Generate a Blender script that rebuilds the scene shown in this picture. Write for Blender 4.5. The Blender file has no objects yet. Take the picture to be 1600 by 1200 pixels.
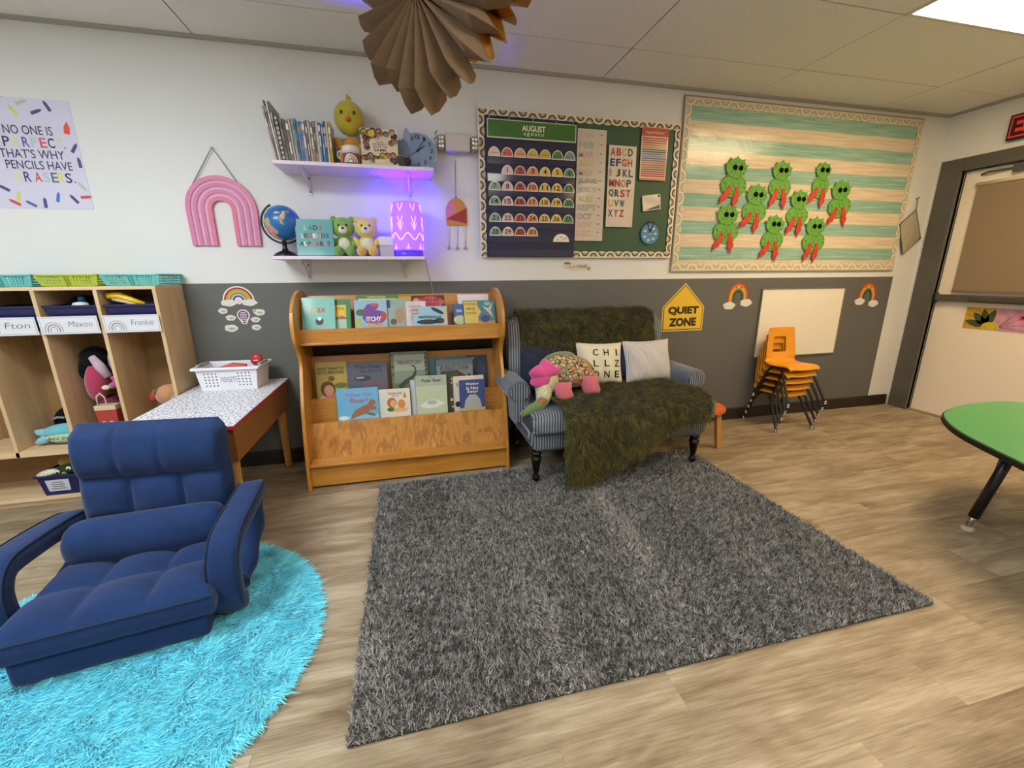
import bpy, bmesh, math, random
import numpy as np
from mathutils import Vector, Matrix, Euler

random.seed(7)
np.random.seed(7)
SC = bpy.context.scene
COL = SC.collection
PI = math.pi
R = math.radians

# ------------------------------------------------------------------ camera
def make_camera():
    yaw, pit, rol = R(13.495), R(14.549), R(-0.40)
    f = Vector((math.sin(yaw) * math.cos(pit), math.cos(yaw) * math.cos(pit), -math.sin(pit)))
    r = Vector((math.cos(yaw), -math.sin(yaw), 0)); u = r.cross(f)
    r2 = math.cos(rol) * r + math.sin(rol) * u
    u2 = -math.sin(rol) * r + math.cos(rol) * u
    cd = bpy.data.cameras.new('camera'); cam = bpy.data.objects.new('camera', cd); COL.objects.link(cam)
    m = Matrix(((r2.x, u2.x, -f.x, 0.0), (r2.y, u2.y, -f.y, -2.996), (r2.z, u2.z, -f.z, 1.25), (0, 0, 0, 1)))
    cam.matrix_world = m
    cd.sensor_fit = 'HORIZONTAL'; cd.sensor_width = 36.0; cd.lens = 658.514 / 1600 * 36.0
    cd.clip_start = 0.02
    SC.camera = cam
make_camera()

# ------------------------------------------------------------------ world, exposure
W = bpy.data.worlds.new('world'); SC.world = W; W.use_nodes = True
W.node_tree.nodes['Background'].inputs[0].default_value = (0.02, 0.022, 0.025, 1)
W.node_tree.nodes['Background'].inputs[1].default_value = 1.0
SC.view_settings.view_transform = 'Standard'
SC.view_settings.look = 'None'
SC.view_settings.gamma = 1.0
SC.view_settings.use_curve_mapping = False
SC.view_settings.exposure = 0.68

# ceiling lights, some added as fill: (cell column x0,x1), (cell row y0,y1), colour, strength
XL = [-3.3, -2.22, -1.03, 0.16, 1.35, 2.54, 3.73, 4.49]
YL = [-5.2, -4.625, -4.02, -3.415, -2.81, -2.21, -1.605, -1.0, -0.395, 0.0]
CEIL = 2.51
WARM = (1.0, 0.73, 0.41); COOL = (0.86, 0.94, 1.0); NEUT = (1.0, 0.95, 0.88)
TROFFERS = {
    (5, 6): (WARM, 15.0), (5, 2): (WARM, 9.5),  # the second, behind the camera on the door side, is unseen and added as fill
    (1, 5): (COOL, 21.0), (1, 2): (COOL, 13.0),  # the rear cubby-side panel is out of view, put in for fill
    (3, 3): (NEUT, 10.0),  # unseen panel over the camera, added to fill the foreground
}

# ------------------------------------------------------------------ materials
def lin(c):
    if isinstance(c, str):
        c = tuple(int(c[i:i + 2], 16) / 255 for i in (0, 2, 4))
    return tuple(((x / 12.92) if x <= 0.04045 else ((x + 0.055) / 1.055) ** 2.4) for x in c) + (1.0,)

MATS = {}
def nt(m):
    m.use_nodes = True
    return m.node_tree, m.node_tree.nodes['Principled BSDF']

def mat(col, rough=0.6, var=0.0, vscale=20, bump=0.0, bscale=200, metal=0.0, spec=0.5, sheen=0.0, coat=0.0, name=None, emit=None, estr=0.0, trans=0.0):
    """plain procedural material: colour with a little noise variation and fine relief"""
    key = (col, rough, var, vscale, bump, bscale, metal, spec, sheen, coat, name, emit, estr, trans)
    if key in MATS: return MATS[key]
    m = bpy.data.materials.new(name or 'paint_' + str(len(MATS)))
    t, b = nt(m)
    c = lin(col)
    b.inputs['Base Color'].default_value = c
    b.inputs['Roughness'].default_value = rough
    b.inputs['Metallic'].default_value = metal
    b.inputs['Specular IOR Level'].default_value = spec
    if sheen: b.inputs['Sheen Weight'].default_value = sheen; b.inputs['Sheen Roughness'].default_value = 0.5
    if coat: b.inputs['Coat Weight'].default_value = coat; b.inputs['Coat Roughness'].default_value = 0.1
    if trans: b.inputs['Transmission Weight'].default_value = trans
    if emit: b.inputs['Emission Color'].default_value = lin(emit); b.inputs['Emission Strength'].default_value = estr
    if var or bump:
        tc = t.nodes.new('ShaderNodeTexCoord')
    if var:
        n = t.nodes.new('ShaderNodeTexNoise'); n.inputs['Scale'].default_value = vscale; n.inputs['Detail'].default_value = 4
        t.links.new(tc.outputs['Object'], n.inputs['Vector'])
        r = t.nodes.new('ShaderNodeValToRGB')
        r.color_ramp.elements[0].position = 0.3; r.color_ramp.elements[1].position = 0.7
        r.color_ramp.elements[0].color = tuple(x * (1 - var) for x in c[:3]) + (1,)
        r.color_ramp.elements[1].color = tuple(min(1, x * (1 + var)) for x in c[:3]) + (1,)
        t.links.new(n.outputs['Fac'], r.inputs['Fac']); t.links.new(r.outputs['Color'], b.inputs['Base Color'])
    if bump:
        n = t.nodes.new('ShaderNodeTexNoise'); n.inputs['Scale'].default_value = bscale; n.inputs['Detail'].default_value = 3
        t.links.new(tc.outputs['Object'], n.inputs['Vector'])
        bp = t.nodes.new('ShaderNodeBump'); bp.inputs['Strength'].default_value = bump; bp.inputs['Distance'].default_value = 0.002
        t.links.new(n.outputs['Fac'], bp.inputs['Height']); t.links.new(bp.outputs['Normal'], b.inputs['Normal'])
    MATS[key] = m
    return m

def ramp(t, cols, fac):
    r = t.nodes.new('ShaderNodeValToRGB'); e = r.color_ramp.elements
    while len(e) > 1: e.remove(e[0])
    e[0].position = cols[0][0]; e[0].color = lin(cols[0][1])
    for p, c in cols[1:]:
        x = e.new(p); x.color = lin(c)
    t.links.new(fac, r.inputs['Fac'])
    return r

def wood(name, cols, stretch=(1, 12, 12), scale=2.0, rough=0.45, distort=1.2, rnd=True, coat=0.0, bump=0.05, fine=0.35):
    """grain runs along the axis whose stretch value is smallest"""
    m = bpy.data.materials.new(name); t, b = nt(m)
    tc = t.nodes.new('ShaderNodeTexCoord'); mp = t.nodes.new('ShaderNodeMapping')
    mp.inputs['Scale'].default_value = stretch
    add = t.nodes.new('ShaderNodeVectorMath'); add.operation = 'ADD'
    t.links.new(tc.outputs['Object'], add.inputs[0])
    if rnd:
        oi = t.nodes.new('ShaderNodeObjectInfo'); mu = t.nodes.new('ShaderNodeMath'); mu.operation = 'MULTIPLY'; mu.inputs[1].default_value = 37.0
        t.links.new(oi.outputs['Random'], mu.inputs[0]); t.links.new(mu.outputs[0], add.inputs[1])
    t.links.new(add.outputs[0], mp.inputs['Vector'])
    n1 = t.nodes.new('ShaderNodeTexNoise'); n1.inputs['Scale'].default_value = scale; n1.inputs['Detail'].default_value = 5; n1.inputs['Distortion'].default_value = distort
    t.links.new(mp.outputs[0], n1.inputs['Vector'])
    mp2 = t.nodes.new('ShaderNodeMapping'); mp2.inputs['Scale'].default_value = tuple(s * 6 if s > 2 else s * 2 for s in stretch)
    t.links.new(add.outputs[0], mp2.inputs['Vector'])
    n2 = t.nodes.new('ShaderNodeTexNoise'); n2.inputs['Scale'].default_value = scale * 2; n2.inputs['Detail'].default_value = 4
    t.links.new(mp2.outputs[0], n2.inputs['Vector'])
    mx = t.nodes.new('ShaderNodeMix'); mx.data_type = 'FLOAT'; mx.inputs[0].default_value = fine
    t.links.new(n1.outputs['Fac'], mx.inputs[2]); t.links.new(n2.outputs['Fac'], mx.inputs[3])
    r = ramp(t, cols, mx.outputs[0])
    t.links.new(r.outputs['Color'], b.inputs['Base Color'])
    b.inputs['Roughness'].default_value = rough
    if coat: b.inputs['Coat Weight'].default_value = coat; b.inputs['Coat Roughness'].default_value = 0.25
    if bump:
        bp = t.nodes.new('ShaderNodeBump'); bp.inputs['Strength'].default_value = bump; bp.inputs['Distance'].default_value = 0.002
        t.links.new(n2.outputs['Fac'], bp.inputs['Height']); t.links.new(bp.outputs['Normal'], b.inputs['Normal'])
    return m

def stripes(name, c1, c2, axis=0, period=0.012, duty=0.5, rough=0.8, soft=0.05, phase=0.0):
    """woven or printed stripes across one object axis"""
    m = bpy.data.materials.new(name); t, b = nt(m)
    tc = t.nodes.new('ShaderNodeTexCoord'); sp = t.nodes.new('ShaderNodeSeparateXYZ'); t.links.new(tc.outputs['Object'], sp.inputs[0])
    a = t.nodes.new('ShaderNodeMath'); a.operation = 'MULTIPLY_ADD'; a.inputs[1].default_value = 1 / period; a.inputs[2].default_value = phase
    t.links.new(sp.outputs[axis], a.inputs[0])
    f = t.nodes.new('ShaderNodeMath'); f.operation = 'FRACT'; t.links.new(a.outputs[0], f.inputs[0])
    r = ramp(t, [(0, c1), (duty - soft, c1), (duty + soft, c2), (1 - soft, c2), (1, c1)], f.outputs[0])
    t.links.new(r.outputs['Color'], b.inputs['Base Color']); b.inputs['Roughness'].default_value = rough
    return m

def voro(name, cols, scale=30, rough=0.8, base=None, feature='F1', noise=None):
    """patchy printed cloth or speckle"""
    m = bpy.data.materials.new(name); t, b = nt(m)
    tc = t.nodes.new('ShaderNodeTexCoord'); v = t.nodes.new('ShaderNodeTexVoronoi'); v.inputs['Scale'].default_value = scale
    t.links.new(tc.outputs['Object'], v.inputs['Vector'])
    if base == 'cell':
        sp = t.nodes.new('ShaderNodeSeparateColor'); t.links.new(v.outputs['Color'], sp.inputs[0]); out = sp.outputs[0]
    else:
        out = v.outputs['Distance']
    r = ramp(t, cols, out)
    if base == 'cell':
        for e in (): pass
        r.color_ramp.interpolation = 'CONSTANT'
        v2 = t.nodes.new('ShaderNodeTexVoronoi'); v2.feature = 'DISTANCE_TO_EDGE'; v2.inputs['Scale'].default_value = scale
        t.links.new(tc.outputs['Object'], v2.inputs['Vector'])
        lt = t.nodes.new('ShaderNodeMath'); lt.operation = 'LESS_THAN'; lt.inputs[1].default_value = 0.07
        t.links.new(v2.outputs['Distance'], lt.inputs[0])
        mx = t.nodes.new('ShaderNodeMix'); mx.data_type = 'RGBA'; mx.inputs[7].default_value = lin('4a3a26')
        t.links.new(lt.outputs[0], mx.inputs[0]); t.links.new(r.outputs['Color'], mx.inputs[6])
        t.links.new(mx.outputs[2], b.inputs['Base Color'])
    else:
        t.links.new(r.outputs['Color'], b.inputs['Base Color'])
    b.inputs['Roughness'].default_value = rough
    return m

def fur_mat(name, rough=0.8, sheen=0.3):
    m = bpy.data.materials.new(name); t, b = nt(m)
    a = t.nodes.new('ShaderNodeVertexColor'); a.layer_name = 'tint'
    t.links.new(a.outputs['Color'], b.inputs['Base Color'])
    b.inputs['Roughness'].default_value = rough; b.inputs['Specular IOR Level'].default_value = 0.25
    b.inputs['Sheen Weight'].default_value = sheen
    return m

# ------------------------------------------------------------------ mesh building
class MB:
    def __init__(s): s.v = []; s.f = []
    def add(s, v, f):
        n = len(s.v); s.v += [tuple(p) for p in v]; s.f += [tuple(i + n for i in q) for q in f]; return s
    def box(s, x0, x1, y0, y1, z0, z1):
        x0, x1 = min(x0, x1), max(x0, x1); y0, y1 = min(y0, y1), max(y0, y1); z0, z1 = min(z0, z1), max(z0, z1)
        return s.add([(x0, y0, z0), (x1, y0, z0), (x1, y1, z0), (x0, y1, z0), (x0, y0, z1), (x1, y0, z1), (x1, y1, z1), (x0, y1, z1)],
                     [(3, 2, 1, 0), (4, 5, 6, 7), (0, 1, 5, 4), (1, 2, 6, 5), (2, 3, 7, 6), (3, 0, 4, 7)])
    def hexa(s, p):      # eight corners, bottom ring then top ring
        return s.add(p, [(3, 2, 1, 0), (4, 5, 6, 7), (0, 1, 5, 4), (1, 2, 6, 5), (2, 3, 7, 6), (3, 0, 4, 7)])
    def prism(s, poly, a, b, axis='x'):
        """extrude a 2-D polygon along an axis: x -> poly is (y,z); y -> (x,z); z -> (x,y)"""
        n = len(poly)
        def P(q, t):
            return {'x': (t, q[0], q[1]), 'y': (q[0], t, q[1]), 'z': (q[0], q[1], t)}[axis]
        v = [P(q, a) for q in poly] + [P(q, b) for q in poly]
        f = [tuple(range(n - 1, -1, -1)), tuple(range(n, 2 * n))] + [(i, (i + 1) % n, n + (i + 1) % n, n + i) for i in range(n)]
        return s.add(v, f)
    def sheet(s, poly, y=0.0, t=0.0008):
        """a flat printed shape in the x-z plane, a hair thick, facing -y"""
        return s.prism(poly, y - t, y, 'y')
    def ring(s, outer, inner, y, t=0.0008):
        """band between two equally long open outlines in x-z"""
        n = len(outer)
        for i in range(n - 1):
            s.prism([outer[i], outer[i + 1], inner[i + 1], inner[i]], y - t, y, 'y')
        return s
    def tube(s, pts, r, n=8, cap=True):
        pts = [Vector(p) for p in pts]; k = len(pts)
        rr = r if isinstance(r, (list, tuple)) else [r] * k
        up = None; v = []; f = []
        for i, p in enumerate(pts):
            d = (pts[min(i + 1, k - 1)] - pts[max(i - 1, 0)])
            if d.length < 1e-9: d = Vector((0, 0, 1))
            d.normalize()
            if up is None:
                up = Vector((0, 0, 1)) if abs(d.z) < 0.9 else Vector((1, 0, 0))
            a = d.cross(up)
            if a.length < 1e-6: a = d.cross(Vector((0.3, 1, 0.2)))
            a.normalize(); bb = a.cross(d); bb.normalize(); up = bb
            for j in range(n):
                th = 2 * PI * j / n
                v.append(p + (a * math.cos(th) + bb * math.sin(th)) * rr[i])
        for i in range(k - 1):
            for j in range(n):
                f.append((i * n + j, i * n + (j + 1) % n, (i + 1) * n + (j + 1) % n, (i + 1) * n + j))
        if cap:
            f.append(tuple(range(n - 1, -1, -1))); f.append(tuple((k - 1) * n + j for j in range(n)))
        return s.add(v, f)
    def lathe(s, prof, n=20, c=(0, 0, 0), M4=None):
        v = []; f = []; k = len(prof)
        for (r, z) in prof:
            for j in range(n):
                th = 2 * PI * j / n; p = Vector((r * math.cos(th), r * math.sin(th), z))
                if M4 is not None: p = M4 @ p
                v.append(p + Vector(c))
        for i in range(k - 1):
            for j in range(n):
                f.append((i * n + j, i * n + (j + 1) % n, (i + 1) * n + (j + 1) % n, (i + 1) * n + j))
        if prof[0][0] > 1e-6: f.append(tuple(range(n - 1, -1, -1)))
        if prof[-1][0] > 1e-6: f.append(tuple((k - 1) * n + j for j in range(n)))
        return s.add(v, f)
    def ball(s, c, r, rot=None, nu=14, nv=9):
        if not isinstance(r, (list, tuple)): r = (r, r, r)
        M3 = Euler(rot).to_matrix() if rot else Matrix.Identity(3)
        v = []; f = []
        for i in range(nv + 1):
            ph = PI * i / nv - PI / 2
            for j in range(nu):
                th = 2 * PI * j / nu
                p = M3 @ Vector((r[0] * math.cos(ph) * math.cos(th), r[1] * math.cos(ph) * math.sin(th), r[2] * math.sin(ph)))
                v.append(p + Vector(c))
        for i in range(nv):
            for j in range(nu):
                f.append((i * nu + j, i * nu + (j + 1) % nu, (i + 1) * nu + (j + 1) % nu, (i + 1) * nu + j))
        return s.add(v, f)
    def grid(s, fn, nu, nv, closed=False):
        v = [fn(i / nu, j / nv) for j in range(nv + 1) for i in range(nu + 1)]
        f = [(j * (nu + 1) + i, j * (nu + 1) + i + 1, (j + 1) * (nu + 1) + i + 1, (j + 1) * (nu + 1) + i) for j in range(nv) for i in range(nu)]
        return s.add(v, f)
    def rbox(s, x0, x1, y0, y1, z0, z1, r=0.03, seg=3, M4=None, sub=0):
        bm = bmesh.new(); bmesh.ops.create_cube(bm, size=1)
        for q in bm.verts:
            q.co = Vector(((x0 + x1) / 2 + q.co.x * (x1 - x0), (y0 + y1) / 2 + q.co.y * (y1 - y0), (z0 + z1) / 2 + q.co.z * (z1 - z0)))
        if sub: bmesh.ops.subdivide_edges(bm, edges=bm.edges[:], cuts=sub, use_grid_fill=True)
        es = [e for e in bm.edges if len(e.link_faces) == 2 and e.calc_face_angle(0) > 0.5]
        bmesh.ops.bevel(bm, geom=es, offset=r, segments=seg, profile=0.5, affect='EDGES', clamp_overlap=True)
        bm.verts.index_update()
        v = [(M4 @ q.co if M4 is not None else q.co.copy()) for q in bm.verts]; f = [tuple(w.index for w in p.verts) for p in bm.faces]
        bm.free(); return s.add(v, f)
    def xform(s, M4):
        s.v = [tuple(M4 @ Vector(p)) for p in s.v]; return s
    def mesh(s, name, m, smooth=False):
        me = bpy.data.meshes.new(name); me.from_pydata(s.v, [], s.f)
        if smooth:
            me.polygons.foreach_set('use_smooth', [True] * len(me.polygons))
        if m: me.materials.append(m)
        bm = bmesh.new(); bm.from_mesh(me); bmesh.ops.recalc_face_normals(bm, faces=bm.faces[:]); bm.to_mesh(me); bm.free()
        me.update(); return me
    def obj(s, name, m, parent=None, loc=(0, 0, 0), rot=None, smooth=False, bevel=0, seg=2, sub=0, solid=0, label=None):
        return put(name, s.mesh(name, m, smooth), parent, loc, rot, bevel, seg, sub, solid, label)

def put(name, me, parent=None, loc=(0, 0, 0), rot=None, bevel=0, seg=2, sub=0, solid=0, label=None):
    o = bpy.data.objects.new(name, me); COL.objects.link(o); o.location = loc
    if rot: o.rotation_euler = rot
    if parent: o.parent = parent
    if solid:
        q = o.modifiers.new('solid', 'SOLIDIFY'); q.thickness = solid; q.offset = 0
    if bevel:
        q = o.modifiers.new('bevel', 'BEVEL'); q.width = bevel; q.segments = seg; q.limit_method = 'ANGLE'; q.angle_limit = R(40)
    if sub:
        q = o.modifiers.new('sub', 'SUBSURF'); q.levels = sub; q.render_levels = sub
    if label: o['label'] = label
    return o

def thing(name, label, cat, loc=(0, 0, 0), rot=(0, 0, 0), group=None):
    o = bpy.data.objects.new(name, None); COL.objects.link(o); o.location = loc; o.rotation_euler = rot
    o.empty_display_size = 0.05
    return tag(o, label, cat, group)

def tag(o, label=None, cat=None, group=None, kind=None):
    if label: o['label'] = label
    if cat: o['category'] = cat
    if group: o['group'] = group
    if kind: o['kind'] = kind
    return o

def struct(o, label=None):
    o['kind'] = 'structure'
    if label: o['label'] = label
    return o

def copy_tree(o, parent=None):
    c = o.copy(); COL.objects.link(c); c.parent = parent
    for ch in list(o.children): copy_tree(ch, c)
    return c

# 2-D outlines (x, z)
def rect(x0, x1, z0, z1): return [(x0, z0), (x1, z0), (x1, z1), (x0, z1)]
def disc(cx, cz, r, n=16, rz=None, a0=0.0):
    rz = r if rz is None else rz
    return [(cx + r * math.cos(a0 + 2 * PI * i / n), cz + rz * math.sin(a0 + 2 * PI * i / n)) for i in range(n)]
def half(cx, cz, r, rz=None, n=12):
    rz = r if rz is None else rz
    return [(cx + r * math.cos(PI * i / n), cz + rz * math.sin(PI * i / n)) for i in range(n + 1)]
def arch(cx, z0, r, leg, n=14, rz=None):
    """open arch outline: up one leg, over, down the other"""
    rz = r if rz is None else rz
    p = [(cx - r, z0)] if leg else []
    p += [(cx - r * math.cos(PI * i / n), z0 + leg + rz * math.sin(PI * i / n)) for i in range(n + 1)]
    if leg: p.append((cx + r, z0))
    return p
def rpoly(pts, rot, c):
    co, si = math.cos(rot), math.sin(rot)
    return [(c[0] + x * co - z * si, c[1] + x * si + z * co) for x, z in pts]
def cloud2(cx, cz, w, h, seed=0, n=26):
    rr = random.Random(seed); out = []
    for i in range(n):
        a = 2 * PI * i / n
        k = 1 + 0.13 * abs(math.sin(a * 2.5 + seed)) - 0.06
        if math.sin(a) < 0: k *= 0.92
        out.append((cx + w / 2 * k * math.cos(a), cz + h / 2 * k * math.sin(a)))
    return out

_TXT = {}
def text_geo(s, bold=0.0, sp=1.0):
    k = (s, bold, sp)
    if k in _TXT: return _TXT[k]
    cu = bpy.data.curves.new('lettering', 'FONT'); cu.body = s; cu.size = 1.0; cu.resolution_u = 3; cu.offset = bold; cu.space_character = sp
    o = bpy.data.objects.new('lettering_tmp', cu)
    me = bpy.data.meshes.new_from_object(o)
    v = [(p.co.x, p.co.y) for p in me.vertices]; f = [tuple(p.vertices) for p in me.polygons]
    bpy.data.objects.remove(o); bpy.data.curves.remove(cu); bpy.data.meshes.remove(me)
    _TXT[k] = (v, f); return v, f

def text(mb, s, x0, x1, z0, z1, y=0.0, bold=0.012, sp=1.0, keep=False, slant=0.0, align='c'):
    """lettering filling the box x0..x1, z0..z1 in the x-z plane, facing -y"""
    v, f = text_geo(s, bold, sp)
    if not v: return mb
    ax = min(p[0] for p in v); bx = max(p[0] for p in v); az = min(p[1] for p in v); bz = max(p[1] for p in v)
    kx = (x1 - x0) / max(bx - ax, 1e-6); kz = (z1 - z0) / max(bz - az, 1e-6)
    if keep: kx = kz = min(kx, kz)
    ox = (x0 + x1) / 2 - kx * (ax + bx) / 2; oz = (z0 + z1) / 2 - kz * (az + bz) / 2
    if align == 'l': ox = x0 - kx * ax
    return mb.add([(ox + kx * p[0] + slant * kz * p[1], y, oz + kz * p[1]) for p in v], f)

ORD = ['first', 'second', 'third', 'fourth', 'fifth', 'sixth', 'seventh', 'eighth', 'ninth', 'tenth', 'eleventh', 'twelfth', 'thirteenth', 'fourteenth',
       'fifteenth', 'sixteenth', 'seventeenth', 'eighteenth', 'nineteenth', 'twentieth', 'twenty-first', 'twenty-second', 'twenty-third', 'twenty-fourth']

def blades(name, parent, P, D, L, Wd, tint, m, seg=2, curl=None, label=None):
    """soft pile: one thin bent blade per row of P (root), D (direction incl. lean), L (length), Wd (width), tint (rgb linear)"""
    n = len(P); k = 2 * seg + 1
    side = np.cross(D, np.random.normal(size=(n, 3))); side /= np.linalg.norm(side, axis=1)[:, None] + 1e-9
    if curl is None: curl = np.zeros((n, 3))
    V = np.zeros((n, k, 3)); C = np.ones((n, k, 4))
    for i in range(seg):
        t = i / seg
        c = P + D * (L * t)[:, None] + curl * (L * t * t)[:, None]
        w = (Wd * (1 - 0.35 * t) / 2)[:, None]
        V[:, 2 * i] = c - side * w; V[:, 2 * i + 1] = c + side * w
        C[:, 2 * i, :3] = tint; C[:, 2 * i + 1, :3] = tint
    V[:, 2 * seg] = P + D * L[:, None] + curl * L[:, None]; C[:, 2 * seg, :3] = tint
    base = (np.arange(n) * k)[:, None]
    loops = []; tot = []
    quads = [np.array([2 * i, 2 * i + 1, 2 * i + 3, 2 * i + 2]) for i in range(seg - 1)]
    tri = np.array([2 * seg - 2, 2 * seg - 1, 2 * seg])
    L_ = np.concatenate([base + q for q in quads] + [base + tri], axis=1) if quads else base + tri
    sizes = [4] * len(quads) + [3]
    me = bpy.data.meshes.new(name)
    me.vertices.add(n * k); me.vertices.foreach_set('co', V.reshape(-1).astype(np.float32))
    tot = np.tile(np.array(sizes, dtype=np.int32), n); start = np.concatenate([[0], np.cumsum(tot)[:-1]]).astype(np.int32)
    me.loops.add(int(tot.sum())); me.loops.foreach_set('vertex_index', L_.reshape(-1).astype(np.int32))
    me.polygons.add(len(tot)); me.polygons.foreach_set('loop_start', start); me.polygons.foreach_set('loop_total', tot)
    ca = me.color_attributes.new('tint', 'FLOAT_COLOR', 'POINT'); ca.data.foreach_set('color', C.reshape(-1).astype(np.float32))
    me.update(calc_edges=True); me.validate()
    me.materials.append(m)
    o = put(name, me, parent); o['kind'] = 'stuff'
    if label: o['label'] = label
    return o

def vnoise(x, y, seed=0):
    """smooth value noise on numpy arrays, 0..1"""
    def h(i, j):
        v = np.sin(i * 127.1 + j * 311.7 + seed * 74.7) * 43758.5453
        return v - np.floor(v)
    i = np.floor(x); j = np.floor(y); u = x - i; w = y - j
    u = u * u * (3 - 2 * u); w = w * w * (3 - 2 * w)
    return (h(i, j) * (1 - u) + h(i + 1, j) * u) * (1 - w) + (h(i, j + 1) * (1 - u) + h(i + 1, j + 1) * u) * w
# ================================================================== the room
M_WALL = mat('dcdcda', 0.75, var=0.03, vscale=1.5, bump=0.15, bscale=90, name='wall_paint_white')
M_DADO = mat('60605d', 0.6, var=0.05, vscale=2.0, bump=0.1, bscale=120, name='wall_paint_grey')
M_CEIL = mat('ebe8e3', 0.9, var=0.04, vscale=60, bump=0.5, bscale=160, name='ceiling_tile_fleck')
M_BASE = mat('241a14', 0.5, name='rubber_base_brown')
X0, X1, YF = -3.3, 4.49, -5.2

def plank_mat():
    m = bpy.data.materials.new('vinyl_oak_plank'); t, b = nt(m)
    tc = t.nodes.new('ShaderNodeTexCoord'); oi = t.nodes.new('ShaderNodeObjectInfo')
    mu = t.nodes.new('ShaderNodeMath'); mu.operation = 'MULTIPLY'; mu.inputs[1].default_value = 41.0; t.links.new(oi.outputs['Random'], mu.inputs[0])
    add = t.nodes.new('ShaderNodeVectorMath'); add.operation = 'ADD'; t.links.new(tc.outputs['Object'], add.inputs[0]); t.links.new(mu.outputs[0], add.inputs[1])
    def noise(sc, scale, det, rough, dist):
        mp = t.nodes.new('ShaderNodeMapping'); mp.inputs['Scale'].default_value = sc; t.links.new(add.outputs[0], mp.inputs['Vector'])
        n = t.nodes.new('ShaderNodeTexNoise'); n.inputs['Scale'].default_value = scale; n.inputs['Detail'].default_value = det; n.inputs['Roughness'].default_value = rough; n.inputs['Distortion'].default_value = dist
        t.links.new(mp.outputs[0], n.inputs['Vector']); return n.outputs['Fac']
    broad = noise((1.0, 5.5, 5.5), 1.6, 4, 0.55, 1.0); fine_ = noise((3.0, 60, 60), 2.0, 5, 0.7, 0.4); cloudy = noise((1.6, 2.6, 2.6), 1.3, 3, 0.5, 0.6)
    # cathedral figure: contour lines of a slow noise field
    ph = t.nodes.new('ShaderNodeMath'); ph.operation = 'MULTIPLY'; ph.inputs[1].default_value = 95.0; t.links.new(noise((0.75, 3.0, 3.0), 1.0, 1.5, 0.4, 0.35), ph.inputs[0])
    sn = t.nodes.new('ShaderNodeMath'); sn.operation = 'SINE'; t.links.new(ph.outputs[0], sn.inputs[0])
    def mad(a, k, c):
        q = t.nodes.new('ShaderNodeMath'); q.operation = 'MULTIPLY_ADD'; q.inputs[1].default_value = k
        t.links.new(a, q.inputs[0])
        if isinstance(c, (int, float)): q.inputs[2].default_value = c
        else: t.links.new(c, q.inputs[2])
        return q.outputs[0]
    v = mad(broad, 0.50, 0.0); v = mad(fine_, 0.42, v); v = mad(cloudy, 0.22, v); v = mad(sn.outputs[0], 0.020, v); v = mad(oi.outputs['Random'], 0.05, v)
    r = ramp(t, [(0.36, '55462f'), (0.46, '74634b'), (0.55, '8b7a61'), (0.63, '9d8d74'), (0.74, 'b5a68d')], v)
    t.links.new(r.outputs['Color'], b.inputs['Base Color']); b.inputs['Roughness'].default_value = 0.42
    bp = t.nodes.new('ShaderNodeBump'); bp.inputs['Strength'].default_value = 0.06; bp.inputs['Distance'].default_value = 0.002
    t.links.new(fine_, bp.inputs['Height']); t.links.new(bp.outputs['Normal'], b.inputs['Normal'])
    return m
fl = struct(MB().box(X0, X1, YF, 0, -0.08, -0.005).obj('floor', mat('4a3f33', 0.8, name='floor_underlay')))
M_PLANK = plank_mat()
_pl = {}
row = 0; y = 0.0; PW = 0.182; PLEN = 1.22
while y > YF + 0.001:
    y1 = max(y - PW, YF); x = X0 - (0.41 * row) % PLEN
    while x < X1:
        a, b = max(x, X0), min(x + PLEN, X1)
        if b - a > 0.02:
            k = (round(b - a, 3), round(y - y1, 3))
            if k not in _pl:
                _pl[k] = MB().box(0.0003, k[0] - 0.0003, -k[1] + 0.0003, -0.0003, -0.005, 0).mesh('floor_plank', M_PLANK)
            put('floor_plank', _pl[k], fl, (a, y, 0))
        x += PLEN
    y = y1; row += 1

wb = struct(MB().box(X0, X1, 0, 0.12, 0, 2.6).obj('wall_back', M_WALL), 'white painted wall behind the reading corner')
MB().box(X0, 4.243, -0.006, 0, 0.0, 1.21).obj('wall_panel', M_DADO, wb, label='dark grey lower part of the wall')
struct(MB().box(X0 - 0.12, X0, YF, 0.12, 0, 2.6).obj('wall_left', M_WALL))
struct(MB().box(X0 - 0.12, X1 + 0.12, YF - 0.12, YF, 0, 2.6).obj('wall_front', M_WALL))
wr = MB()
wr.box(X1, X1 + 0.14, -0.19, 0.12, 0, 2.6); wr.box(X1, X1 + 0.14, -1.10, -0.19, 2.045, 2.6); wr.box(X1, X1 + 0.14, YF, -1.10, 0, 2.6)
struct(wr.obj('wall_right', M_WALL), 'white wall with the exit door')
struct(MB().prism([(-0.012, 0), (0, 0), (0, 0.10), (-0.006, 0.10), (-0.009, 0.09)], X0, 4.47, 'x').obj('baseboard_back', M_BASE, loc=(0, -0.0065, 0)))
struct(MB().box(X1 - 0.012, X1, -5.2, -1.27, 0, 0.10).obj('baseboard_right', M_BASE))

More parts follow.
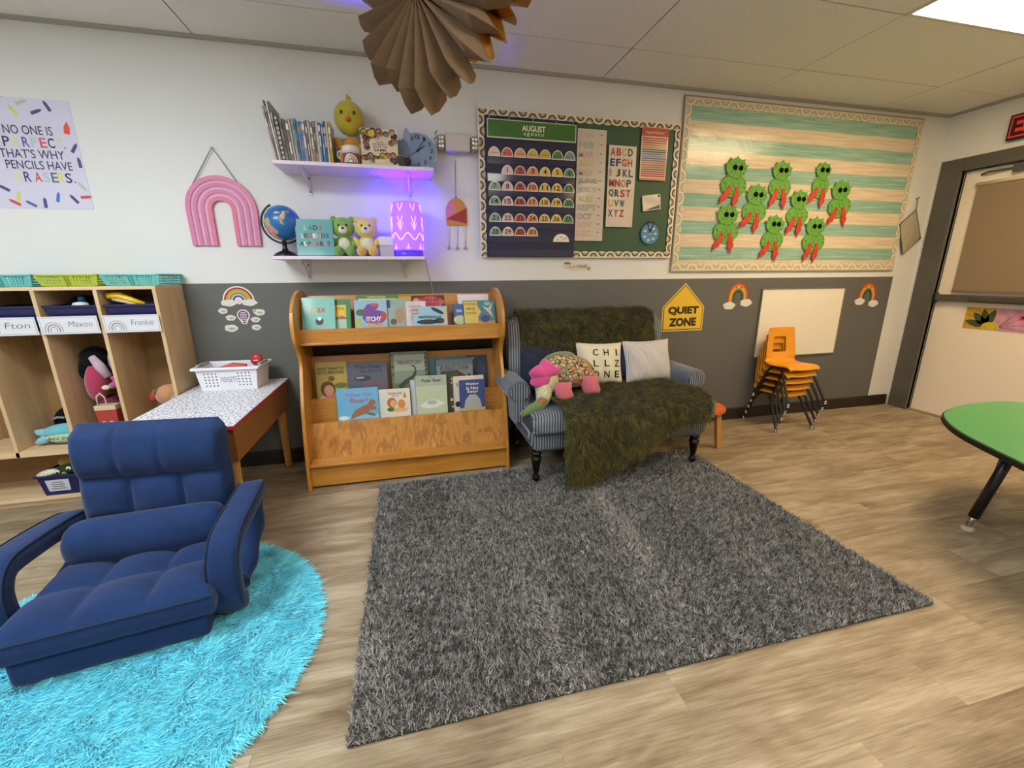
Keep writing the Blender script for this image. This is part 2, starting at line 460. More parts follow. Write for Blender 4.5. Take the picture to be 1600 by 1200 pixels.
# ceiling: tiles with thin shadow joints, and the light fittings that take the place of some tiles
ce = struct(MB().box(X0 - 0.1, X1 + 0.1, YF - 0.1, 0.1, CEIL + 0.02, CEIL + 0.10).obj('ceiling', mat('3a3733', 0.9, name='ceiling_grid_shade')), 'suspended ceiling of pale mineral tiles')
_ct = {}
for i in range(len(XL) - 1):
    for j in range(len(YL) - 1):
        if (i, j) in TROFFERS: continue
        k = (round(XL[i + 1] - XL[i], 3), round(YL[j + 1] - YL[j], 3))
        if k not in _ct:
            _ct[k] = MB().box(0.004, k[0] - 0.004, 0.004, k[1] - 0.004, 0, 0.015).mesh('ceiling_tile', M_CEIL)
        put('ceiling_tile', _ct[k], ce, (XL[i], YL[j], CEIL + random.uniform(-0.0015, 0.0015)))
for n_, x in enumerate(XL[1:-1]):
    MB().box(x - 0.010, x + 0.010, YF, 0, CEIL + 0.004, CEIL + 0.010).obj('grid_bar', mat('77736b', 0.8, name='ceiling_grid_bar'), ce)
for n_, yy in enumerate(YL[1:-1]):
    MB().box(X0, X1, yy - 0.010, yy + 0.010, CEIL + 0.004, CEIL + 0.010).obj('grid_bar', mat('77736b', 0.8, name='ceiling_grid_bar'), ce)
struct(MB().box(X0, X1, -0.02, 0, CEIL - 0.018, CEIL).obj('trim_1', mat('a8a59c', 0.7, name='wall_angle_trim')))
struct(MB().box(X1 - 0.02, X1, YF, -0.02, CEIL - 0.018, CEIL).obj('trim_2', mat('a8a59c', 0.7, name='wall_angle_trim')))

TL = {(5, 6): 'large warm glowing ceiling light panel in the upper right corner', (5, 2): 'ceiling light panel behind the viewer on the door side', (1, 5): 'ceiling light panel above the round turquoise rug', (1, 2): 'ceiling light panel at the back on the cubby side', (3, 3): 'ceiling light panel right above the viewer'}
for (i, j), (c, st) in TROFFERS.items():
    w, d = XL[i + 1] - XL[i], YL[j + 1] - YL[j]
    t = thing('ceiling_light', TL[(i, j)], 'light', (XL[i], YL[j], CEIL), group='ceiling lights')
    fr = MB(); b = 0.02
    fr.box(0, w, 0, b, -0.004, 0.012); fr.box(0, w, d - b, d, -0.004, 0.012); fr.box(0, b, b, d - b, -0.004, 0.012); fr.box(w - b, w, b, d - b, -0.004, 0.012)
    fr.obj('frame', mat('d8d4c8', 0.5), t)
    me = bpy.data.materials.new('diffuser_glow'); tt, bb = nt(me)
    bb.inputs['Base Color'].default_value = (0.8, 0.8, 0.8, 1); bb.inputs['Emission Color'].default_value = c + (1,); bb.inputs['Emission Strength'].default_value = st
    MB().box(b, w - b, b, d - b, 0.0, 0.004).obj('diffuser', me, t)

# door in the right wall
M_FRAME = mat('55534c', 0.45, var=0.06, vscale=8, name='door_frame_grey')
d1 = struct(thing('door_1', 'cream exit door with brown shade and push bar', 'door', (X1, 0, 0)), 'cream exit door with brown shade and push bar')
del d1['category']
dp = MB().box(0.04, 0.085, -1.097, -0.193, 0.012, 2.04).obj('door_panel', mat('e9decd', 0.5, var=0.02, vscale=2, name='door_cream'), d1, bevel=0.002)
fm = MB(); fm.box(-0.022, 0.03, -0.19, -0.037, 0, 2.145); fm.box(-0.022, 0.03, -1.255, -1.10, 0, 2.145); fm.box(-0.022, 0.03, -1.10, -0.19, 2.045, 2.145)
fm.obj('door_frame', M_FRAME, d1, bevel=0.003)
js = MB(); js.box(0.03, 0.11, -0.192, -0.175, 0, 2.045); js.box(0.03, 0.11, -1.115, -1.098, 0, 2.045); js.box(0.03, 0.11, -1.1, -0.19, 2.04, 2.06)
js.obj('door_stop', mat('3d3b35', 0.5), d1)
wf = MB(); wf.box(0.028, 0.042, -0.99, -0.30, 1.92, 1.945)
MB().box(0.030, 0.040, -0.98, -0.31, 1.10, 1.92).obj('door_window', mat('7d8890', 0.1, name='door_glass'), d1)
MB().tube([(0.016, -0.995, 1.925), (0.016, -0.292, 1.925)], 0.014, 12).obj('shade_roller', mat('d9cfae', 0.4), d1, smooth=True)
MB().grid(lambda u, v: (0.018 + 0.002 * math.sin(v * 5), -0.985 + u * 0.683, 1.09 + v * 0.835), 8, 12).obj('roller_shade', mat('87755e', 0.85, var=0.05, vscale=200, bump=0.2, bscale=400, name='shade_cloth_brown'), d1, solid=0.002)
MB().box(0.011, 0.024, -0.985, -0.302, 1.083, 1.098).obj('shade_hem_bar', mat('75634c', 0.7), d1)
pb = MB().box(-0.005, 0.04, -1.08, -0.205, 1.003, 1.06).obj('push_bar', mat('6a655c', 0.35, metal=0.6, name='push_bar_metal'), d1, bevel=0.006)
MB().box(-0.035, -0.004, -0.98, -0.45, 1.012, 1.05).obj('push_pad', mat('57524a', 0.35, metal=0.6), pb, bevel=0.006)
MB().box(-0.01, 0.05, -0.206, -0.188, 0.99, 1.07).obj('strike_plate', mat('1d1b18', 0.4), pb)
th = MB().box(0.0, 0.13, -1.1, -0.19, 0, 0.012).obj('threshold', mat('a08a68', 0.4, metal=0.3), d1)
cl = MB().tube([(0.035, -0.30, 2.0), (0.0, -0.36, 2.005), (0.03, -0.5, 2.008)], 0.008, 8); cl.box(0.0, 0.04, -0.8, -0.5, 1.975, 2.03)
cl.obj('door_closer', mat('4b4a45', 0.4), d1)

# exit sign over the door
ex = thing('exit_sign', 'red exit sign in a black frame above the door', 'sign', (X1, 0, 0))
MB().box(-0.045, 0, -0.78, -0.435, 2.195, 2.37).obj('housing', mat('17120f', 0.4), ex, bevel=0.006)
MB().box(-0.049, -0.044, -0.765, -0.45, 2.210, 2.355).obj('face', mat('b8332b', 0.35, emit='c0281f', estr=0.25, name='exit_face_red'), ex)
tx = MB(); text(tx, 'EXIT', -0.148, 0.148, 2.222, 2.343, 0, 0.03)
tx.xform(Matrix.Translation((-0.0505, -0.6075, 0)) @ Matrix.Rotation(-PI / 2, 4, 'Z')).obj('lettering', mat('330d0b', 0.5), ex)

# flower picture stuck to the door
fp = thing('flower_picture', 'narrow yellow and pink flower picture stuck on the door', 'picture', (X1 + 0.0385, -0.425, 0.79))
def sheet_r(poly, off):     # x across (towards the viewer), z up, on the right wall
    m = MB(); m.sheet(poly, 0, 0.0005); return m.xform(Matrix.Translation((off, 0, 0)) @ Matrix.Rotation(-PI / 2, 4, 'Z'))
sheet_r(rect(0, 0.19, 0, 0.175), 0).obj('print_yellow', mat('c79a2c', 0.5, var=0.3, vscale=25), fp)
sheet_r(rect(0.19, 0.42, 0, 0.175), 0).obj('print_pink', mat('c58fa6', 0.5, var=0.2, vscale=20), fp)
m = MB()
for a in (2.9, 2.3, 1.8, 1.3):
    lf = [(0, 0), (0.05, 0.028), (0.11, 0.02), (0.14, 0), (0.11, -0.02), (0.05, -0.028)]
    m.add(*[q for q in (lambda s_: (s_.v, s_.f))(sheet_r([(max(0, x), max(0, min(0.175, z))) for x, z in rpoly(lf, a, (0.145, 0.03))], -0.0008))])
m.obj('petals', mat('3f4b2c', 0.6), fp)
sheet_r([(x, max(0.001, z)) for x, z in disc(0.175, 0.03, 0.055, 16, 0.035)], -0.0014).obj('flower_centre', mat('c5b32a', 0.6, var=0.2, vscale=60), fp)
m = MB()
for a in (0.2, 0.55, 0.9, -0.1):
    q = sheet_r([(x, max(0, z)) for x, z in rpoly([(0, -0.003), (0.17, -0.001), (0.17, 0.001), (0, 0.003)], a, (0.22, 0.03))], -0.0012); m.add(q.v, q.f)
m.obj('stems', mat('8b5f72', 0.6), fp)
sheet_r(disc(0.36, 0.115, 0.035, 14, 0.03), -0.0012).obj('pink_bloom', mat('d85c86', 0.6, var=0.2, vscale=70), fp)
sheet_r(disc(0.352, 0.115, 0.013, 10, 0.012), -0.0018).obj('bloom_centre', mat('4a1a26', 0.6), fp)
# ================================================================== things on the back wall
def wall_thing(name, label, cat, x, z, y=0.0, group=None): return thing(name, label, cat, (x, y, z), group=group)

# --- pencil poster
po = wall_thing('poster', 'lilac poster with pencils reading no one is perfect', 'poster', -2.22, 1.615)
MB().box(0, 0.55, -0.002, 0, 0, 0.535).obj('paper', mat('cfcbe0', 0.6, var=0.02, vscale=4, name='poster_lilac'), po)
INK = '3b3a55'
LX = 0.10
tx = MB()
def line(s, x0, x1, z0, z1, c=None):
    global tx
    x0, x1 = x0 * 0.92 + 0.075, x1 * 0.92 + 0.075; z0, z1 = z0 + 0.006, z1 + 0.006
    if c is None:
        q = MB(); text(q, s, x0, x1, z0, z1, -0.0032, 0.006); q.obj('lettering', mat(INK, 0.6), po)
    else:
        q = MB(); text(q, s, x0, x1, z0, z1, -0.0032, 0.012); q.obj('coloured_letter', mat(c, 0.6), po)
line('NO ONE IS', 0.175, 0.405, 0.357, 0.40)
line("THAT'S WHY", 0.13, 0.435, 0.243, 0.287)
line('PENCILS HAVE', 0.145, 0.46, 0.19, 0.232)
for s, x, c in zip('PERFECT', (0.16, 0.205, 0.25, 0.29, 0.332, 0.37, 0.405), ('3b3a55', 'd8d49a', '4a5aa0', 'b9c4c0', 'd0524e', '30304a', 'd6d39a')):
    line(s, x, x + 0.032, 0.297, 0.345, c)
line('.', 0.442, 0.450, 0.298, 0.305, '30304a')
for s, x, c in zip('ERASERS', (0.175, 0.215, 0.265, 0.305, 0.345, 0.375, 0.412), ('dcd7a8', '3a3a78', 'd0473f', 'b2c3bb', '4b6a6c', 'd9d95a', '26264a')):
    line(s, x, x + 0.032, 0.128, 0.177, c)
line('.', 0.452, 0.460, 0.130, 0.136, '26264a')
def pencil(mb, cx, cz, a, L=0.05, w=0.014):
    mb.sheet(rpoly([(-L / 2, -w / 2), (L / 2 - w, -w / 2), (L / 2, 0), (L / 2 - w, w / 2), (-L / 2, w / 2)], a, (cx, cz)), -0.0022)
for c, lst in {'c8524f': [(0.205, 0.49, 1.8), (0.20, 0.03, 2.6), (0.53, 0.065, 0.1)], 'cfd05a': [(0.30, 0.475, 2.1), (0.225, 0.062, 1.3)], '4b477c': [(0.40, 0.475, 0.4), (0.45, 0.505, 2.0), (0.528, 0.31, 1.0), (0.535, 0.24, 1.6), (0.335, 0.032, 1.5), (0.47, 0.055, 2.2), (0.17, 0.10, 2.6), (0.24, 0.525, 0.3)],
               'e0503f': [(0.515, 0.405, 1.4)], '5b66ac': [(0.27, 0.025, 2.6)], '3f78c2': [(0.40, 0.062, 1.3)], 'b3bcae': [(0.345, 0.515, 0.4), (0.52, 0.12, 2.2)]}.items():
    for cx, cz, a in lst:
        m = MB(); pencil(m, cx, cz, a, 0.055 if c != 'e0503f' else 0.06, 0.015 if c != 'e0503f' else 0.026); m.obj('pencil_print', mat(c, 0.6), po)

# --- pink wooden rainbow on a cord
rb = wall_thing('wooden_rainbow', 'pink wooden rainbow hanging from a grey cord', 'wall decoration', -1.03, 1.43, -0.002)
RB = [(0.186, 0.162, 'cf7a9c'), (0.170, 0.146, 'd79dbd'), (0.146, 0.128, 'c8749a'), (0.130, 0.110, 'd8a2c0'), (0.110, 0.092, 'c9779b'), (0.094, 0.074, 'd9a3c1'), (0.074, 0.052, 'd4708f')]
for i, (ro, ri, c) in enumerate(RB):
    def outl(r):
        return [(-r * 0.98 * (1.0 - 0.0 * 0), 0)] + [(-r * math.cos(PI * k / 18), 0.20 + (r * 1.0) * math.sin(PI * k / 18)) for k in range(19)] + [(r * 0.98, 0)]
    m = MB(); oo, ii = outl(ro), outl(ri - 0.0005); dep = 0.018 if i % 2 == 0 else 0.012
    n = len(oo)
    m.prism(oo + ii[::-1], -dep, 0, 'y')
    m.obj('arch', mat(c, 0.5, var=0.04, vscale=15), rb)
MB().tube([(-0.13, -0.01, 0.335), (0.0, -0.012, 0.533), (0.105, -0.01, 0.345)], 0.0035, 6).obj('cord', mat('8c8f8c', 0.9), rb)
MB().tube([(0, 0, 0.531), (0, -0.016, 0.531)], 0.004, 8).obj('nail', mat('6e6e6a', 0.4, metal=0.8), rb)

# --- two shelves with brackets
M_SHELF = mat('e3d3e0', 0.45, name='shelf_white')
def shelf(label, x0, x1, z, brx, zb):
    s = wall_thing('wall_shelf', label, 'shelf', x0, z)
    w = x1 - x0
    MB().box(0, w, -0.25, -0.001, -0.019, 0).obj('board', M_SHELF, s, bevel=0.002)
    for bx in brx:
        b = MB(); u = bx - x0
        b.box(u - 0.012, u + 0.012, -0.007, -0.001, zb - z, -0.019)
        b.box(u - 0.012, u + 0.012, -0.20, -0.001, -0.025, -0.019)
        b.tube([(u, -0.006, zb - z + 0.02), (u, -0.03, zb - z + 0.045), (u, -0.07, -0.06), (u, -0.15, -0.03), (u, -0.19, -0.024)], 0.007, 8)
        br = b.obj('bracket', mat('d9d4dc', 0.4, name='bracket_white'), s)
        sc = MB()
        for dz in (0.02, 0.095): sc.tube([(u + 0.005, -0.006, zb - z + dz), (u + 0.005, -0.0105, zb - z + dz)], 0.005, 8)
        sc.obj('screw', mat('2a2a30', 0.4), br)
    return s
shelf('upper white wall shelf holding books, chick toy and elephant clock', -0.67, 0.195, 1.862, (-0.54, 0.05), 1.725)
shelf('lower white wall shelf holding globe, bears and purple lamp', -0.74, 0.115, 1.362, (-0.605, -0.01), 1.222)

# --- emergency light unit
em = wall_thing('emergency_light', 'beige emergency light box with two clear lamp heads', 'light fixture', 0.365, 2.05)
MB().rbox(-0.08, 0.08, -0.075, -0.001, -0.05, 0.055, 0.012, 3).obj('housing', mat('c8c0b4', 0.45), em, smooth=False)
for sx_, nm in ((-1, 'lamp_head'), (1, 'lamp_head')):
    h = MB().rbox(sx_ * 0.105 - 0.022, sx_ * 0.105 + 0.022, -0.085, -0.02, -0.045, 0.042, 0.014, 3).obj('lamp_head', mat('9c978c', 0.2, metal=0.3, coat=0.5), em)
    m = MB()
    for i in range(2):
        for j in range(3):
            m.ball((sx_ * 0.105 - 0.009 + i * 0.018, -0.086, -0.026 + j * 0.024), (0.008, 0.004, 0.010), nu=8, nv=5)
    m.obj('reflector', mat('f1efe8', 0.15, metal=0.9), h, smooth=True)

# --- chime with orange and red arch
ch = wall_thing('wall_chime', 'small orange pink and red arch ornament with hanging beads', 'wall decoration', 0.347, 1.57, -0.003)
aw, ah = 0.068, 0.17
body = [(-aw, 0), (aw, 0)] + [(aw * math.cos(PI * i / 14), 0.085 + 0.083 * math.sin(PI * i / 14)) for i in range(15)]
MB().sheet(body, 0, 0.008).obj('arch_plate', mat('c98a2a', 0.6), ch)
MB().sheet([(-aw + 0.002, 0.03), (0.0, 0.10), (-0.02, 0.155)] + [(aw * math.cos(PI * i / 14), 0.085 + 0.08 * math.sin(PI * i / 14)) for i in range(9, 14)], -0.0082).obj('pink_panel', mat('d27d86', 0.6), ch)
MB().sheet([(-aw + 0.001, 0.04), (aw - 0.001, 0.012), (aw - 0.001, 0.11)], -0.0086).obj('red_panel', mat('a12f2a', 0.6), ch)
for i, x in enumerate((-0.055, 0.0, 0.055)):
    s = MB(); s.tube([(x, -0.004, 0.002), (x + 0.004 * math.sin(i * 3), -0.004, -0.06), (x - 0.004, -0.004, -0.135)], 0.004, 6); s.obj('strand', mat('d8d2d0', 0.5), ch, smooth=True)
    MB().ball((x - 0.004, -0.008, -0.145), (0.012, 0.009, 0.010)).obj('bead', mat('a8a2a0', 0.4), ch, smooth=True)
MB().tube([(0.004, -0.002, 0.40), (0.0, -0.003, 0.17)], 0.0018, 6).obj('cord', mat('8a848c', 0.8), ch)
MB().ball((0, -0.005, 0.172), 0.007).obj('knob', mat('8b8b88', 0.4), ch, smooth=True)

# --- green chalkboard with patterned scalloped border
gb = wall_thing('bulletin_board', 'green bulletin board with dark rainbow scalloped border', 'bulletin board', 0.50, 1.365)
GW, GH = 1.46, 0.91
MB().box(0.015, GW - 0.015, -0.018, -0.001, 0.015, GH - 0.015).obj('board', mat('35533a', 0.55, var=0.06, vscale=3, name='board_green'), gb)
M_SCAL = mat('e3d8c2', 0.5, name='border_cream'); M_ARCD = mat('463626', 0.6); M_ARCY = mat('bda94e', 0.6); M_ARCG = mat('8d8878', 0.6)
def scallop_border(parent, x0, x1, z0, z1, horizontal, inward, yb, mats, step=0.07, width=0.045):
    L = (x1 - x0) if horizontal else (z1 - z0); n = max(1, round(L / step)); st = L / n
    cream, dark, mid, hi = MB(), MB(), MB(), MB()
    # strip with scalloped inner edge
    pts = []
    for i in range(n):
        for k in range(6):
            a = (i + k / 6) * st
            pts.append((a, width * 0.80 + width * 0.22 * math.sin(PI * k / 6)))
    pts.append((L, width * 0.80))
    def T(p):
        a, b = p
        if horizontal: return (x0 + a, (z0 + b) if inward > 0 else (z0 - b))
        return ((x0 + b) if inward > 0 else (x0 - b), z0 + a)
    for i in range(len(pts) - 1):
        cream.prism([T((pts[i][0], 0)), T((pts[i + 1][0], 0)), T(pts[i + 1]), T(pts[i])], yb - 0.003, yb, 'y')
    for i in range(n):
        flip = i % 2
        for mbx, ro, ri in ((dark, 0.030, 0.021), (mid, 0.020, 0.013), (hi, 0.011, 0.005)):
            k_ = st / 0.07
            oo = [(i * st + st / 2 + ro * k_ * math.cos(PI * q / 8), (0.008 + ro * k_ * 0.95 * math.sin(PI * q / 8)) if not flip else (width - 0.008 - ro * k_ * 0.95 * math.sin(PI * q / 8))) for q in range(9)]
            ii = [(i * st + st / 2 + ri * k_ * math.cos(PI * q / 8), (0.008 + ri * k_ * 0.95 * math.sin(PI * q / 8)) if not flip else (width - 0.008 - ri * k_ * 0.95 * math.sin(PI * q / 8))) for q in range(9)]
            mbx.ring([T(p) for p in oo], [T(p) for p in ii], yb - 0.003, 0.0006)
    b = cream.obj('scalloped_border', mats[0], parent)
    for mbx, mm in ((dark, mats[1]), (mid, mats[2]), (hi, mats[3])):
        mbx.obj('arch_print', mm, b)['kind'] = 'stuff'
MG = (M_SCAL, M_ARCD, M_ARCG, M_ARCY)
scallop_border(gb, 0, GW, GH, GH, True, -1, -0.020, MG, 0.066)
scallop_border(gb, 0.0, GW, 0, 0, True, 1, -0.020, MG, 0.066)
scallop_border(gb, 0, 0, 0.04, GH - 0.04, False, 1, -0.0235, MG, 0.066)
scallop_border(gb, GW, GW, 0.04, GH - 0.04, False, -1, -0.0235, MG, 0.066)

# pocket chart
pc = wall_thing('pocket_chart', 'navy calendar pocket chart with green August banner', 'pocket chart', 0.543, 1.368, -0.0275)
PWD, PHT = 0.628, 0.862
M_NAVY = mat('15183a', 0.45, var=0.08, vscale=10, name='chart_navy')
MB().grid(lambda u, v: (u * PWD, -0.004 - 0.004 * math.sin(v * 9) * math.sin(u * 3.1), v * PHT), 14, 24).obj('backing', M_NAVY, pc, solid=0.003)
MB().box(0.018, 0.616, -0.0115, -0.0095, 0.738, 0.84).obj('month_banner', mat('3f6f2c', 0.25, var=0.12, vscale=6, coat=0.4, name='banner_green'), pc)
m = MB(); f = 0.004
for q in (rect(0.016, 0.618, 0.734, 0.738 + f), rect(0.016, 0.618, 0.838, 0.843), rect(0.014, 0.02, 0.734, 0.843), rect(0.614, 0.620, 0.734, 0.843)): m.sheet(q, -0.0114)
m.obj('banner_edge', mat('c3d0b8', 0.5), pc)
tx = MB(); text(tx, 'AUGUST', 0.245, 0.405, 0.783, 0.818, -0.0122, 0.025); text(tx, 'agosto', 0.255, 0.395, 0.752, 0.778, -0.0122, 0.0, 1.25)
tx.obj('lettering', mat('dfe6c8', 0.5), pc)
ROWZ = [0.637, 0.532, 0.434, 0.342, 0.238, 0.150]
for z in ROWZ + [0.06]:
    MB().box(0.012, PWD - 0.012, -0.0135, -0.0105, z - 0.055, z - 0.008).obj('clear_pocket', mat('1a1d46', 0.15, coat=0.6, name='pocket_film'), pc)
g = MB()
for x in (0.03, 0.16, 0.32, 0.48, 0.60): g.tube([(x, -0.008, 0.852), (x, -0.010, 0.852)], 0.004, 8)
g.obj('grommet', mat('b9b9c4', 0.3, metal=0.8), pc)

CCOL = ['6fa08c', 'd9b3b3', 'b2403c', 'd98a5e', 'd9b35c', 'd9b83c', '4c8550']
WCOL = ['dfc5bd', 'cf5f5c', 'dd9a62', 'cdae58', 'c8a92e', '4f7d3c', '7d938f']
CNAM = ['teal', 'pink', 'red', 'salmon', 'tan', 'yellow', 'green']
CR, CH_ = 0.041, 0.058
_cb = MB(); _cb.prism(half(0, 0, CR, CH_), -0.0015, 0, 'y'); _cbm = _cb.mesh('calendar_card', mat('e6dcd0', 0.35, coat=0.3))
_face = {}
def card(col, row, s, label, c, name='calendar_card'):
    x = 0.543 + 0.058 + col * 0.0865; z = 1.368 + ROWZ[row] - 0.012
    o = put(name, _cbm, None, (x, -0.0425, z)); tag(o, label, 'card', 'cards in the pocket chart')
    if c not in _face:
        q = MB(); q.prism(half(0, 0.005, CR - 0.006, CH_ - 0.011), -0.0022, -0.0015, 'y'); _face[c] = q.mesh('card_face', mat(c, 0.4, coat=0.3))
    put('card_face', _face[c], o)
    if s:
        q = MB(); w = 0.011 * len(s)
        if len(s) > 2: text(q, s, -0.026, 0.026, 0.017, 0.025, -0.0028, 0.01)
        else: text(q, s, -w, w, 0.012, 0.042, -0.0028, 0.015, keep=(s == '1'))
        q.obj('lettering', mat('1f1c1c', 0.5), o)
days = ['Sunday', 'Monday', 'Tuesday', 'Wednesday', 'Thursday', 'Friday', 'Saturday']
for i in range(7):
    card(i, 0, days[i], 'half-round weekday card, %s from left in the chart top row' % ORD[i], WCOL[i], 'weekday_card')
d = 1
for row in range(1, 6):
    for col in range(7):
        if row == 1 and col == 0: continue
        if d > 31: break
        card(col, row, str(d), 'half-round %s number card, %s row of the pocket chart' % (CNAM[col], ORD[row]), CCOL[col]); d += 1
sp = put('spare_card', _cbm, None, (1.070, -0.0455, 1.47)); tag(sp, 'blank white half-round card low in the pocket chart', 'card'); sp.scale = (1.45, 1, 0.95)
m = MB()
for x, z in ((-0.018, 0.014), (0.0, 0.034), (0.012, 0.018), (0.022, 0.026)): m.sheet(disc(x, z, 0.004, 6), -0.0016)
m.obj('speckle_print', mat('3c3a3a', 0.6), sp)

def paper(name, label, cat, x, z, w, h, c, tilt=0.0, y=-0.0275, coat=0.3):
    t = thing(name, label, cat, (x, y, z), (0, tilt, 0))
    MB().grid(lambda u, v: ((u - 0.5) * w, -0.0025 - 0.0015 * math.sin(u * 4 + v * 7), (v - 0.5) * h), 6, 12).obj('paper', mat(c, 0.3, coat=coat, var=0.03, vscale=8), t, solid=0.001)
    return t
mo = paper('month_list', 'long laminated strip listing the months in pastel letters', 'poster', 1.283, 1.838, 0.212, 0.715, 'cbbfb2')
for i, (s, c) in enumerate(zip(['JAN', 'FEB', 'MAR', 'APR', 'MAY', 'JUNE', 'JULY', 'AUG', 'SEPT', 'OCT', 'NOV', 'DEC'],
                               ['bfb2b2', 'a3aaa0', 'cf9f9a', 'cdbd84', 'd0aca0', 'a5a29a', 'aebcaf', 'cfc07a', 'ada7a4', 'a0a39c', 'd6a898', 'd2a69c'])):
    q = MB(); z1 = 0.335 - i * 0.0565; w = 0.032 * len(s)
    text(q, s, -0.095, -0.095 + w * 1.15, z1 - 0.040, z1, -0.0052, 0.03); q.obj('lettering', mat(c, 0.5), mo)
m = MB()
for i in range(12): m.sheet(rect(0.06, 0.075, 0.32 - i * 0.0565, 0.325 - i * 0.0565), -0.005)
m.obj('dot_print', mat('6d6259', 0.6), mo)
ab = paper('alphabet_chart', 'white laminated chart of the alphabet in coloured capitals', 'poster', 1.515, 1.843, 0.21, 0.53, 'd3c7b8')
AC = {'c': ['a83228', 'b03a30', 'c0a468', '2f3c2c', '20285a', '26305a', 'ad3a34', 'b2403c', 'a38a54', '3f4a3a', '2b3f5e', '37506a', 'b02f2a', 'a8322c', 'c0873a', '2d3a3a', '33405c', '30424f', 'b53a34', 'b5352e', 'c79a4a', '4a6a5a', '2f5a6e', '3a3660', 'ad3a38', 'b03a36']}
k = 0
for r_, s in enumerate(['ABCD', 'EFGH', 'IJKL', 'MNOP', 'QRST', 'UVW', 'XYZ']):
    for i, chh in enumerate(s):
        q = MB(); x0 = -0.092 + i * 0.044 + (0.012 if r_ == 2 and i > 1 else 0); z1 = 0.248 - r_ * 0.066
        text(q, chh, x0, x0 + (0.012 if chh == 'I' else 0.036), z1 - 0.048, z1, -0.0052, 0.03); q.obj('letter', mat(AC['c'][k], 0.5), ab); k += 1
nu = paper('number_chart', 'small pink and rainbow striped number chart on the green board', 'poster', 1.757, 2.065, 0.208, 0.335, 'd9b9a4')
m = MB(); pts = [(-0.104, 0.168), (-0.104, 0.118)] + [(-0.104 + 0.208 * i / 16, 0.118 - 0.006 * abs(math.sin(i * PI / 2))) for i in range(17)] + [(0.104, 0.168)]
m.sheet(pts, -0.0048).obj('header_print', mat('b5473f', 0.5), nu)
q = MB(); text(q, 'number', -0.075, 0.075, 0.128, 0.152, -0.006, 0.01); q.obj('lettering', mat('d8b560', 0.5), nu)
for i, c in enumerate(['b04a50', 'b5555a', 'c0605a', 'c48a5a', 'bfa060', '5d7a66', '4f6a72', '6a86a8', '7f98b8', '5a7896', '6f7f8a', 'c08068', 'bf6a5a', '8a8a60', '6a7a60', 'b8565c', 'b84a52', 'b5454e']):
    z = 0.106 - i * 0.0142
    MB().sheet(rect(-0.094, 0.094, z - 0.0085, z), -0.0048).obj('number_strip', mat(c, 0.5), nu)
MB().sheet(rect(-0.104, 0.104, -0.168, -0.155), -0.0048).obj('footer_print', mat('d08458', 0.5), nu)
pcd = paper('postcard', 'tilted white postcard pinned on the green board', 'card', 1.765, 1.75, 0.145, 0.105, 'd6d0c0', tilt=-0.14)
MB().sheet(rect(0.052, 0.066, 0.03, 0.048), -0.0048).obj('stamp_print', mat('2c2f2a', 0.5), pcd)
MB().sheet([(-0.05, -0.047), (0.065, -0.047), (0.06, -0.02), (0.03, -0.028), (-0.01, -0.035)], -0.0048).obj('picture_print', mat('5c5e56', 0.5), pcd)
wh = wall_thing('paper_spinner', 'round blue paper wheel with a dark pointer on green board', 'paper wheel', 1.768, 1.535, -0.029)
MB().sheet(disc(0, 0, 0.072, 28), 0, 0.003).obj('disc', mat('4f86b0', 0.5, var=0.08, vscale=20), wh)
m = MB()
for i in range(7): m.sheet(disc(0.045 * math.cos(i * 0.9), 0.045 * math.sin(i * 0.9), 0.012, 8, 0.009, i), -0.0031)
m.obj('picture_print', mat('b9cfd4', 0.5), wh)
MB().ring([(-0.037, 0.088), (0, 0.0), (0.037, 0.088), (-0.037, 0.088)], [(-0.022, 0.075), (0, 0.03), (0.022, 0.075), (-0.022, 0.075)], -0.0042, 0.0012).obj('pointer', mat('14203c', 0.5), wh)
MB().sheet(disc(0, 0, 0.006, 8), -0.005).obj('pin', mat('d8d8d0', 0.3), wh)

# small sign under the board
cs = wall_thing('small_sign', 'tiny calm corner sign stuck below the green board', 'sign', 1.207, 1.303)
MB().sheet(cloud2(0, 0, 0.225, 0.062, 3), 0, 0.003).obj('plate', mat('d6cfc0', 0.5), cs)
q = MB(); text(q, 'CALM', -0.075, -0.01, -0.012, 0.010, -0.0036, 0.015); q.obj('lettering', mat('c98f84', 0.5), cs)
q = MB(); text(q, 'CORNER', 0.0, 0.085, -0.010, 0.012, -0.0036, 0.015); q.obj('lettering', mat('4c4a48', 0.5), cs)
MB().sheet(half(-0.07, 0.016, 0.028, 0.018), -0.0032).obj('rainbow_print', mat('7c766c', 0.5), cs)
MB().sheet(disc(0.098, -0.014, 0.014), -0.0032).obj('sun_print', mat('b99a3e', 0.5), cs)

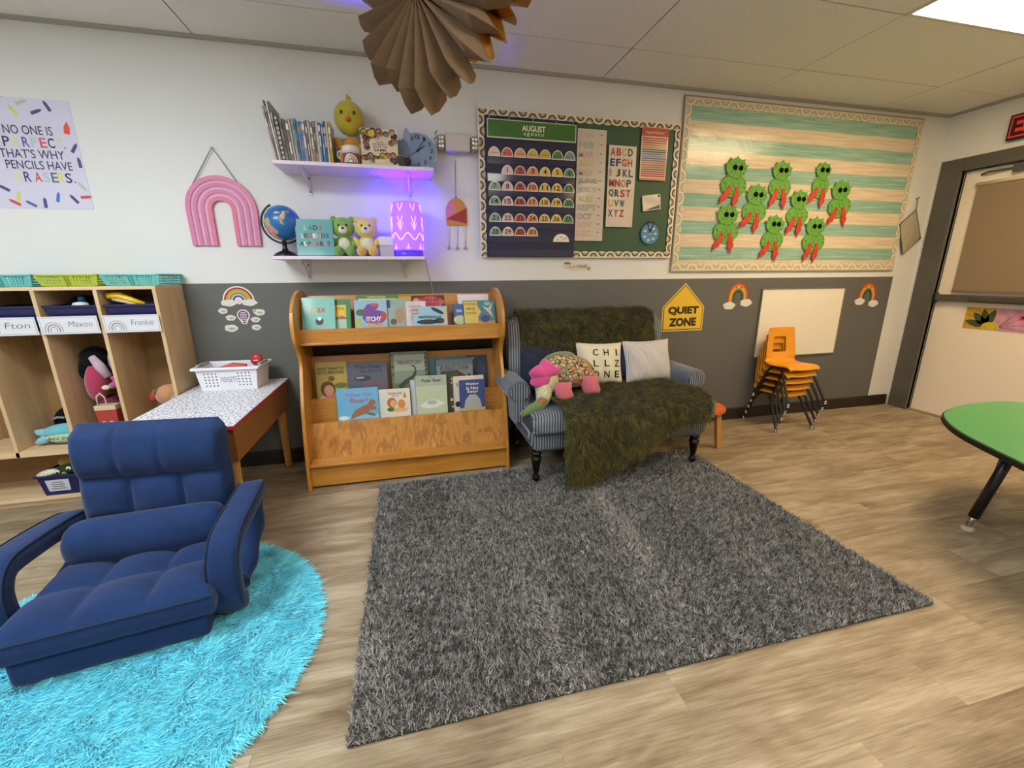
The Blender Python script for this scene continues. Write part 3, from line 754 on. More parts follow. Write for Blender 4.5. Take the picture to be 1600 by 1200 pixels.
# --- striped bulletin board
bb = wall_thing('bulletin_board', 'wide bulletin board with teal and cream wood-stripe paper', 'bulletin board', 1.985, 1.27)
BW, BH = 2.215, 1.185
MB().box(0, BW, -0.012, -0.001, 0, BH).obj('board', mat('d0c8b4', 0.6), bb)
def board_paper():
    m = bpy.data.materials.new('striped_board_paper'); t, b = nt(m)
    tc = t.nodes.new('ShaderNodeTexCoord'); sp = t.nodes.new('ShaderNodeSeparateXYZ'); t.links.new(tc.outputs['Object'], sp.inputs[0])
    mp = t.nodes.new('ShaderNodeMapping'); mp.inputs['Scale'].default_value = (1.2, 1, 26); t.links.new(tc.outputs['Object'], mp.inputs['Vector'])
    n = t.nodes.new('ShaderNodeTexNoise'); n.inputs['Scale'].default_value = 3; n.inputs['Detail'].default_value = 4; t.links.new(mp.outputs[0], n.inputs['Vector'])
    a = t.nodes.new('ShaderNodeMath'); a.operation = 'MULTIPLY_ADD'; a.inputs[1].default_value = 1 / 0.191; a.inputs[2].default_value = 0.08
    t.links.new(sp.outputs[2], a.inputs[0])
    f = t.nodes.new('ShaderNodeMath'); f.operation = 'FRACT'; t.links.new(a.outputs[0], f.inputs[0])
    gt = t.nodes.new('ShaderNodeMath'); gt.operation = 'GREATER_THAN'; gt.inputs[1].default_value = 0.5; t.links.new(f.outputs[0], gt.inputs[0])
    r1 = ramp(t, [(0.3, 'c9b398'), (0.55, 'd8c8ae'), (0.75, 'e2d6c0')], n.outputs['Fac'])
    r2 = ramp(t, [(0.3, '7ba595'), (0.55, '92b6a6'), (0.75, 'b0cabc')], n.outputs['Fac'])
    mx = t.nodes.new('ShaderNodeMix'); mx.data_type = 'RGBA'; t.links.new(gt.outputs[0], mx.inputs[0]); t.links.new(r1.outputs[0], mx.inputs[6]); t.links.new(r2.outputs[0], mx.inputs[7])
    t.links.new(mx.outputs[2], b.inputs['Base Color']); b.inputs['Roughness'].default_value = 0.2
    n2 = t.nodes.new('ShaderNodeTexNoise'); n2.inputs['Scale'].default_value = 5; n2.inputs['Detail'].default_value = 4; t.links.new(tc.outputs['Object'], n2.inputs['Vector'])
    bp = t.nodes.new('ShaderNodeBump'); bp.inputs['Strength'].default_value = 0.6; bp.inputs['Distance'].default_value = 0.01
    t.links.new(n2.outputs['Fac'], bp.inputs['Height']); t.links.new(bp.outputs['Normal'], b.inputs['Normal'])
    return m
MB().box(0.012, BW - 0.012, -0.0145, -0.012, 0.012, BH - 0.012).obj('striped_paper', board_paper(), bb)
MC = (mat('d8cfb8', 0.5), mat('a9a083', 0.6), mat('cfc6ae', 0.6), mat('b9b097', 0.6))
scallop_border(bb, 0, BW, BH - 0.005, BH, True, -1, -0.0145, MC, 0.072, 0.05)
scallop_border(bb, 0, BW, 0.0, 0, True, 1, -0.0145, MC, 0.072, 0.055)
scallop_border(bb, 0.0, 0, 0.05, BH - 0.05, False, 1, -0.0175, MC, 0.072, 0.05)
scallop_border(bb, BW, BW, 0.05, BH - 0.05, False, -1, -0.0175, MC, 0.072, 0.05)
fr = MB(); fr.box(-0.008, 0, -0.016, 0, -0.008, BH + 0.008); fr.box(BW, BW + 0.008, -0.016, 0, -0.008, BH + 0.008); fr.box(0, BW, -0.016, 0, -0.008, 0); fr.box(0, BW, -0.016, 0, BH, BH + 0.008)
fr.obj('frame', mat('9c9480', 0.5), bb)

# --- nine green paper monsters
MON = [(2.452, 1.955, 0.05, 'leftmost of the top row'), (2.87, 1.955, -0.02, 'middle of the top row'), (3.26, 1.975, 0.03, 'top row, folded beside a shadow'), (3.475, 1.835, -0.1, 'farthest right'),
       (2.665, 1.775, 0.04, 'left of the middle row'), (3.075, 1.755, 0.0, 'right of the middle row'), (2.425, 1.625, 0.0, 'lowest at the left'), (2.87, 1.565, 0.03, 'middle of the lowest row'), (3.275, 1.555, -0.02, 'lowest at the right')]
M_MG = voro('monster_green', [(0.0, '2a5a1c'), (0.26, '356e22'), (0.32, '5f9a3a'), (1.0, '6aa644')], 62, 0.7)
M_RED = mat('c23a22', 0.6, var=0.15, vscale=30); M_EYE = mat('0a0f08', 0.9, spec=0.1)
for i, (mx, mz, tl, pos) in enumerate(MON):
    rr = random.Random(i + 3); s = 0.92 if i in (1, 5, 7) else 1.0
    t = thing('paper_monster', 'green paper monster with red legs, ' + pos, 'paper craft', (mx, -0.0215, mz), (0, tl, 0), 'paper monsters on the striped board'); t.scale = (1.16, 1.0, 1.08)
    bw = (0.068 if i == 2 else 0.096) * s
    bd = [(bw * 1.02 * (1 + 0.04 * rr.uniform(-1, 1)) * math.cos(2 * PI * k / 20), -0.06 + 0.078 * s * math.sin(2 * PI * k / 20)) for k in range(20)]
    MB().sheet(bd, 0, 0.005).obj('body', M_MG, t)
    hd = []
    for k in range(40):
        a = 2 * PI * k / 40; r_ = 0.074 * s * (0.78 if i == 2 else 1)
        if 0.1 < a < PI - 0.1 and k % 4 == 2: r_ *= 1.26
        hd.append((r_ * 1.05 * math.cos(a), 0.050 + r_ * 0.86 * math.sin(a)))
    h = MB().sheet(hd, -0.004, 0.004).obj('head', M_MG, t)
    for sx_ in (-1, 1):
        MB().sheet(disc(sx_ * 0.022 * s + 0.010, 0.055, 0.017, 10, 0.018), -0.008, 0.002).obj('eye', M_EYE, h)
    for sx_ in (-1, 1):
        lean = sx_ * rr.uniform(0.1, 0.45) - 0.15
        lg = [(-0.013, 0), (0.012, 0.004), (0.016, -0.03), (0.028, -0.055), (0.020, -0.072), (0.026, -0.095), (0.010, -0.115), (-0.008, -0.155), (-0.010, -0.125), (-0.024, -0.10), (-0.016, -0.075), (-0.022, -0.05), (-0.010, -0.035)]
        MB().sheet(rpoly([(x * 0.95, z * 0.95) for x, z in lg], lean, (sx_ * 0.026 * s, -0.07)), -0.006, 0.004).obj('leg', M_RED, t)

# --- stickers on the grey lower wall
RBC = ['b5432c', 'd88a32', 'd8b93c', '6f8a34', '2f4a44']
def rainbow(parent, cx, cz, r, cols, y=-0.0015, thick=None, face=False):
    w = (thick or r * 0.6) / len(cols)
    for i, c in enumerate(cols):
        MB().ring([(cx + (r - i * w) * math.cos(PI * k / 20), cz + (r - i * w) * math.sin(PI * k / 20)) for k in range(21)],
                  [(cx + (r - (i + 1) * w) * math.cos(PI * k / 20), cz + (r - (i + 1) * w) * math.sin(PI * k / 20)) for k in range(21)], y).obj('rainbow_band', mat(c, 0.5), parent)
YD = -0.0065
M_CLD = mat('d9d8d2', 0.5, var=0.06, vscale=60)
s0 = wall_thing('rainbow_sticker', 'rainbow sticker with clouds and white edge left of bookcase', 'sticker', -1.024, 1.105, YD)
MB().sheet([(-0.088, -0.012)] + [(0.088 * math.cos(PI - PI * k / 16), 0.088 * math.sin(PI - PI * k / 16)) for k in range(17)] + [(0.088, -0.012)], 0, 0.001).obj('sticker_edge', mat('e6e0dc', 0.5), s0)
rainbow(s0, 0, 0, 0.080, ['8a3628', 'cf8a3a', 'c8a648', '7a9048', 'b9b4ac', '4a3566'], thick=0.058)
for cx in (-0.058, 0.058): MB().sheet(cloud2(cx, -0.014, 0.088, 0.042, 2 if cx < 0 else 5), -0.0026).obj('cloud_print', M_CLD, s0)
MB().sheet(disc(0, -0.006, 0.017), -0.0024).obj('centre_print', mat('d8cfe0', 0.5), s0)
bl = wall_thing('balloon_sticker', 'purple hot air balloon sticker among the cloud stickers', 'sticker', -1.012, 1.015, YD)
MB().sheet([(0.036 * math.cos(a), 0.036 * math.sin(a)) for a in [R(-35 + 250 * k / 16) for k in range(17)]] + [(-0.012, -0.055), (0.012, -0.055)], 0, 0.001).obj('sticker_edge', mat('e0dadc', 0.5), bl)
MB().sheet([(0.029 * math.cos(a), 0.029 * math.sin(a)) for a in [R(-35 + 250 * k / 16) for k in range(17)]] + [(-0.008, -0.036), (0.008, -0.036)], -0.0012).obj('balloon_print', mat('5a3a5c', 0.5), bl)
m = MB()
for k, w in enumerate((0.015, 0.02, 0.02, 0.018, 0.016)): m.sheet(rect(-w, w, 0.014 - k * 0.011, 0.019 - k * 0.011), -0.0021)
m.obj('line_print', mat('d6c6d6', 0.5), bl)
MB().sheet(rect(-0.008, 0.008, -0.05, -0.041), -0.0012).obj('basket_print', mat('3a363c', 0.5), bl)
for i, (x, z, w, h, wd) in enumerate([(-1.122, 1.043, 0.052, 0.036, 'upper left of'), (-1.085, 1.0, 0.056, 0.036, 'close to the left of'), (-1.092, 0.935, 0.076, 0.046, 'lower left of'),
                                      (-0.92, 1.03, 0.066, 0.042, 'with a sun, right of'), (-0.948, 0.985, 0.054, 0.034, 'close to the right of'), (-0.95, 0.936, 0.054, 0.036, 'lower right of')]):
    c = wall_thing('cloud_sticker', 'small white cloud sticker %s the purple balloon' % wd, 'sticker', x, z, YD, 'cloud stickers')
    MB().sheet(cloud2(0, 0, w, h, i), 0, 0.001).obj('cloud', M_CLD, c)
    MB().sheet(cloud2(0.004, -0.002, w * 0.5, h * 0.35, i + 2), -0.0011).obj('line_print', mat('a9a8a4', 0.5), c)
    if 'sun' in wd:
        MB().sheet([(0.013 * (1 if k % 2 else 0.72) * math.cos(2 * PI * k / 16) - 0.026, 0.013 * (1 if k % 2 else 0.72) * math.sin(2 * PI * k / 16) + 0.012) for k in range(16)], -0.0012).obj('sun_print', mat('b3b06a', 0.5), c)
for x, z, fl_, lab in ((2.625, 1.01, 1, 'smiling rainbow sticker between quiet sign and whiteboard'), (3.985, 0.995, -1, 'smiling rainbow sticker at the right end near the door')):
    s_ = wall_thing('rainbow_sticker', lab, 'sticker', x, z, YD)
    cols = ['b5432c', 'd07a2a', 'd6b04a', '77803a', '2a4038']
    w = 0.018
    for i, c in enumerate(cols):
        def ol(r): return [(-r, -0.005)] + [(-r * math.cos(PI * k / 16), 0.045 + 1.25 * r * math.sin(PI * k / 16)) for k in range(17)] + [(r, -0.005)]
        MB().ring(ol(0.098 - i * 0.0125), ol(0.098 - (i + 1) * 0.0125 - 0.0004), -0.0006, 0.0008).obj('rainbow_band', mat(c, 0.5), s_)
    for cx, dz in ((-0.075, -0.02 if fl_ > 0 else 0.0), (0.085, 0.0 if fl_ > 0 else -0.02)):
        MB().sheet(cloud2(cx, dz, 0.115, 0.062, 1 + (cx > 0)), -0.0016).obj('cloud_print', M_CLD, s_)
    m = MB()
    for ex_ in (-0.025, 0.025): m.sheet(disc(ex_, 0.125, 0.006, 8), -0.0016)
    m.obj('eye_print', mat('1a1410', 0.5), s_)

qz = wall_thing('quiet_sign', 'yellow house-shaped sign reading quiet zone', 'sign', 2.128, 0.80, YD)
def house(e): return [(-0.188 + e, e), (0.188 - e, e), (0.188 - e, 0.192 - e * 0.3), (0.0, 0.378 - e * 1.35), (-0.188 + e, 0.192 - e * 0.3)]
MB().sheet(house(0), 0, 0.002).obj('plate', mat('d9c36a', 0.45), qz)
MB().sheet(house(0.010), -0.002).obj('black_line_print', mat('2a2414', 0.5), qz)
MB().sheet(house(0.016), -0.003).obj('yellow_print', mat('e0b82e', 0.45, name='sign_yellow'), qz)
tx = MB(); text(tx, 'QUIET', -0.138, 0.138, 0.126, 0.196, -0.0042, 0.055); text(tx, 'ZONE', -0.124, 0.124, 0.038, 0.106, -0.0042, 0.055)
tx.obj('lettering', mat('231c16', 0.5), qz)

wbd = wall_thing('whiteboard', 'small blank whiteboard on the grey wall behind yellow chairs', 'whiteboard', 2.855, 0.55, YD)
MB().box(0, 0.85, -0.012, 0, 0, 0.565).obj('panel', mat('e6e0d2', 0.35, name='whiteboard_white'), wbd)
fr = MB(); e = 0.008
fr.box(-e, 0, -0.016, 0, -e, 0.573); fr.box(0.85, 0.858, -0.016, 0, -e, 0.573); fr.box(0, 0.85, -0.016, 0, -e, 0); fr.box(0, 0.85, -0.016, 0, 0.565, 0.573)
fr.obj('frame', mat('8f8a78', 0.35, metal=0.5), wbd)

# --- pouch hanging by the corner
ph = thing('hanging_pouch', 'grey cloth pouch hanging from one corner beside the door', 'pouch', (4.318, -0.002, 1.86))
corn = [(0.0, -0.09), (0.125, -0.325), (-0.045, -0.46), (-0.15, -0.215)]
def pq(u, v):
    a, b, c, d_ = corn
    x = (1 - u) * (1 - v) * a[0] + u * (1 - v) * b[0] + u * v * c[0] + (1 - u) * v * d_[0]
    z = (1 - u) * (1 - v) * a[1] + u * (1 - v) * b[1] + u * v * c[1] + (1 - u) * v * d_[1]
    return x, z
bulge = lambda u, v: (16 * u * (1 - u) * v * (1 - v)) ** 0.6
m = MB(); m.grid(lambda u, v: (pq(u, v)[0], -0.020 - 0.014 * bulge(u, v), pq(u, v)[1]), 8, 8); m.grid(lambda u, v: (pq(u, v)[0], -0.020 + 0.006 * bulge(u, v), pq(u, v)[1]), 8, 8)
m.obj('bag', mat('a59c86', 0.8, var=0.08, vscale=30), ph, smooth=True)
MB().tube([(c_[0], -0.02, c_[1]) for c_ in corn + [corn[0]]], 0.004, 6).obj('piping', mat('4c463c', 0.8), ph)
MB().tube([(0.002, -0.02, -0.09), (0.004, -0.016, -0.04), (0.0, -0.012, 0.0)], 0.003, 6).obj('loop', mat('4c463c', 0.8), ph)
MB().tube([(0, 0, 0), (0, -0.02, 0), (0.0, -0.022, 0.012)], 0.004, 6).obj('hook', mat('1f1b18', 0.5), ph)
# ================================================================== things on the two wall shelves
ZU, ZL = 1.862, 1.362     # shelf tops
# --- row of thin books, spines out, the first few leaning
SPC = ['b98f88', '3d3d3a', 'c9c7bd', '4a4d46', '2e2626', '5c5546', '3f4436', '6d5248', '9b9684', 'a6a39a', '2f6a86', '4a6f9c', '3e5f8c', '8a7f8a', '6f6068', '9c937c', '7e6a54', '927a5c', 'b9b3a6', '2a5a86', '3a7fae', '26406a', 'b9a88c', 'a9923c']
SPN = ['dusty pink', 'charcoal', 'off-white', 'dark grey-green', 'black and brown checked', 'olive brown', 'dark olive', 'reddish brown', 'greyish tan', 'light grey', 'petrol blue', 'mid blue', 'denim blue', 'mauve', 'plum grey', 'khaki', 'brown', 'tan', 'pale', 'deep blue', 'bright blue', 'navy', 'cream', 'ochre yellow']
x = -0.655; rr = random.Random(5)
for i, (c, nm) in enumerate(zip(SPC, SPN)):
    lean = i < 5
    w = (0.010, 0.008, 0.008, 0.009, 0.016)[i] if lean else rr.uniform(0.0105, 0.0145)
    h = (0.262, 0.29, 0.288, 0.285, 0.225)[i] if lean else rr.uniform(0.198, 0.212)
    dpt = (0.20, 0.20, 0.20, 0.19, 0.17)[i] if lean else rr.uniform(0.14, 0.165)
    tl = -R((7.5, 7.0, 6.5, 6.0, 5.0)[i]) if lean else -R(max(0.0, 4.0 - (i - 5) * 0.25))
    ang = tl
    wx = w / max(0.9, math.cos(tl)) + (0.0006)
    o = thing('book', 'thin %s book spine, %s from left on the upper shelf' % (nm, ORD[i]), 'book', (x, -0.235 + (0 if lean else rr.uniform(0, 0.015)), ZU + abs(math.sin(tl)) * 0.0), (0, ang, 0), 'books on the upper shelf')
    cv = MB(); cv.box(0, w, 0, dpt, 0, h); cv.obj('cover', mat(c, 0.4, var=0.25, vscale=70, coat=0.2), o, bevel=0.0015)
    lb = MB()
    if i == 4:
        for k in range(9): lb.box(0.002, w - 0.002, -0.0006, 0, 0.01 + k * 0.024, 0.021 + k * 0.024)
        lb.obj('spine_check', mat('c3a49a', 0.5), o)
    else:
        z0 = h * rr.uniform(0.70, 0.82); lb.box(0.001, w - 0.001, -0.0005, 0.0, z0, min(h - 0.006, z0 + 0.03)); z0 = h * rr.uniform(0.15, 0.4); lb.box(0.003, w - 0.003, -0.0005, 0, z0, z0 + h * 0.28)
        lb.obj('spine_print', mat(random.Random(i).choice(['cfc9bb', 'b4a99a', 'd9d4cb', '8c8478', '3f3a36']), 0.5, var=0.3, vscale=120), o)
    x += wx

# --- plush helpers
def plush(mb, name, c, parent, sub=0, var=0.06, bump=0.35):
    dark = max(lin(c)[:3]) < 0.06
    return mb.obj(name, mat(c, 0.95 if dark else 0.9, var=var, vscale=40, bump=bump, bscale=260, sheen=0.03 if dark else 0.5, spec=0.1 if dark else 0.5), parent, smooth=True)

# a plain yellow chick toy
ck = thing('chick_toy', 'plain yellow plush chick sitting behind a striped mug', 'plush toy', (-0.262, -0.115, ZU), (0, 0, 0))
plush(MB().ball((0, 0, 0.085), (0.068, 0.06, 0.085)), 'body', 'c98f22', ck)
hd = plush(MB().ball((0.0, -0.012, 0.262), (0.084, 0.075, 0.092), nu=20, nv=14), 'head', 'b3a322', ck)
m = MB(); m.tube([(0, 0.0, 0.345), (0.004, 0, 0.372), (-0.006, 0, 0.388)], [0.02, 0.014, 0.004], 8); plush(m, 'tuft', 'b3a322', hd)
for s_ in (-1, 1):
    MB().ball((s_ * 0.034, -0.082, 0.272), (0.008, 0.006, 0.010), nu=10, nv=7).obj('eye', mat('141210', 0.2), hd, smooth=True)
    plush(MB().ball((s_ * 0.062, -0.03, 0.11), (0.022, 0.03, 0.05), (0, s_ * 0.4, 0)), 'wing', 'cf9428', ck)
    plush(MB().ball((s_ * 0.038, -0.06, 0.045), (0.032, 0.042, 0.04)), 'foot', 'd08a1e', ck)
m = MB(); m.lathe([(0.016, 0), (0.010, 0.012), (0.001, 0.024)], 10, (0, -0.083, 0.238), Matrix.Rotation(PI / 2, 4, 'X')); m.obj('beak', mat('c2741c', 0.7), hd, smooth=True)

# mug with rainbow
mg = thing('mug', 'white mug with rainbow band and brown lower half', 'mug', (-0.262, -0.205, ZU))
MB().lathe([(0.047, 0), (0.050, 0.004), (0.050, 0.054)], 24).obj('lower_band', mat('7c5a50', 0.4), mg, smooth=True)
MB().lathe([(0.0502, 0.054), (0.0505, 0.092), (0.048, 0.094), (0.046, 0.090), (0.045, 0.03)], 24).obj('cup', mat('d8d2cc', 0.25), mg, smooth=True)
MB().tube([(-0.048, 0.006, 0.075), (-0.072, 0.012, 0.068), (-0.076, 0.014, 0.045), (-0.048, 0.006, 0.025)], 0.0055, 8).obj('handle', mat('d8d2cc', 0.25), mg, smooth=True)
for i, (ro, ri, c) in enumerate([(0.042, 0.036, '8c3f3c'), (0.036, 0.030, 'd8cdbf'), (0.030, 0.024, 'b98a5c'), (0.024, 0.017, 'c9b79c'), (0.017, 0.010, '6f7f86'), (0.010, 0.0005, 'e0dad8')]):
    m = MB(); y_ = lambda q: 0
    for k in range(12):
        a, b = PI * k / 12, PI * (k + 1) / 12
        pts = [(ro * math.cos(a), ro * math.sin(a)), (ro * math.cos(b), ro * math.sin(b)), (ri * math.cos(b), ri * math.sin(b)), (ri * math.cos(a), ri * math.sin(a))]
        m.add([(p[0], -math.sqrt(max(0, 0.0513 ** 2 - (p[0]) ** 2)), 0.006 + p[1] * 1.2) for p in pts], [(0, 1, 2, 3)])
    m.obj('rainbow_print', mat(c, 0.4), mg)

# --- generic book standing face out
def face_book(name, label, x, y, z, w, h, lean, cover, rotz=0.0, th=0.012, group=None, pages=True, cat='book'):
    t = thing(name, label, cat, (x, y, z), (lean, 0, rotz), group)
    cv = MB(); cv.box(-w / 2, w / 2, -th, -th + 0.002, 0, h); cv.box(-w / 2, w / 2, -0.002, 0, 0, h); cv.box(-w / 2, -w / 2 + 0.003, -th, 0, 0, h)
    c = cv.obj('cover', cover if not isinstance(cover, str) else mat(cover, 0.4, coat=0.3, var=0.05, vscale=12), t)
    if pages: MB().box(-w / 2 + 0.003, w / 2 - 0.003, -th + 0.002, -0.002, 0.003, h - 0.003).obj('pages', mat('ddd6c8', 0.8), t)
    t['_'] = 0; del t['_']
    return t, -th - 0.0006
def P(t, y, poly, c, name='cover_print', rough=0.45):
    return MB().sheet(poly, y, 0.0004).obj(name, mat(c, rough) if isinstance(c, str) else c, t)
def T(t, y, s, x0, x1, z0, z1, c, bold=0.015, name='title', slant=0.0):
    q = MB(); text(q, s, x0, x1, z0, z1, y - 0.0007, bold, slant=slant); return q.obj(name, mat(c, 0.5), t)

t, y = face_book('picture_book', 'cream picture book covered with children faces on upper shelf', -0.105, -0.215, ZU + 0.003, 0.205, 0.20, -0.20, 'd8c9a0')
P(t, y, rect(-0.045, 0.05, 0.07, 0.135), 'dccbb4', 'title_panel')
T(t, y - 0.0003, "WE'RE", -0.02, 0.025, 0.122, 0.131, '8a6a5c'); T(t, y - 0.0003, 'DIFFERENT', -0.038, 0.045, 0.108, 0.119, '8a6a5c'); T(t, y - 0.0003, "WE'RE THE", -0.038, 0.045, 0.094, 0.104, '4a3a34'); T(t, y - 0.0003, 'SAME', -0.032, 0.040, 0.073, 0.090, '5a4038')
rr = random.Random(11)
fc = ['8d5f45', 'c49a78', '6a4634', 'b07f5e', 'd0a888', 'cdb43a', '7a7a82']
for i in range(60):
    a = rr.uniform(0, 2 * PI); px, pz = rr.uniform(-0.088, 0.088), rr.uniform(0.018, 0.185)
    if -0.06 < px < 0.065 and 0.055 < pz < 0.15: continue
    hr = MB().sheet(disc(px, pz + 0.004, 0.017, 10), y, 0.0003).obj('hair_print', mat(rr.choice(['2c2220', '4a3424', '1e1a1c', '6a4a2c']), 0.6), t)
    MB().sheet(disc(px, pz, 0.013, 10), y - 0.0004, 0.0003).obj('face_print', mat(rr.choice(fc), 0.6), hr)
P(t, y - 0.001, disc(-0.04, 0.172, 0.019), 'd0b93c', 'sun_print')
P(t, y - 0.001, rect(-0.03, 0.03, 0.008, 0.03), 'dccbb4', 'title_panel')

# --- blue elephant clock
ek = thing('clock', 'blue elephant-shaped clock with black numerals', 'clock', (0.115, -0.12, ZU), (R(-5), 0, 0))
def clock_out(e):
    b = [(0.108 * math.cos(a) * (1 + e), 0.118 + 0.100 * math.sin(a) * (1 + e)) for a in [2 * PI * k / 32 for k in range(32)]]
    return b
M_CB = mat('7f93ad', 0.5, var=0.06, vscale=12); M_CW = mat('d3d6de', 0.5)
MB().sheet(clock_out(0.05), 0.0, 0.006).obj('white_edge', M_CW, ek)
MB().sheet(clock_out(0.0), -0.006, 0.004).obj('dial', M_CB, ek)
hd = MB().sheet(disc(-0.10, 0.112, 0.052, 20, 0.06), -0.008, 0.006).obj('head', mat('8395a8', 0.5), ek)
MB().tube([(-0.115, -0.012, 0.07), (-0.13, -0.014, 0.03), (-0.10, -0.016, 0.012), (-0.085, -0.014, 0.02)], [0.02, 0.016, 0.012, 0.008], 8).obj('trunk', mat('8395a8', 0.5), hd, smooth=True)
MB().sheet(disc(-0.062, 0.185, 0.020, 14, 0.055, 0), -0.010, 0.004).obj('ear', mat('93a2b8', 0.5), ek)
MB().sheet(disc(-0.135, 0.17, 0.014, 12, 0.035), -0.010, 0.004).obj('ear', mat('8c9cb2', 0.5), ek)
for fx in (-0.03, 0.085):
    MB().sheet([(fx - 0.028, 0.002), (fx + 0.028, 0.002), (fx + 0.024, 0.06), (fx - 0.02, 0.06)], -0.008, 0.005).obj('foot', M_CB, ek)
MB().tube([(0.098, -0.006, 0.19), (0.118, -0.008, 0.202), (0.108, -0.008, 0.222), (0.122, -0.008, 0.238)], 0.004, 6).obj('tail', mat('5a6a88', 0.5), ek, smooth=True)
M_NUM = mat('16203a', 0.5); m = MB()
for k in range(1, 13):
    a = PI / 2 - 2 * PI * k / 12; cx, cz = 0.082 * math.cos(a), 0.118 + 0.076 * math.sin(a); s_ = str(k)
    text(m, s_, cx - 0.007 * len(s_), cx + 0.007 * len(s_), cz - 0.011, cz + 0.011, -0.0115, 0.03)
m.obj('numerals', M_NUM, ek)
for a, L, w in ((0.6, 0.055, 0.007), (1.0, 0.075, 0.006), (3.75, 0.07, 0.003)):
    MB().sheet(rpoly([(-0.012, -w / 2), (L, -w / 4), (L, w / 4), (-0.012, w / 2)], a, (0, 0.118)), -0.0112, 0.001).obj('hand', M_NUM, ek)
MB().sheet(disc(0, 0.118, 0.008), -0.0125).obj('hub', M_NUM, ek)
MB().ball((0.075, -0.002, 0.0), (0.001, 0.001, 0.001)).obj('stand', M_CB, ek)
st = MB().box(-0.04, 0.04, 0.0, 0.03, 0.0, 0.05).obj('stand', mat('6b7b94', 0.5), ek)
# small dark plush at the foot of the clock
dp_ = thing('small_plush', 'small dark brown curled plush in front of the clock', 'plush toy', (0.012, -0.205, ZU))
plush(MB().ball((0, 0, 0.034), (0.042, 0.03, 0.034)), 'body', '4a3a3c', dp_); plush(MB().ball((0.034, -0.012, 0.030), (0.024, 0.022, 0.024)), 'head', '43353a', dp_)
plush(MB().ball((-0.035, -0.01, 0.02), (0.016, 0.016, 0.016)), 'paw', '54444a', dp_); plush(MB().ball((0.045, -0.005, 0.05), (0.008, 0.008, 0.012)), 'ear', '54444a', dp_)

# --- globe
gl = thing('globe', 'desk globe with blue oceans on a black stand', 'globe', (-0.69, -0.135, ZL))
MB().lathe([(0.066, 0), (0.068, 0.006), (0.05, 0.022), (0.02, 0.034), (0.013, 0.05), (0.012, 0.09)], 28).obj('base', mat('151417', 0.35), gl, smooth=True)
def globe_mat():
    m = bpy.data.materials.new('globe_map'); t, b = nt(m)
    tc = t.nodes.new('ShaderNodeTexCoord'); n = t.nodes.new('ShaderNodeTexNoise'); n.inputs['Scale'].default_value = 11; n.inputs['Detail'].default_value = 5
    t.links.new(tc.outputs['Object'], n.inputs['Vector'])
    n2 = t.nodes.new('ShaderNodeTexVoronoi'); n2.inputs['Scale'].default_value = 26; t.links.new(tc.outputs['Object'], n2.inputs['Vector'])
    sp = t.nodes.new('ShaderNodeSeparateColor'); t.links.new(n2.outputs['Color'], sp.inputs[0])
    land = ramp(t, [(0.0, 'c98f7c'), (0.25, 'c4a06a'), (0.45, '9aa85c'), (0.65, 'cbb394'), (0.85, 'c07f86')], sp.outputs[0]); land.color_ramp.interpolation = 'CONSTANT'
    sx_ = t.nodes.new('ShaderNodeSeparateXYZ'); t.links.new(tc.outputs['Object'], sx_.inputs[0])
    ad = t.nodes.new('ShaderNodeMath'); ad.operation = 'MULTIPLY_ADD'; ad.inputs[1].default_value = -1.4; t.links.new(sx_.outputs[0], ad.inputs[0]); t.links.new(n.outputs['Fac'], ad.inputs[2])
    gt = t.nodes.new('ShaderNodeMath'); gt.operation = 'GREATER_THAN'; gt.inputs[1].default_value = 0.53; t.links.new(ad.outputs[0], gt.inputs[0])
    mx = t.nodes.new('ShaderNodeMix'); mx.data_type = 'RGBA'; mx.inputs[6].default_value = lin('2467a8'); t.links.new(gt.outputs[0], mx.inputs[0]); t.links.new(land.outputs[0], mx.inputs[7])
    t.links.new(mx.outputs[2], b.inputs['Base Color']); b.inputs['Roughness'].default_value = 0.25
    return m
o = MB().ball((0, 0, 0), 0.098, nu=32, nv=20).obj('sphere', globe_mat(), gl, (0.005, 0, 0.188), (0.2, -0.4, 0), smooth=True)
arc = [(0.005 + 0.112 * math.sin(a), 0, 0.188 + 0.112 * math.cos(a)) for a in [R(-28 - 185 * k / 16) for k in range(17)]]
MB().tube(arc, 0.006, 8).obj('meridian_arm', mat('131214', 0.35), gl, smooth=True)

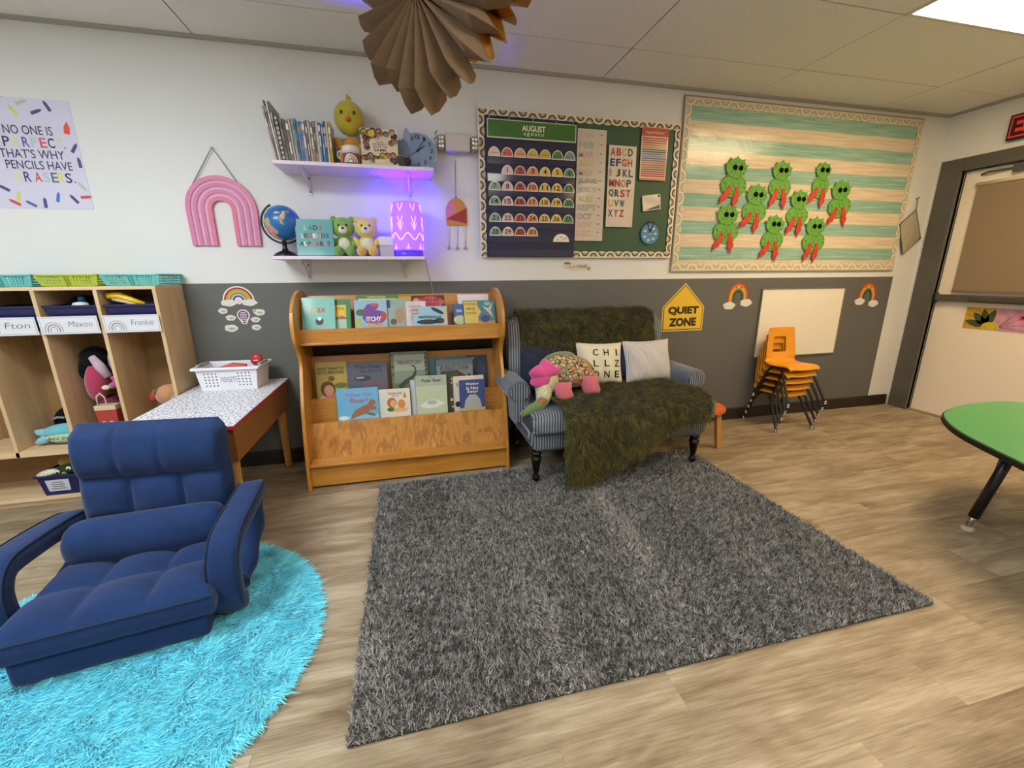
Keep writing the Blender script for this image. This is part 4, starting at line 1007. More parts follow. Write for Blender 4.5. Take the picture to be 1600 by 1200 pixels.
# --- teal alphabet book
t, y = face_book('picture_book', 'teal alphabet picture book leaning beside the globe', -0.508, -0.20, ZL + 0.003, 0.205, 0.205, -0.14, '4f9596')
for s_, x0, x1, z0, z1, c in [('L', -0.055, -0.035, 0.145, 0.17, '8fb8b8'), ('A', -0.032, -0.008, 0.145, 0.17, '3a6a78'), ('D', -0.006, 0.020, 0.145, 0.17, '17334a'), ('Y', 0.022, 0.046, 0.145, 0.17, 'b04a44'),
                              ('L', -0.072, -0.058, 0.10, 0.125, 'c8d2cc'), ('E', -0.056, -0.036, 0.10, 0.125, '2c3a40'), ('G', -0.034, -0.012, 0.10, 0.125, 'b0574c'), ('E', -0.010, 0.010, 0.10, 0.125, 'd8dcd4'), ('N', 0.012, 0.034, 0.10, 0.125, 'b5946a'), ('D', 0.036, 0.058, 0.10, 0.125, '1f3f66'), ('S', 0.060, 0.078, 0.10, 0.125, '24466a'),
                              ('A', -0.084, -0.062, 0.055, 0.08, '16243a'), ('L', -0.060, -0.044, 0.055, 0.08, 'd9dfd8'), ('P', -0.042, -0.022, 0.055, 0.08, '7a3a44'), ('H', -0.020, 0.0, 0.055, 0.08, 'c08078'), ('A', 0.002, 0.024, 0.055, 0.08, 'a8484a'), ('B', 0.026, 0.044, 0.055, 0.08, '3a2a30'), ('E', 0.046, 0.062, 0.055, 0.08, 'b0807a'), ('T', 0.064, 0.086, 0.055, 0.08, '1d4a70')]:
    T(t, y, s_, x0, x1, z0, z1, c, 0.03, 'title_letter')

# --- two plain teddy bears
def bear(label, loc, rotz, c, c2):
    b = thing('teddy_bear', label, 'plush toy', loc, (0, 0, rotz), 'teddy bears on the lower shelf')
    plush(MB().ball((0, 0, 0.066), (0.055, 0.047, 0.064)), 'body', c, b)
    plush(MB().ball((0, -0.016, 0.066), (0.042, 0.036, 0.050)), 'belly', 'd3d6c2', b)
    h = plush(MB().ball((0, -0.008, 0.168), (0.066, 0.054, 0.060), nu=20, nv=14), 'head', c, b)
    plush(MB().ball((0, -0.054, 0.152), (0.026, 0.02, 0.024)), 'muzzle', 'd6d2cc', h)
    MB().ball((0, -0.075, 0.160), (0.009, 0.006, 0.007)).obj('nose', mat('2a2024', 0.3), h, smooth=True)
    for s_ in (-1, 1):
        MB().ball((s_ * 0.022, -0.057, 0.178), (0.006, 0.004, 0.007)).obj('eye', mat('101010', 0.2), h, smooth=True)
        plush(MB().ball((s_ * 0.05, 0.0, 0.214), (0.020, 0.012, 0.020)), 'ear', c, h)
        plush(MB().ball((s_ * 0.056, -0.012, 0.082), (0.018, 0.022, 0.042), (0, s_ * 0.5, 0)), 'arm', c, b)
        lg = plush(MB().ball((s_ * 0.034, -0.058, 0.031), (0.029, 0.04, 0.031)), 'leg', c, b)
        plush(MB().ball((s_ * 0.034, -0.090, 0.034), (0.018, 0.010, 0.020)), 'foot_pad', c2, lg)
    return b
bear('green teddy bear with pale belly next to the alphabet book', (-0.355, -0.135, ZL), 0.08, '7aa340', '62a04a')
bear('yellow teddy bear with pale belly next to the white box', (-0.222, -0.135, ZL), 0.02, 'd8c069', 'd6a64a')

# small white box
sb = thing('small_box', 'small square white box between yellow bear and lamp', 'box', (-0.112, -0.15, ZL), (0, 0, 0.12))
MB().rbox(-0.042, 0.042, -0.042, 0.042, 0, 0.062, 0.004, 2).obj('body', mat('b9b1b8', 0.5), sb)
MB().rbox(-0.043, 0.043, -0.043, 0.043, 0.063, 0.118, 0.008, 2).obj('lid', mat('dcd6dc', 0.4), sb)

# --- purple glowing lamp with carved pattern, open at the top
la = thing('lamp', 'glowing purple carved cylinder lamp on the lower shelf', 'lamp', (0.022, -0.145, ZL))
MB().lathe([(0.088, 0), (0.090, 0.004), (0.090, 0.036), (0.075, 0.036)], 32).obj('base', mat('5a3fae', 0.35, emit='2a08ff', estr=0.35, name='lamp_base'), la, smooth=True)
def lamp_mat():
    m = bpy.data.materials.new('lamp_shell_glow'); t, b = nt(m)
    b.inputs['Base Color'].default_value = lin('8f6fd0'); b.inputs['Roughness'].default_value = 0.5
    b.inputs['Emission Color'].default_value = (0.34, 0.11, 1.0, 1); b.inputs['Emission Strength'].default_value = 1.0
    tr = t.nodes.new('ShaderNodeBsdfTranslucent'); tr.inputs['Color'].default_value = (0.30, 0.2, 1.0, 1)
    mx = t.nodes.new('ShaderNodeMixShader'); mx.inputs[0].default_value = 0.3
    out = t.nodes['Material Output']
    t.links.new(b.outputs[0], mx.inputs[1]); t.links.new(tr.outputs[0], mx.inputs[2]); t.links.new(mx.outputs[0], out.inputs['Surface'])
    return m
def groove_mat():
    m = bpy.data.materials.new('lamp_carving_glow'); t, b = nt(m)
    b.inputs['Base Color'].default_value = lin('e8c8ff'); b.inputs['Emission Color'].default_value = (0.62, 0.30, 1.0, 1); b.inputs['Emission Strength'].default_value = 0.8
    return m
prof = [(0.088, 0.036), (0.092, 0.06), (0.093, 0.18), (0.092, 0.24), (0.086, 0.28), (0.080, 0.316), (0.076, 0.318), (0.076, 0.312), (0.082, 0.27), (0.087, 0.20), (0.086, 0.05), (0.082, 0.037)]
sh = MB().lathe(prof, 40).obj('shade', lamp_mat(), la, smooth=True)
gm = groove_mat()
def on_cyl(a, z, e=0.0015):
    r = 0.093 if z < 0.18 else (0.092 if z < 0.24 else 0.092 - (z - 0.24) * 0.157)
    return ((r + e) * math.sin(a), -(r + e) * math.cos(a), z)
NZ = 7
zz = [on_cyl(2 * PI * k / (2 * NZ), 0.098 if k % 2 else 0.135) for k in range(2 * NZ + 1)]
def fine(pts, z_): return pts
m = MB(); m.tube([on_cyl(2 * PI * k / (2 * NZ * 4), 0.098 + 0.040 * (0.5 + 0.5 * math.cos(PI * k / 4)), 0.001) for k in range(2 * NZ * 4 + 1)], 0.004, 6); m.obj('zigzag_carving', gm, sh, smooth=True)
for k in range(NZ):
    a = 2 * PI * (k + 0.5) / NZ
    m = MB()
    m.tube([on_cyl(a - 0.16, 0.232), on_cyl(a - 0.06, 0.20), on_cyl(a, 0.178), on_cyl(a, 0.15)], 0.003, 6); m.tube([on_cyl(a + 0.16, 0.232), on_cyl(a + 0.06, 0.20), on_cyl(a, 0.178)], 0.003, 6)
    m.tube([on_cyl(a - 0.2, 0.195), on_cyl(a - 0.08, 0.17), on_cyl(a, 0.155)], 0.0025, 6); m.tube([on_cyl(a + 0.2, 0.195), on_cyl(a + 0.08, 0.17), on_cyl(a, 0.155)], 0.0025, 6)
    m.obj('leaf_carving', gm, sh, smooth=True)
    m = MB(); m.tube([on_cyl(a - 0.18, 0.305), on_cyl(a - 0.09, 0.28), on_cyl(a, 0.262), on_cyl(a + 0.09, 0.28), on_cyl(a + 0.18, 0.305)], 0.003, 6); m.obj('leaf_carving', gm, sh, smooth=True)
    m = MB(); b_ = 2 * PI * k / NZ
    for s_ in (-0.1, 0, 0.1): m.tube([on_cyl(b_ + s_, 0.045), on_cyl(b_ + s_, 0.075 if s_ == 0 else 0.055)], 0.003, 6)
    m.obj('flame_carving', gm, sh, smooth=True)
bulb = bpy.data.materials.new('bulb_violet'); t_, b_ = nt(bulb); b_.inputs['Emission Color'].default_value = (0.035, 0.0, 1.0, 1); b_.inputs['Emission Strength'].default_value = 1250.0
MB().ball((0, 0, 0.185), (0.026, 0.026, 0.03), nu=14, nv=9).obj('bulb', bulb, la, smooth=True)
MB().tube([(0.07, 0.06, 0.008), (0.098, 0.10, 0.006), (0.108, 0.125, -0.03), (0.118, 0.135, -0.10), (0.135, 0.137, -0.16), (0.15, 0.135, -0.30)], 0.003, 6).obj('power_cord', mat('b3aa9e', 0.5), la, smooth=True)
# ================================================================== slanted bookcase and its books
M_BIRCH = wood('honey_birch', [(0.25, '96601e'), (0.42, 'b67a2c'), (0.58, 'c68b38'), (0.78, 'd09a46')], stretch=(0.9, 7, 7), scale=1.6, rough=0.38, coat=0.35, rnd=False)
M_BIRCHV = wood('honey_birch_upright', [(0.25, '9e6420'), (0.45, 'ba7e2e'), (0.6, 'c98e3a'), (0.8, 'd29c48')], stretch=(7, 7, 0.9), scale=1.6, rough=0.38, coat=0.35, rnd=False)
M_PLY = wood('flamed_plywood', [(0.30, '84501a'), (0.42, 'b07428'), (0.52, 'c28836'), (0.60, '9c6222'), (0.70, 'cc9848')], stretch=(6.0, 6.0, 1.3), scale=1.25, rough=0.35, coat=0.4, rnd=False, distort=1.5, fine=0.2)
BX0, BX1 = -0.655, 0.58
bc = thing('bookcase', 'honey-coloured wooden display bookcase with curved sides', 'bookcase', (0, -0.012, 0))
def smooth_path(pts, n=6):
    out = []
    k = len(pts)
    for i in range(k - 1):
        p0, p1, p2, p3 = pts[max(i - 1, 0)], pts[i], pts[i + 1], pts[min(i + 2, k - 1)]
        for j in range(n):
            t = j / n
            out.append(tuple(0.5 * ((2 * p1[d]) + (-p0[d] + p2[d]) * t + (2 * p0[d] - 5 * p1[d] + 4 * p2[d] - p3[d]) * t * t + (-p0[d] + 3 * p1[d] - 3 * p2[d] + p3[d]) * t ** 3) for d in range(2)))
    out.append(pts[-1]); return out
front = smooth_path([(-0.485, 0.0), (-0.475, 0.13), (-0.445, 0.32), (-0.405, 0.50), (-0.345, 0.66), (-0.315, 0.74), (-0.335, 0.81), (-0.385, 0.88), (-0.400, 0.96), (-0.375, 1.05), (-0.30, 1.12), (-0.19, 1.16), (-0.08, 1.165), (-0.03, 1.15)], 5)
prof = front + [(0.0, 1.13), (0.0, 0.0)]
for x0 in (BX0, BX1 - 0.02):
    MB().prism(prof, x0, x0 + 0.02, 'x').obj('side_panel', M_BIRCHV, bc, bevel=0.003)
XI0, XI1 = BX0 + 0.02, BX1 - 0.02
MB().box(XI0, XI1, -0.452, -0.437, 0.015, 0.148).obj('kick_board', M_BIRCH, bc)
MB().box(XI0, XI1, -0.485, -0.345, 0.148, 0.165).obj('bottom_ledge', M_BIRCH, bc, bevel=0.005)
MB().hexa([(XI0, -0.385, 0.165), (XI1, -0.385, 0.165), (XI1, -0.370, 0.165), (XI0, -0.370, 0.165), (XI0, -0.335, 0.375), (XI1, -0.335, 0.375), (XI1, -0.320, 0.375), (XI0, -0.320, 0.375)]).obj('front_panel', M_PLY, bc)
MB().box(XI0, XI1, -0.35, -0.21, 0.275, 0.29).obj('shelf', M_BIRCH, bc)
MB().hexa([(XI0, -0.245, 0.29), (XI1, -0.245, 0.29), (XI1, -0.230, 0.29), (XI0, -0.230, 0.29), (XI0, -0.225, 0.50), (XI1, -0.225, 0.50), (XI1, -0.210, 0.50), (XI0, -0.210, 0.50)]).obj('lip_board', M_BIRCH, bc)
MB().box(XI0, XI1, -0.23, -0.012, 0.40, 0.415).obj('shelf', M_BIRCH, bc)
MB().hexa([(XI0, -0.125, 0.415), (XI1, -0.125, 0.415), (XI1, -0.112, 0.415), (XI0, -0.112, 0.415), (XI0, -0.073, 0.745), (XI1, -0.073, 0.745), (XI1, -0.060, 0.745), (XI0, -0.060, 0.745)]).obj('back_rest', M_BIRCH, bc)
MB().box(XI0, XI1, -0.315, -0.012, 0.850, 0.868).obj('top_shelf', M_BIRCH, bc, bevel=0.006)
MB().box(XI0, XI1, -0.30, -0.287, 0.868, 0.945).obj('lip_board', M_BIRCH, bc)
MB().hexa([(XI0, -0.135, 0.868), (XI1, -0.135, 0.868), (XI1, -0.120, 0.868), (XI0, -0.120, 0.868), (XI0, -0.04, 1.13), (XI1, -0.04, 1.13), (XI1, -0.025, 1.13), (XI0, -0.025, 1.13)]).obj('top_back_panel', M_BIRCH, bc, bevel=0.003)
MB().box(XI0, XI1, -0.012, -0.002, 0.02, 0.85).obj('back_panel', mat('2b1d10', 0.8), bc)
m = MB()
for x, y_, z in ((-0.33, -0.3005, 0.905), (0.26, -0.3005, 0.90), (0.02, -0.334, 0.365), (-0.28, -0.3355, 0.362), (0.30, -0.3345, 0.36), (0.30, -0.337, 0.345), (0.50, -0.335, 0.36)):
    m.tube([(x, y_ + 0.003, z), (x, y_ - 0.001, z)], 0.003, 8)
m.obj('nail_head', mat('3a2412', 0.5), bc)

G1, G2, G3 = 'books on the top ledge of the bookcase', 'books on the back tier of the bookcase', 'books on the front tier of the bookcase'
def tier_book(tier, label, x0, x1, ztop, cover, dy=0.0, lean=None, rotz=0.0, th=0.008):
    """tier 1: top ledge, 2: back tier, 3: front tier; the book stands in the trough and leans back"""
    zb = {1: 0.869, 2: 0.416, 3: 0.291}[tier]; yb = {1: -0.262, 2: -0.186, 3: -0.300}[tier] + dy
    ln = {1: -0.36, 2: -0.16, 3: -0.07}[tier] if lean is None else lean
    return face_book('picture_book', label, (x0 + x1) / 2, yb - 0.012, zb + 0.003, x1 - x0, (ztop - zb) / math.cos(ln), ln, cover, rotz, th, {1: G1, 2: G2, 3: G3}[tier])
# -- top ledge
t, y = tier_book(1, 'teal board book titled in yellow and red at the left end', -0.625, -0.438, 1.118, '6fb3a6', dy=-0.012)
H = 0.26
P(t, y, rect(-0.042, -0.012, 0.178, 0.20), 'd9b35e', 'yellow_print'); T(t, y, 'ax', -0.006, 0.042, 0.172, 0.203, 'b8523e', 0.012)
T(t, y - 0.0003, 'W', -0.042, -0.012, 0.178, 0.20, 'e0bd6a', 0.012)
P(t, y, disc(0.005, 0.118, 0.023, 14), '14181a', 'dark_print'); P(t, y - 0.0004, disc(0.005, 0.135, 0.012, 10), 'cdd9d4', 'white_print'); P(t, y, rpoly(disc(0, 0, 0.022, 10, 0.007), 0.2, (0.03, 0.085)), 'c08a90', 'pink_print')
t, y = tier_book(1, 'green and yellow picture book half behind the teal one', -0.52, -0.352, 1.104, '2f7a48', dy=0.018)
P(t, y, rect(-0.06, 0.058, 0.14, 0.215), 'd9b82a', 'yellow_print'); T(t, y - 0.0003, 'a fox', 0.0, 0.05, 0.185, 0.205, '6a3a24'); P(t, y, rect(-0.06, 0.058, 0.06, 0.125), '9cc0a4', 'pale_print'); P(t, y - 0.0003, disc(0.03, 0.135, 0.02, 9, 0.012), 'b0522e', 'fox_print')
t, y = tier_book(1, 'wide green book peeking up behind the purple dragon book', -0.318, -0.062, 1.128, '5a7a34', dy=0.034)
P(t, y, rect(-0.115, 0.115, 0.225, 0.25), 'c9d0a0', 'pale_print'); T(t, y - 0.0003, 'SUPERCHARGED', -0.06, 0.05, 0.254, 0.266, 'd8d4a0')
t, y = tier_book(1, 'blue picture book with purple creature and itchy title', -0.328, -0.135, 1.098, '8fb0c4', dy=-0.004)
P(t, y, [(-0.03, 0.10), (0.05, 0.085), (0.09, 0.12), (0.075, 0.17), (0.03, 0.18), (0.05, 0.205), (0.02, 0.225), (-0.02, 0.215), (-0.045, 0.18), (-0.05, 0.13)], '6a3a8c', 'creature_print')
P(t, y - 0.0004, disc(0.025, 0.212, 0.025, 10, 0.012), 'c2503a', 'horn_print'); P(t, y - 0.0004, disc(-0.06, 0.165, 0.028, 12, 0.022), '4a5a30', 'green_print'); P(t, y - 0.0004, disc(0.075, 0.14, 0.018, 10, 0.03), 'b04438', 'red_print')
P(t, y - 0.0002, disc(-0.075, 0.10, 0.02, 10, 0.035), 'a3b060', 'leaf_print')
T(t, y - 0.0008, 'ITCHY', -0.028, 0.062, 0.107, 0.138, 'e8e0e8', 0.03); T(t, y - 0.0008, 'BOOK!', -0.02, 0.066, 0.076, 0.102, 'd9982e', 0.03)
t, y = tier_book(1, 'grey-green picture book with woodland animals mid ledge', -0.141, 0.005, 1.10, '8fa59a', dy=0.010)
P(t, y, disc(0.01, 0.14, 0.03, 12, 0.05), 'a5826a', 'animal_print'); P(t, y, rect(-0.073, -0.045, 0.19, 0.24), '3a4a80', 'blue_print'); P(t, y - 0.0003, disc(-0.03, 0.10, 0.02, 10), '5c4a44', 'dark_print')
t, y = tier_book(1, 'pale pink book with red words behind the blue brick-toy book', -0.022, 0.105, 1.084, 'd8c3bf', dy=0.004)
T(t, y, 'A HOUSE', -0.045, 0.03, 0.19, 0.203, 'b0504a'); T(t, y, 'A MOUSE', -0.045, 0.03, 0.165, 0.178, 'b0504a'); P(t, y, disc(0.0, 0.12, 0.03, 10), '9a7a6a', 'animal_print')
t, y = tier_book(1, 'red and dark pink book with bold title on the top ledge', 0.017, 0.229, 1.118, '5a2f34', dy=0.026)
P(t, y, cloud2(0.015, 0.215, 0.17, 0.085, 4), 'c2545e', 'splash_print'); T(t, y - 0.0006, 'WILL BE', -0.04, 0.07, 0.225, 0.247, '8a2430', 0.03); T(t, y - 0.0006, 'FRIENDS', -0.04, 0.07, 0.195, 0.217, '8a2430', 0.03); P(t, y - 0.0004, disc(-0.075, 0.23, 0.02, 10), 'd88a90', 'pink_print')
t, y = tier_book(1, 'yellow book edge standing behind the red book', -0.075, 0.03, 1.112, 'd0a848', dy=0.040)
t, y = tier_book(1, 'sky blue book with square red logo and dark vehicles', 0.016, 0.236, 1.052, '8fb9cc', dy=-0.012)
P(t, y, rect(-0.102, -0.072, 0.148, 0.178), 'b53a30', 'logo_print'); T(t, y - 0.0003, 'LEGO', -0.1, -0.074, 0.155, 0.170, 'e8d8c0', 0.02)
T(t, y - 0.0003, 'AMAZING', -0.075, 0.0, 0.118, 0.135, '1f3a26', 0.03, slant=0.15); T(t, y - 0.0003, 'VEHICLES', -0.005, 0.07, 0.116, 0.133, '24482c', 0.03, slant=0.15)
P(t, y, rpoly(disc(0, 0, 0.045, 12, 0.012), -0.5, (0.05, 0.165)), '1c2a30', 'aircraft_print'); P(t, y, disc(-0.015, 0.095, 0.07, 14, 0.016), '20262a', 'car_print'); P(t, y, disc(0.06, 0.10, 0.035, 12, 0.018), '2a2e30', 'car_print'); P(t, y - 0.0004, rect(0.088, 0.108, 0.08, 0.185), 'c9b48a', 'side_print')
t, y = tier_book(1, 'white book showing above the yellow school book', 0.312, 0.518, 1.120, 'd9cfd0', dy=0.026)
t, y = tier_book(1, 'blue picture book left of the yellow school book', 0.280, 0.42, 1.062, '3c5a94', dy=0.004)
P(t, y, disc(-0.03, 0.10, 0.045, 12, 0.03), 'b5bf8c', 'pale_print'); T(t, y, 'BAD', -0.05, -0.015, 0.15, 0.17, 'c9d2dc')
t, y = tier_book(1, 'yellow and teal school mouse book at the right end', 0.342, 0.550, 1.082, '3f7d7c', dy=-0.010)
P(t, y, rect(-0.10, -0.01, 0.075, 0.222), 'd6b95a', 'yellow_print'); P(t, y, [(-0.01, 0.12), (0.012, 0.15), (-0.01, 0.19)], 'd6b95a', 'yellow_print')
for k, s_ in enumerate(('IF YOU TAKE', 'A MOUSE', 'TO SCHOOL')): T(t, y - 0.0005, s_, -0.092, -0.018 - 0.01 * (k == 1), 0.195 - k * 0.03, 0.211 - k * 0.03, '4a3f24', 0.012)
P(t, y, [(0.02, 0.19), (0.055, 0.15), (0.09, 0.11), (0.075, 0.16), (0.095, 0.215), (0.06, 0.175)], 'c9b4b4', 'mouse_print'); P(t, y - 0.0002, disc(0.035, 0.105, 0.03, 10, 0.025), '3a4078', 'bag_print'); P(t, y, rect(-0.01, 0.10, 0.07, 0.09), 'c08a4a', 'floor_print')
P(t, y - 0.0001, disc(0.055, 0.205, 0.022, 10, 0.014), '7fb8b0', 'pale_print')
# -- back tier
t, y = tier_book(2, 'yellow-green picture book with a curly-haired child in pink', -0.607, -0.417, 0.715, 'a9923f')
for k, s_ in enumerate(("DON'T WANT TO", 'GO TO PRESCHOOL')): T(t, y - 0.0005, s_, -0.08, 0.08, 0.25 - k * 0.024, 0.268 - k * 0.024, '33280f', 0.02)
P(t, y, disc(-0.025, 0.13, 0.045, 14, 0.05), '5a3a22', 'hair_print'); P(t, y - 0.0004, disc(-0.02, 0.12, 0.03, 14, 0.034), 'bd8a62', 'face_print'); P(t, y - 0.0002, disc(-0.01, 0.06, 0.05, 12, 0.035), 'c2707e', 'dress_print'); P(t, y - 0.0003, disc(-0.06, 0.06, 0.025, 10), 'c9c0b4', 'sleeve_print'); P(t, y, disc(0.055, 0.15, 0.04, 10, 0.018), '5f6a2c', 'leaf_print'); P(t, y, disc(0.06, 0.10, 0.035, 10, 0.03), 'b9b59c', 'pale_print'); P(t, y, disc(0.0, 0.195, 0.02, 10, 0.017), '6a4a22', 'hair_print')
t, y = tier_book(2, 'wide dusk blue picture book with a flying animal', -0.417, -0.167, 0.702, '57596c')
T(t, y, 'If Your Dreams', -0.075, 0.085, 0.248, 0.272, '1c2138', 0.005, slant=0.2); T(t, y, 'Take off and Fly', -0.05, 0.095, 0.218, 0.24, '1c2138', 0.005, slant=0.2)
P(t, y, disc(-0.03, 0.185, 0.055, 14, 0.02), '3a3e46', 'animal_print'); P(t, y - 0.0003, disc(-0.045, 0.19, 0.03, 10, 0.007), '8f939a', 'wing_print'); P(t, y, disc(0.04, 0.13, 0.08, 14, 0.05), '6a5866', 'hill_print')
t, y = tier_book(2, 'grey-green dinosaur prehistory book on the back tier', -0.141, 0.097, 0.758, '6d705f', dy=-0.006)
P(t, y, rect(-0.098, 0.1, 0.20, 0.325), '9aa191', 'pale_print'); P(t, y - 0.0002, rect(-0.1, 0.1, 0.14, 0.22), '7f8c7a', 'mist_print'); T(t, y - 0.0005, 'PREHISTORY', -0.075, 0.082, 0.262, 0.288, '4a342e', 0.005)
P(t, y - 0.0006, [(-0.06, 0.10), (0.0, 0.15), (0.035, 0.18), (0.045, 0.215), (0.035, 0.25), (0.015, 0.258), (0.012, 0.25), (0.03, 0.24), (0.032, 0.215), (0.012, 0.185), (-0.03, 0.165), (-0.085, 0.12)], '3a4a36', 'dinosaur_print')
m = MB(); rr = random.Random(2)
for k in range(22):
    sx_ = rr.choice([-0.108, 0.108]); m.sheet(disc(sx_, rr.uniform(0.02, 0.33), rr.uniform(0.005, 0.010), 7), y - 0.0006, 0.0003)
m.obj('border_print', mat('44483c', 0.6), t)
t, y = tier_book(2, 'dark teal book behind the red barn book', 0.10, 0.36, 0.706, '40626a', dy=0.026)
P(t, y, disc(-0.03, 0.275, 0.03, 10, 0.010), 'b0604c', 'orange_print')
t, y = tier_book(2, 'grey-blue farm book with a red barn', 0.149, 0.401, 0.692, '5f7078', dy=-0.002)
P(t, y, rect(-0.12, 0.12, 0.12, 0.235), '7f8a8c', 'pale_print'); T(t, y - 0.0004, 'FUNNY FARM', -0.095, 0.095, 0.205, 0.235, '5c4a2c', 0.02)
P(t, y - 0.0005, [(-0.055, 0.12), (0.075, 0.12), (0.075, 0.165), (0.01, 0.21), (-0.055, 0.165)], '6e2a24', 'barn_print'); P(t, y - 0.0004, disc(0.098, 0.15, 0.012, 8, 0.03), '1f2a22', 'tree_print')
t, y = tier_book(2, 'dark navy book at the right of the back tier', 0.285, 0.512, 0.704, '20263f', dy=0.044)
P(t, y, disc(0.06, 0.20, 0.04, 10, 0.05), '2f3a5a', 'blue_print'); T(t, y, 'NIGHT', -0.06, 0.02, 0.262, 0.276, '9fb0c4')
# -- front tier
t, y = tier_book(3, 'light blue book with a running brown bear', -0.476, -0.226, 0.565, '6aaed2', dy=0.008)
T(t, y - 0.0003, 'Follow That', -0.07, 0.09, 0.222, 0.248, 'a27ab0', 0.006); T(t, y - 0.0003, 'Bear!', -0.045, 0.06, 0.182, 0.212, 'a8608c', 0.012)
P(t, y - 0.0004, [(-0.045, 0.10), (-0.02, 0.135), (0.02, 0.155), (0.06, 0.17), (0.075, 0.20), (0.10, 0.195), (0.108, 0.175), (0.09, 0.155), (0.11, 0.145), (0.105, 0.13), (0.07, 0.128), (0.03, 0.105), (-0.02, 0.088), (-0.05, 0.075)], '9a6a4c', 'bear_print')
P(t, y - 0.0004, [(0.03, 0.12), (0.07, 0.115), (0.10, 0.10), (0.095, 0.088), (0.06, 0.098)], '7f6a52', 'leg_print'); P(t, y - 0.0002, rect(-0.124, 0.124, 0.075, 0.10), '8fc2dc', 'pale_print'); P(t, y - 0.0003, disc(-0.09, 0.088, 0.028, 10, 0.014), 'e2e8ea', 'foam_print')
t, y = tier_book(3, 'white square picture book with orange creature and bottle', -0.223, -0.030, 0.545, 'ddd5c6', dy=0.008)
T(t, y, 'THE NEW BABY', -0.04, 0.05, 0.218, 0.232, '4a4a40', 0.008); T(t, y, 'MAYER', -0.015, 0.025, 0.205, 0.213, '6a6a5c', 0.005)
P(t, y, disc(-0.02, 0.165, 0.030, 14, 0.034), 'b96a30', 'creature_print'); P(t, y - 0.0003, disc(-0.012, 0.16, 0.018, 10, 0.024), 'd8a878', 'creature_face_print'); P(t, y - 0.0002, disc(-0.03, 0.122, 0.022, 10, 0.014), '2f7a3a', 'green_print'); P(t, y - 0.0003, disc(0.04, 0.155, 0.024, 10, 0.03), 'c98a4a', 'orange_print'); P(t, y - 0.0001, disc(0.02, 0.118, 0.06, 12, 0.016), 'dcb070', 'orange_print'); P(t, y, [(0.05, 0.195), (0.075, 0.195), (0.066, 0.225), (0.062, 0.24), (0.06, 0.225)], 'bd8a3a', 'bottle_print'); P(t, y, rect(-0.093, -0.06, 0.09, 0.20), 'c9d2cc', 'window_print')
t, y = tier_book(3, 'white paperback edge behind the polar bear book', -0.025, 0.165, 0.590, 'c3c9cc', dy=0.026)
t, y = tier_book(3, 'pale green book with a polar bear on ice', 0.007, 0.207, 0.618, 'a6b3a0', dy=0.004)
P(t, y, rect(-0.098, 0.098, 0.02, 0.26), 'b9c4a6', 'sky_print'); T(t, y - 0.0003, 'Polar Bear', -0.058, 0.066, 0.286, 0.308, '2c332c', 0.008); T(t, y - 0.0003, 'THE', -0.018, 0.01, 0.314, 0.321, '4a524a', 0.006)
P(t, y - 0.0004, [(-0.08, 0.13), (-0.03, 0.165), (0.0, 0.16), (0.03, 0.168), (0.085, 0.14), (0.03, 0.115), (-0.03, 0.112)], 'd6dcd2', 'ice_print'); P(t, y - 0.0007, disc(0.0, 0.15, 0.035, 10, 0.014), 'a8b2a8', 'bear_print'); P(t, y - 0.0007, disc(0.0, 0.168, 0.012, 8, 0.008), 'c9d0c8', 'bear_print')
t, y = tier_book(3, 'dark green flowery book edge between two white books', 0.175, 0.29, 0.636, '3a4430', dy=0.028)
m = MB(); rr = random.Random(8)
for k in range(8): m.sheet(disc(rr.uniform(0.0, 0.05), rr.uniform(0.1, 0.3), rr.uniform(0.006, 0.011), 7), y, 0.0003)
m.obj('flower_print', mat('c9b89a', 0.6), t); T(t, y, 'S', 0.022, 0.038, 0.26, 0.285, '1d2a1a', 0.03); T(t, y, 'TU', 0.018, 0.048, 0.225, 0.25, 'b0504a', 0.03)
t, y = tier_book(3, 'white and coral book behind the navy elephant book', 0.250, 0.455, 0.598, 'd6cdbf', dy=0.020)
P(t, y, rect(-0.05, 0.10, 0.265, 0.282), 'cf8a78', 'coral_print'); T(t, y, 'V', -0.085, -0.065, 0.24, 0.265, '2a2a2a', 0.01); P(t, y, disc(-0.075, 0.12, 0.02, 10), '2a2c2c', 'dark_print')
t, y = tier_book(3, 'navy book reading waiting is not easy', 0.289, 0.458, 0.575, '31497e', dy=-0.002)
for k, s_ in enumerate(('Waiting', 'Is Not', 'Easy!')): T(t, y - 0.0003, s_, -0.045 + 0.006 * k, 0.045 - 0.004 * k, 0.245 - k * 0.026, 0.267 - k * 0.026, 'dcdcd8', 0.02)
P(t, y - 0.0003, [(-0.06, 0.095), (0.062, 0.095), (0.05, 0.15), (0.025, 0.185), (-0.02, 0.185), (-0.048, 0.15)], 'a9aaa8', 'grey_print'); P(t, y - 0.0001, rect(-0.084, 0.084, 0.07, 0.096), 'c2a878', 'floor_print')

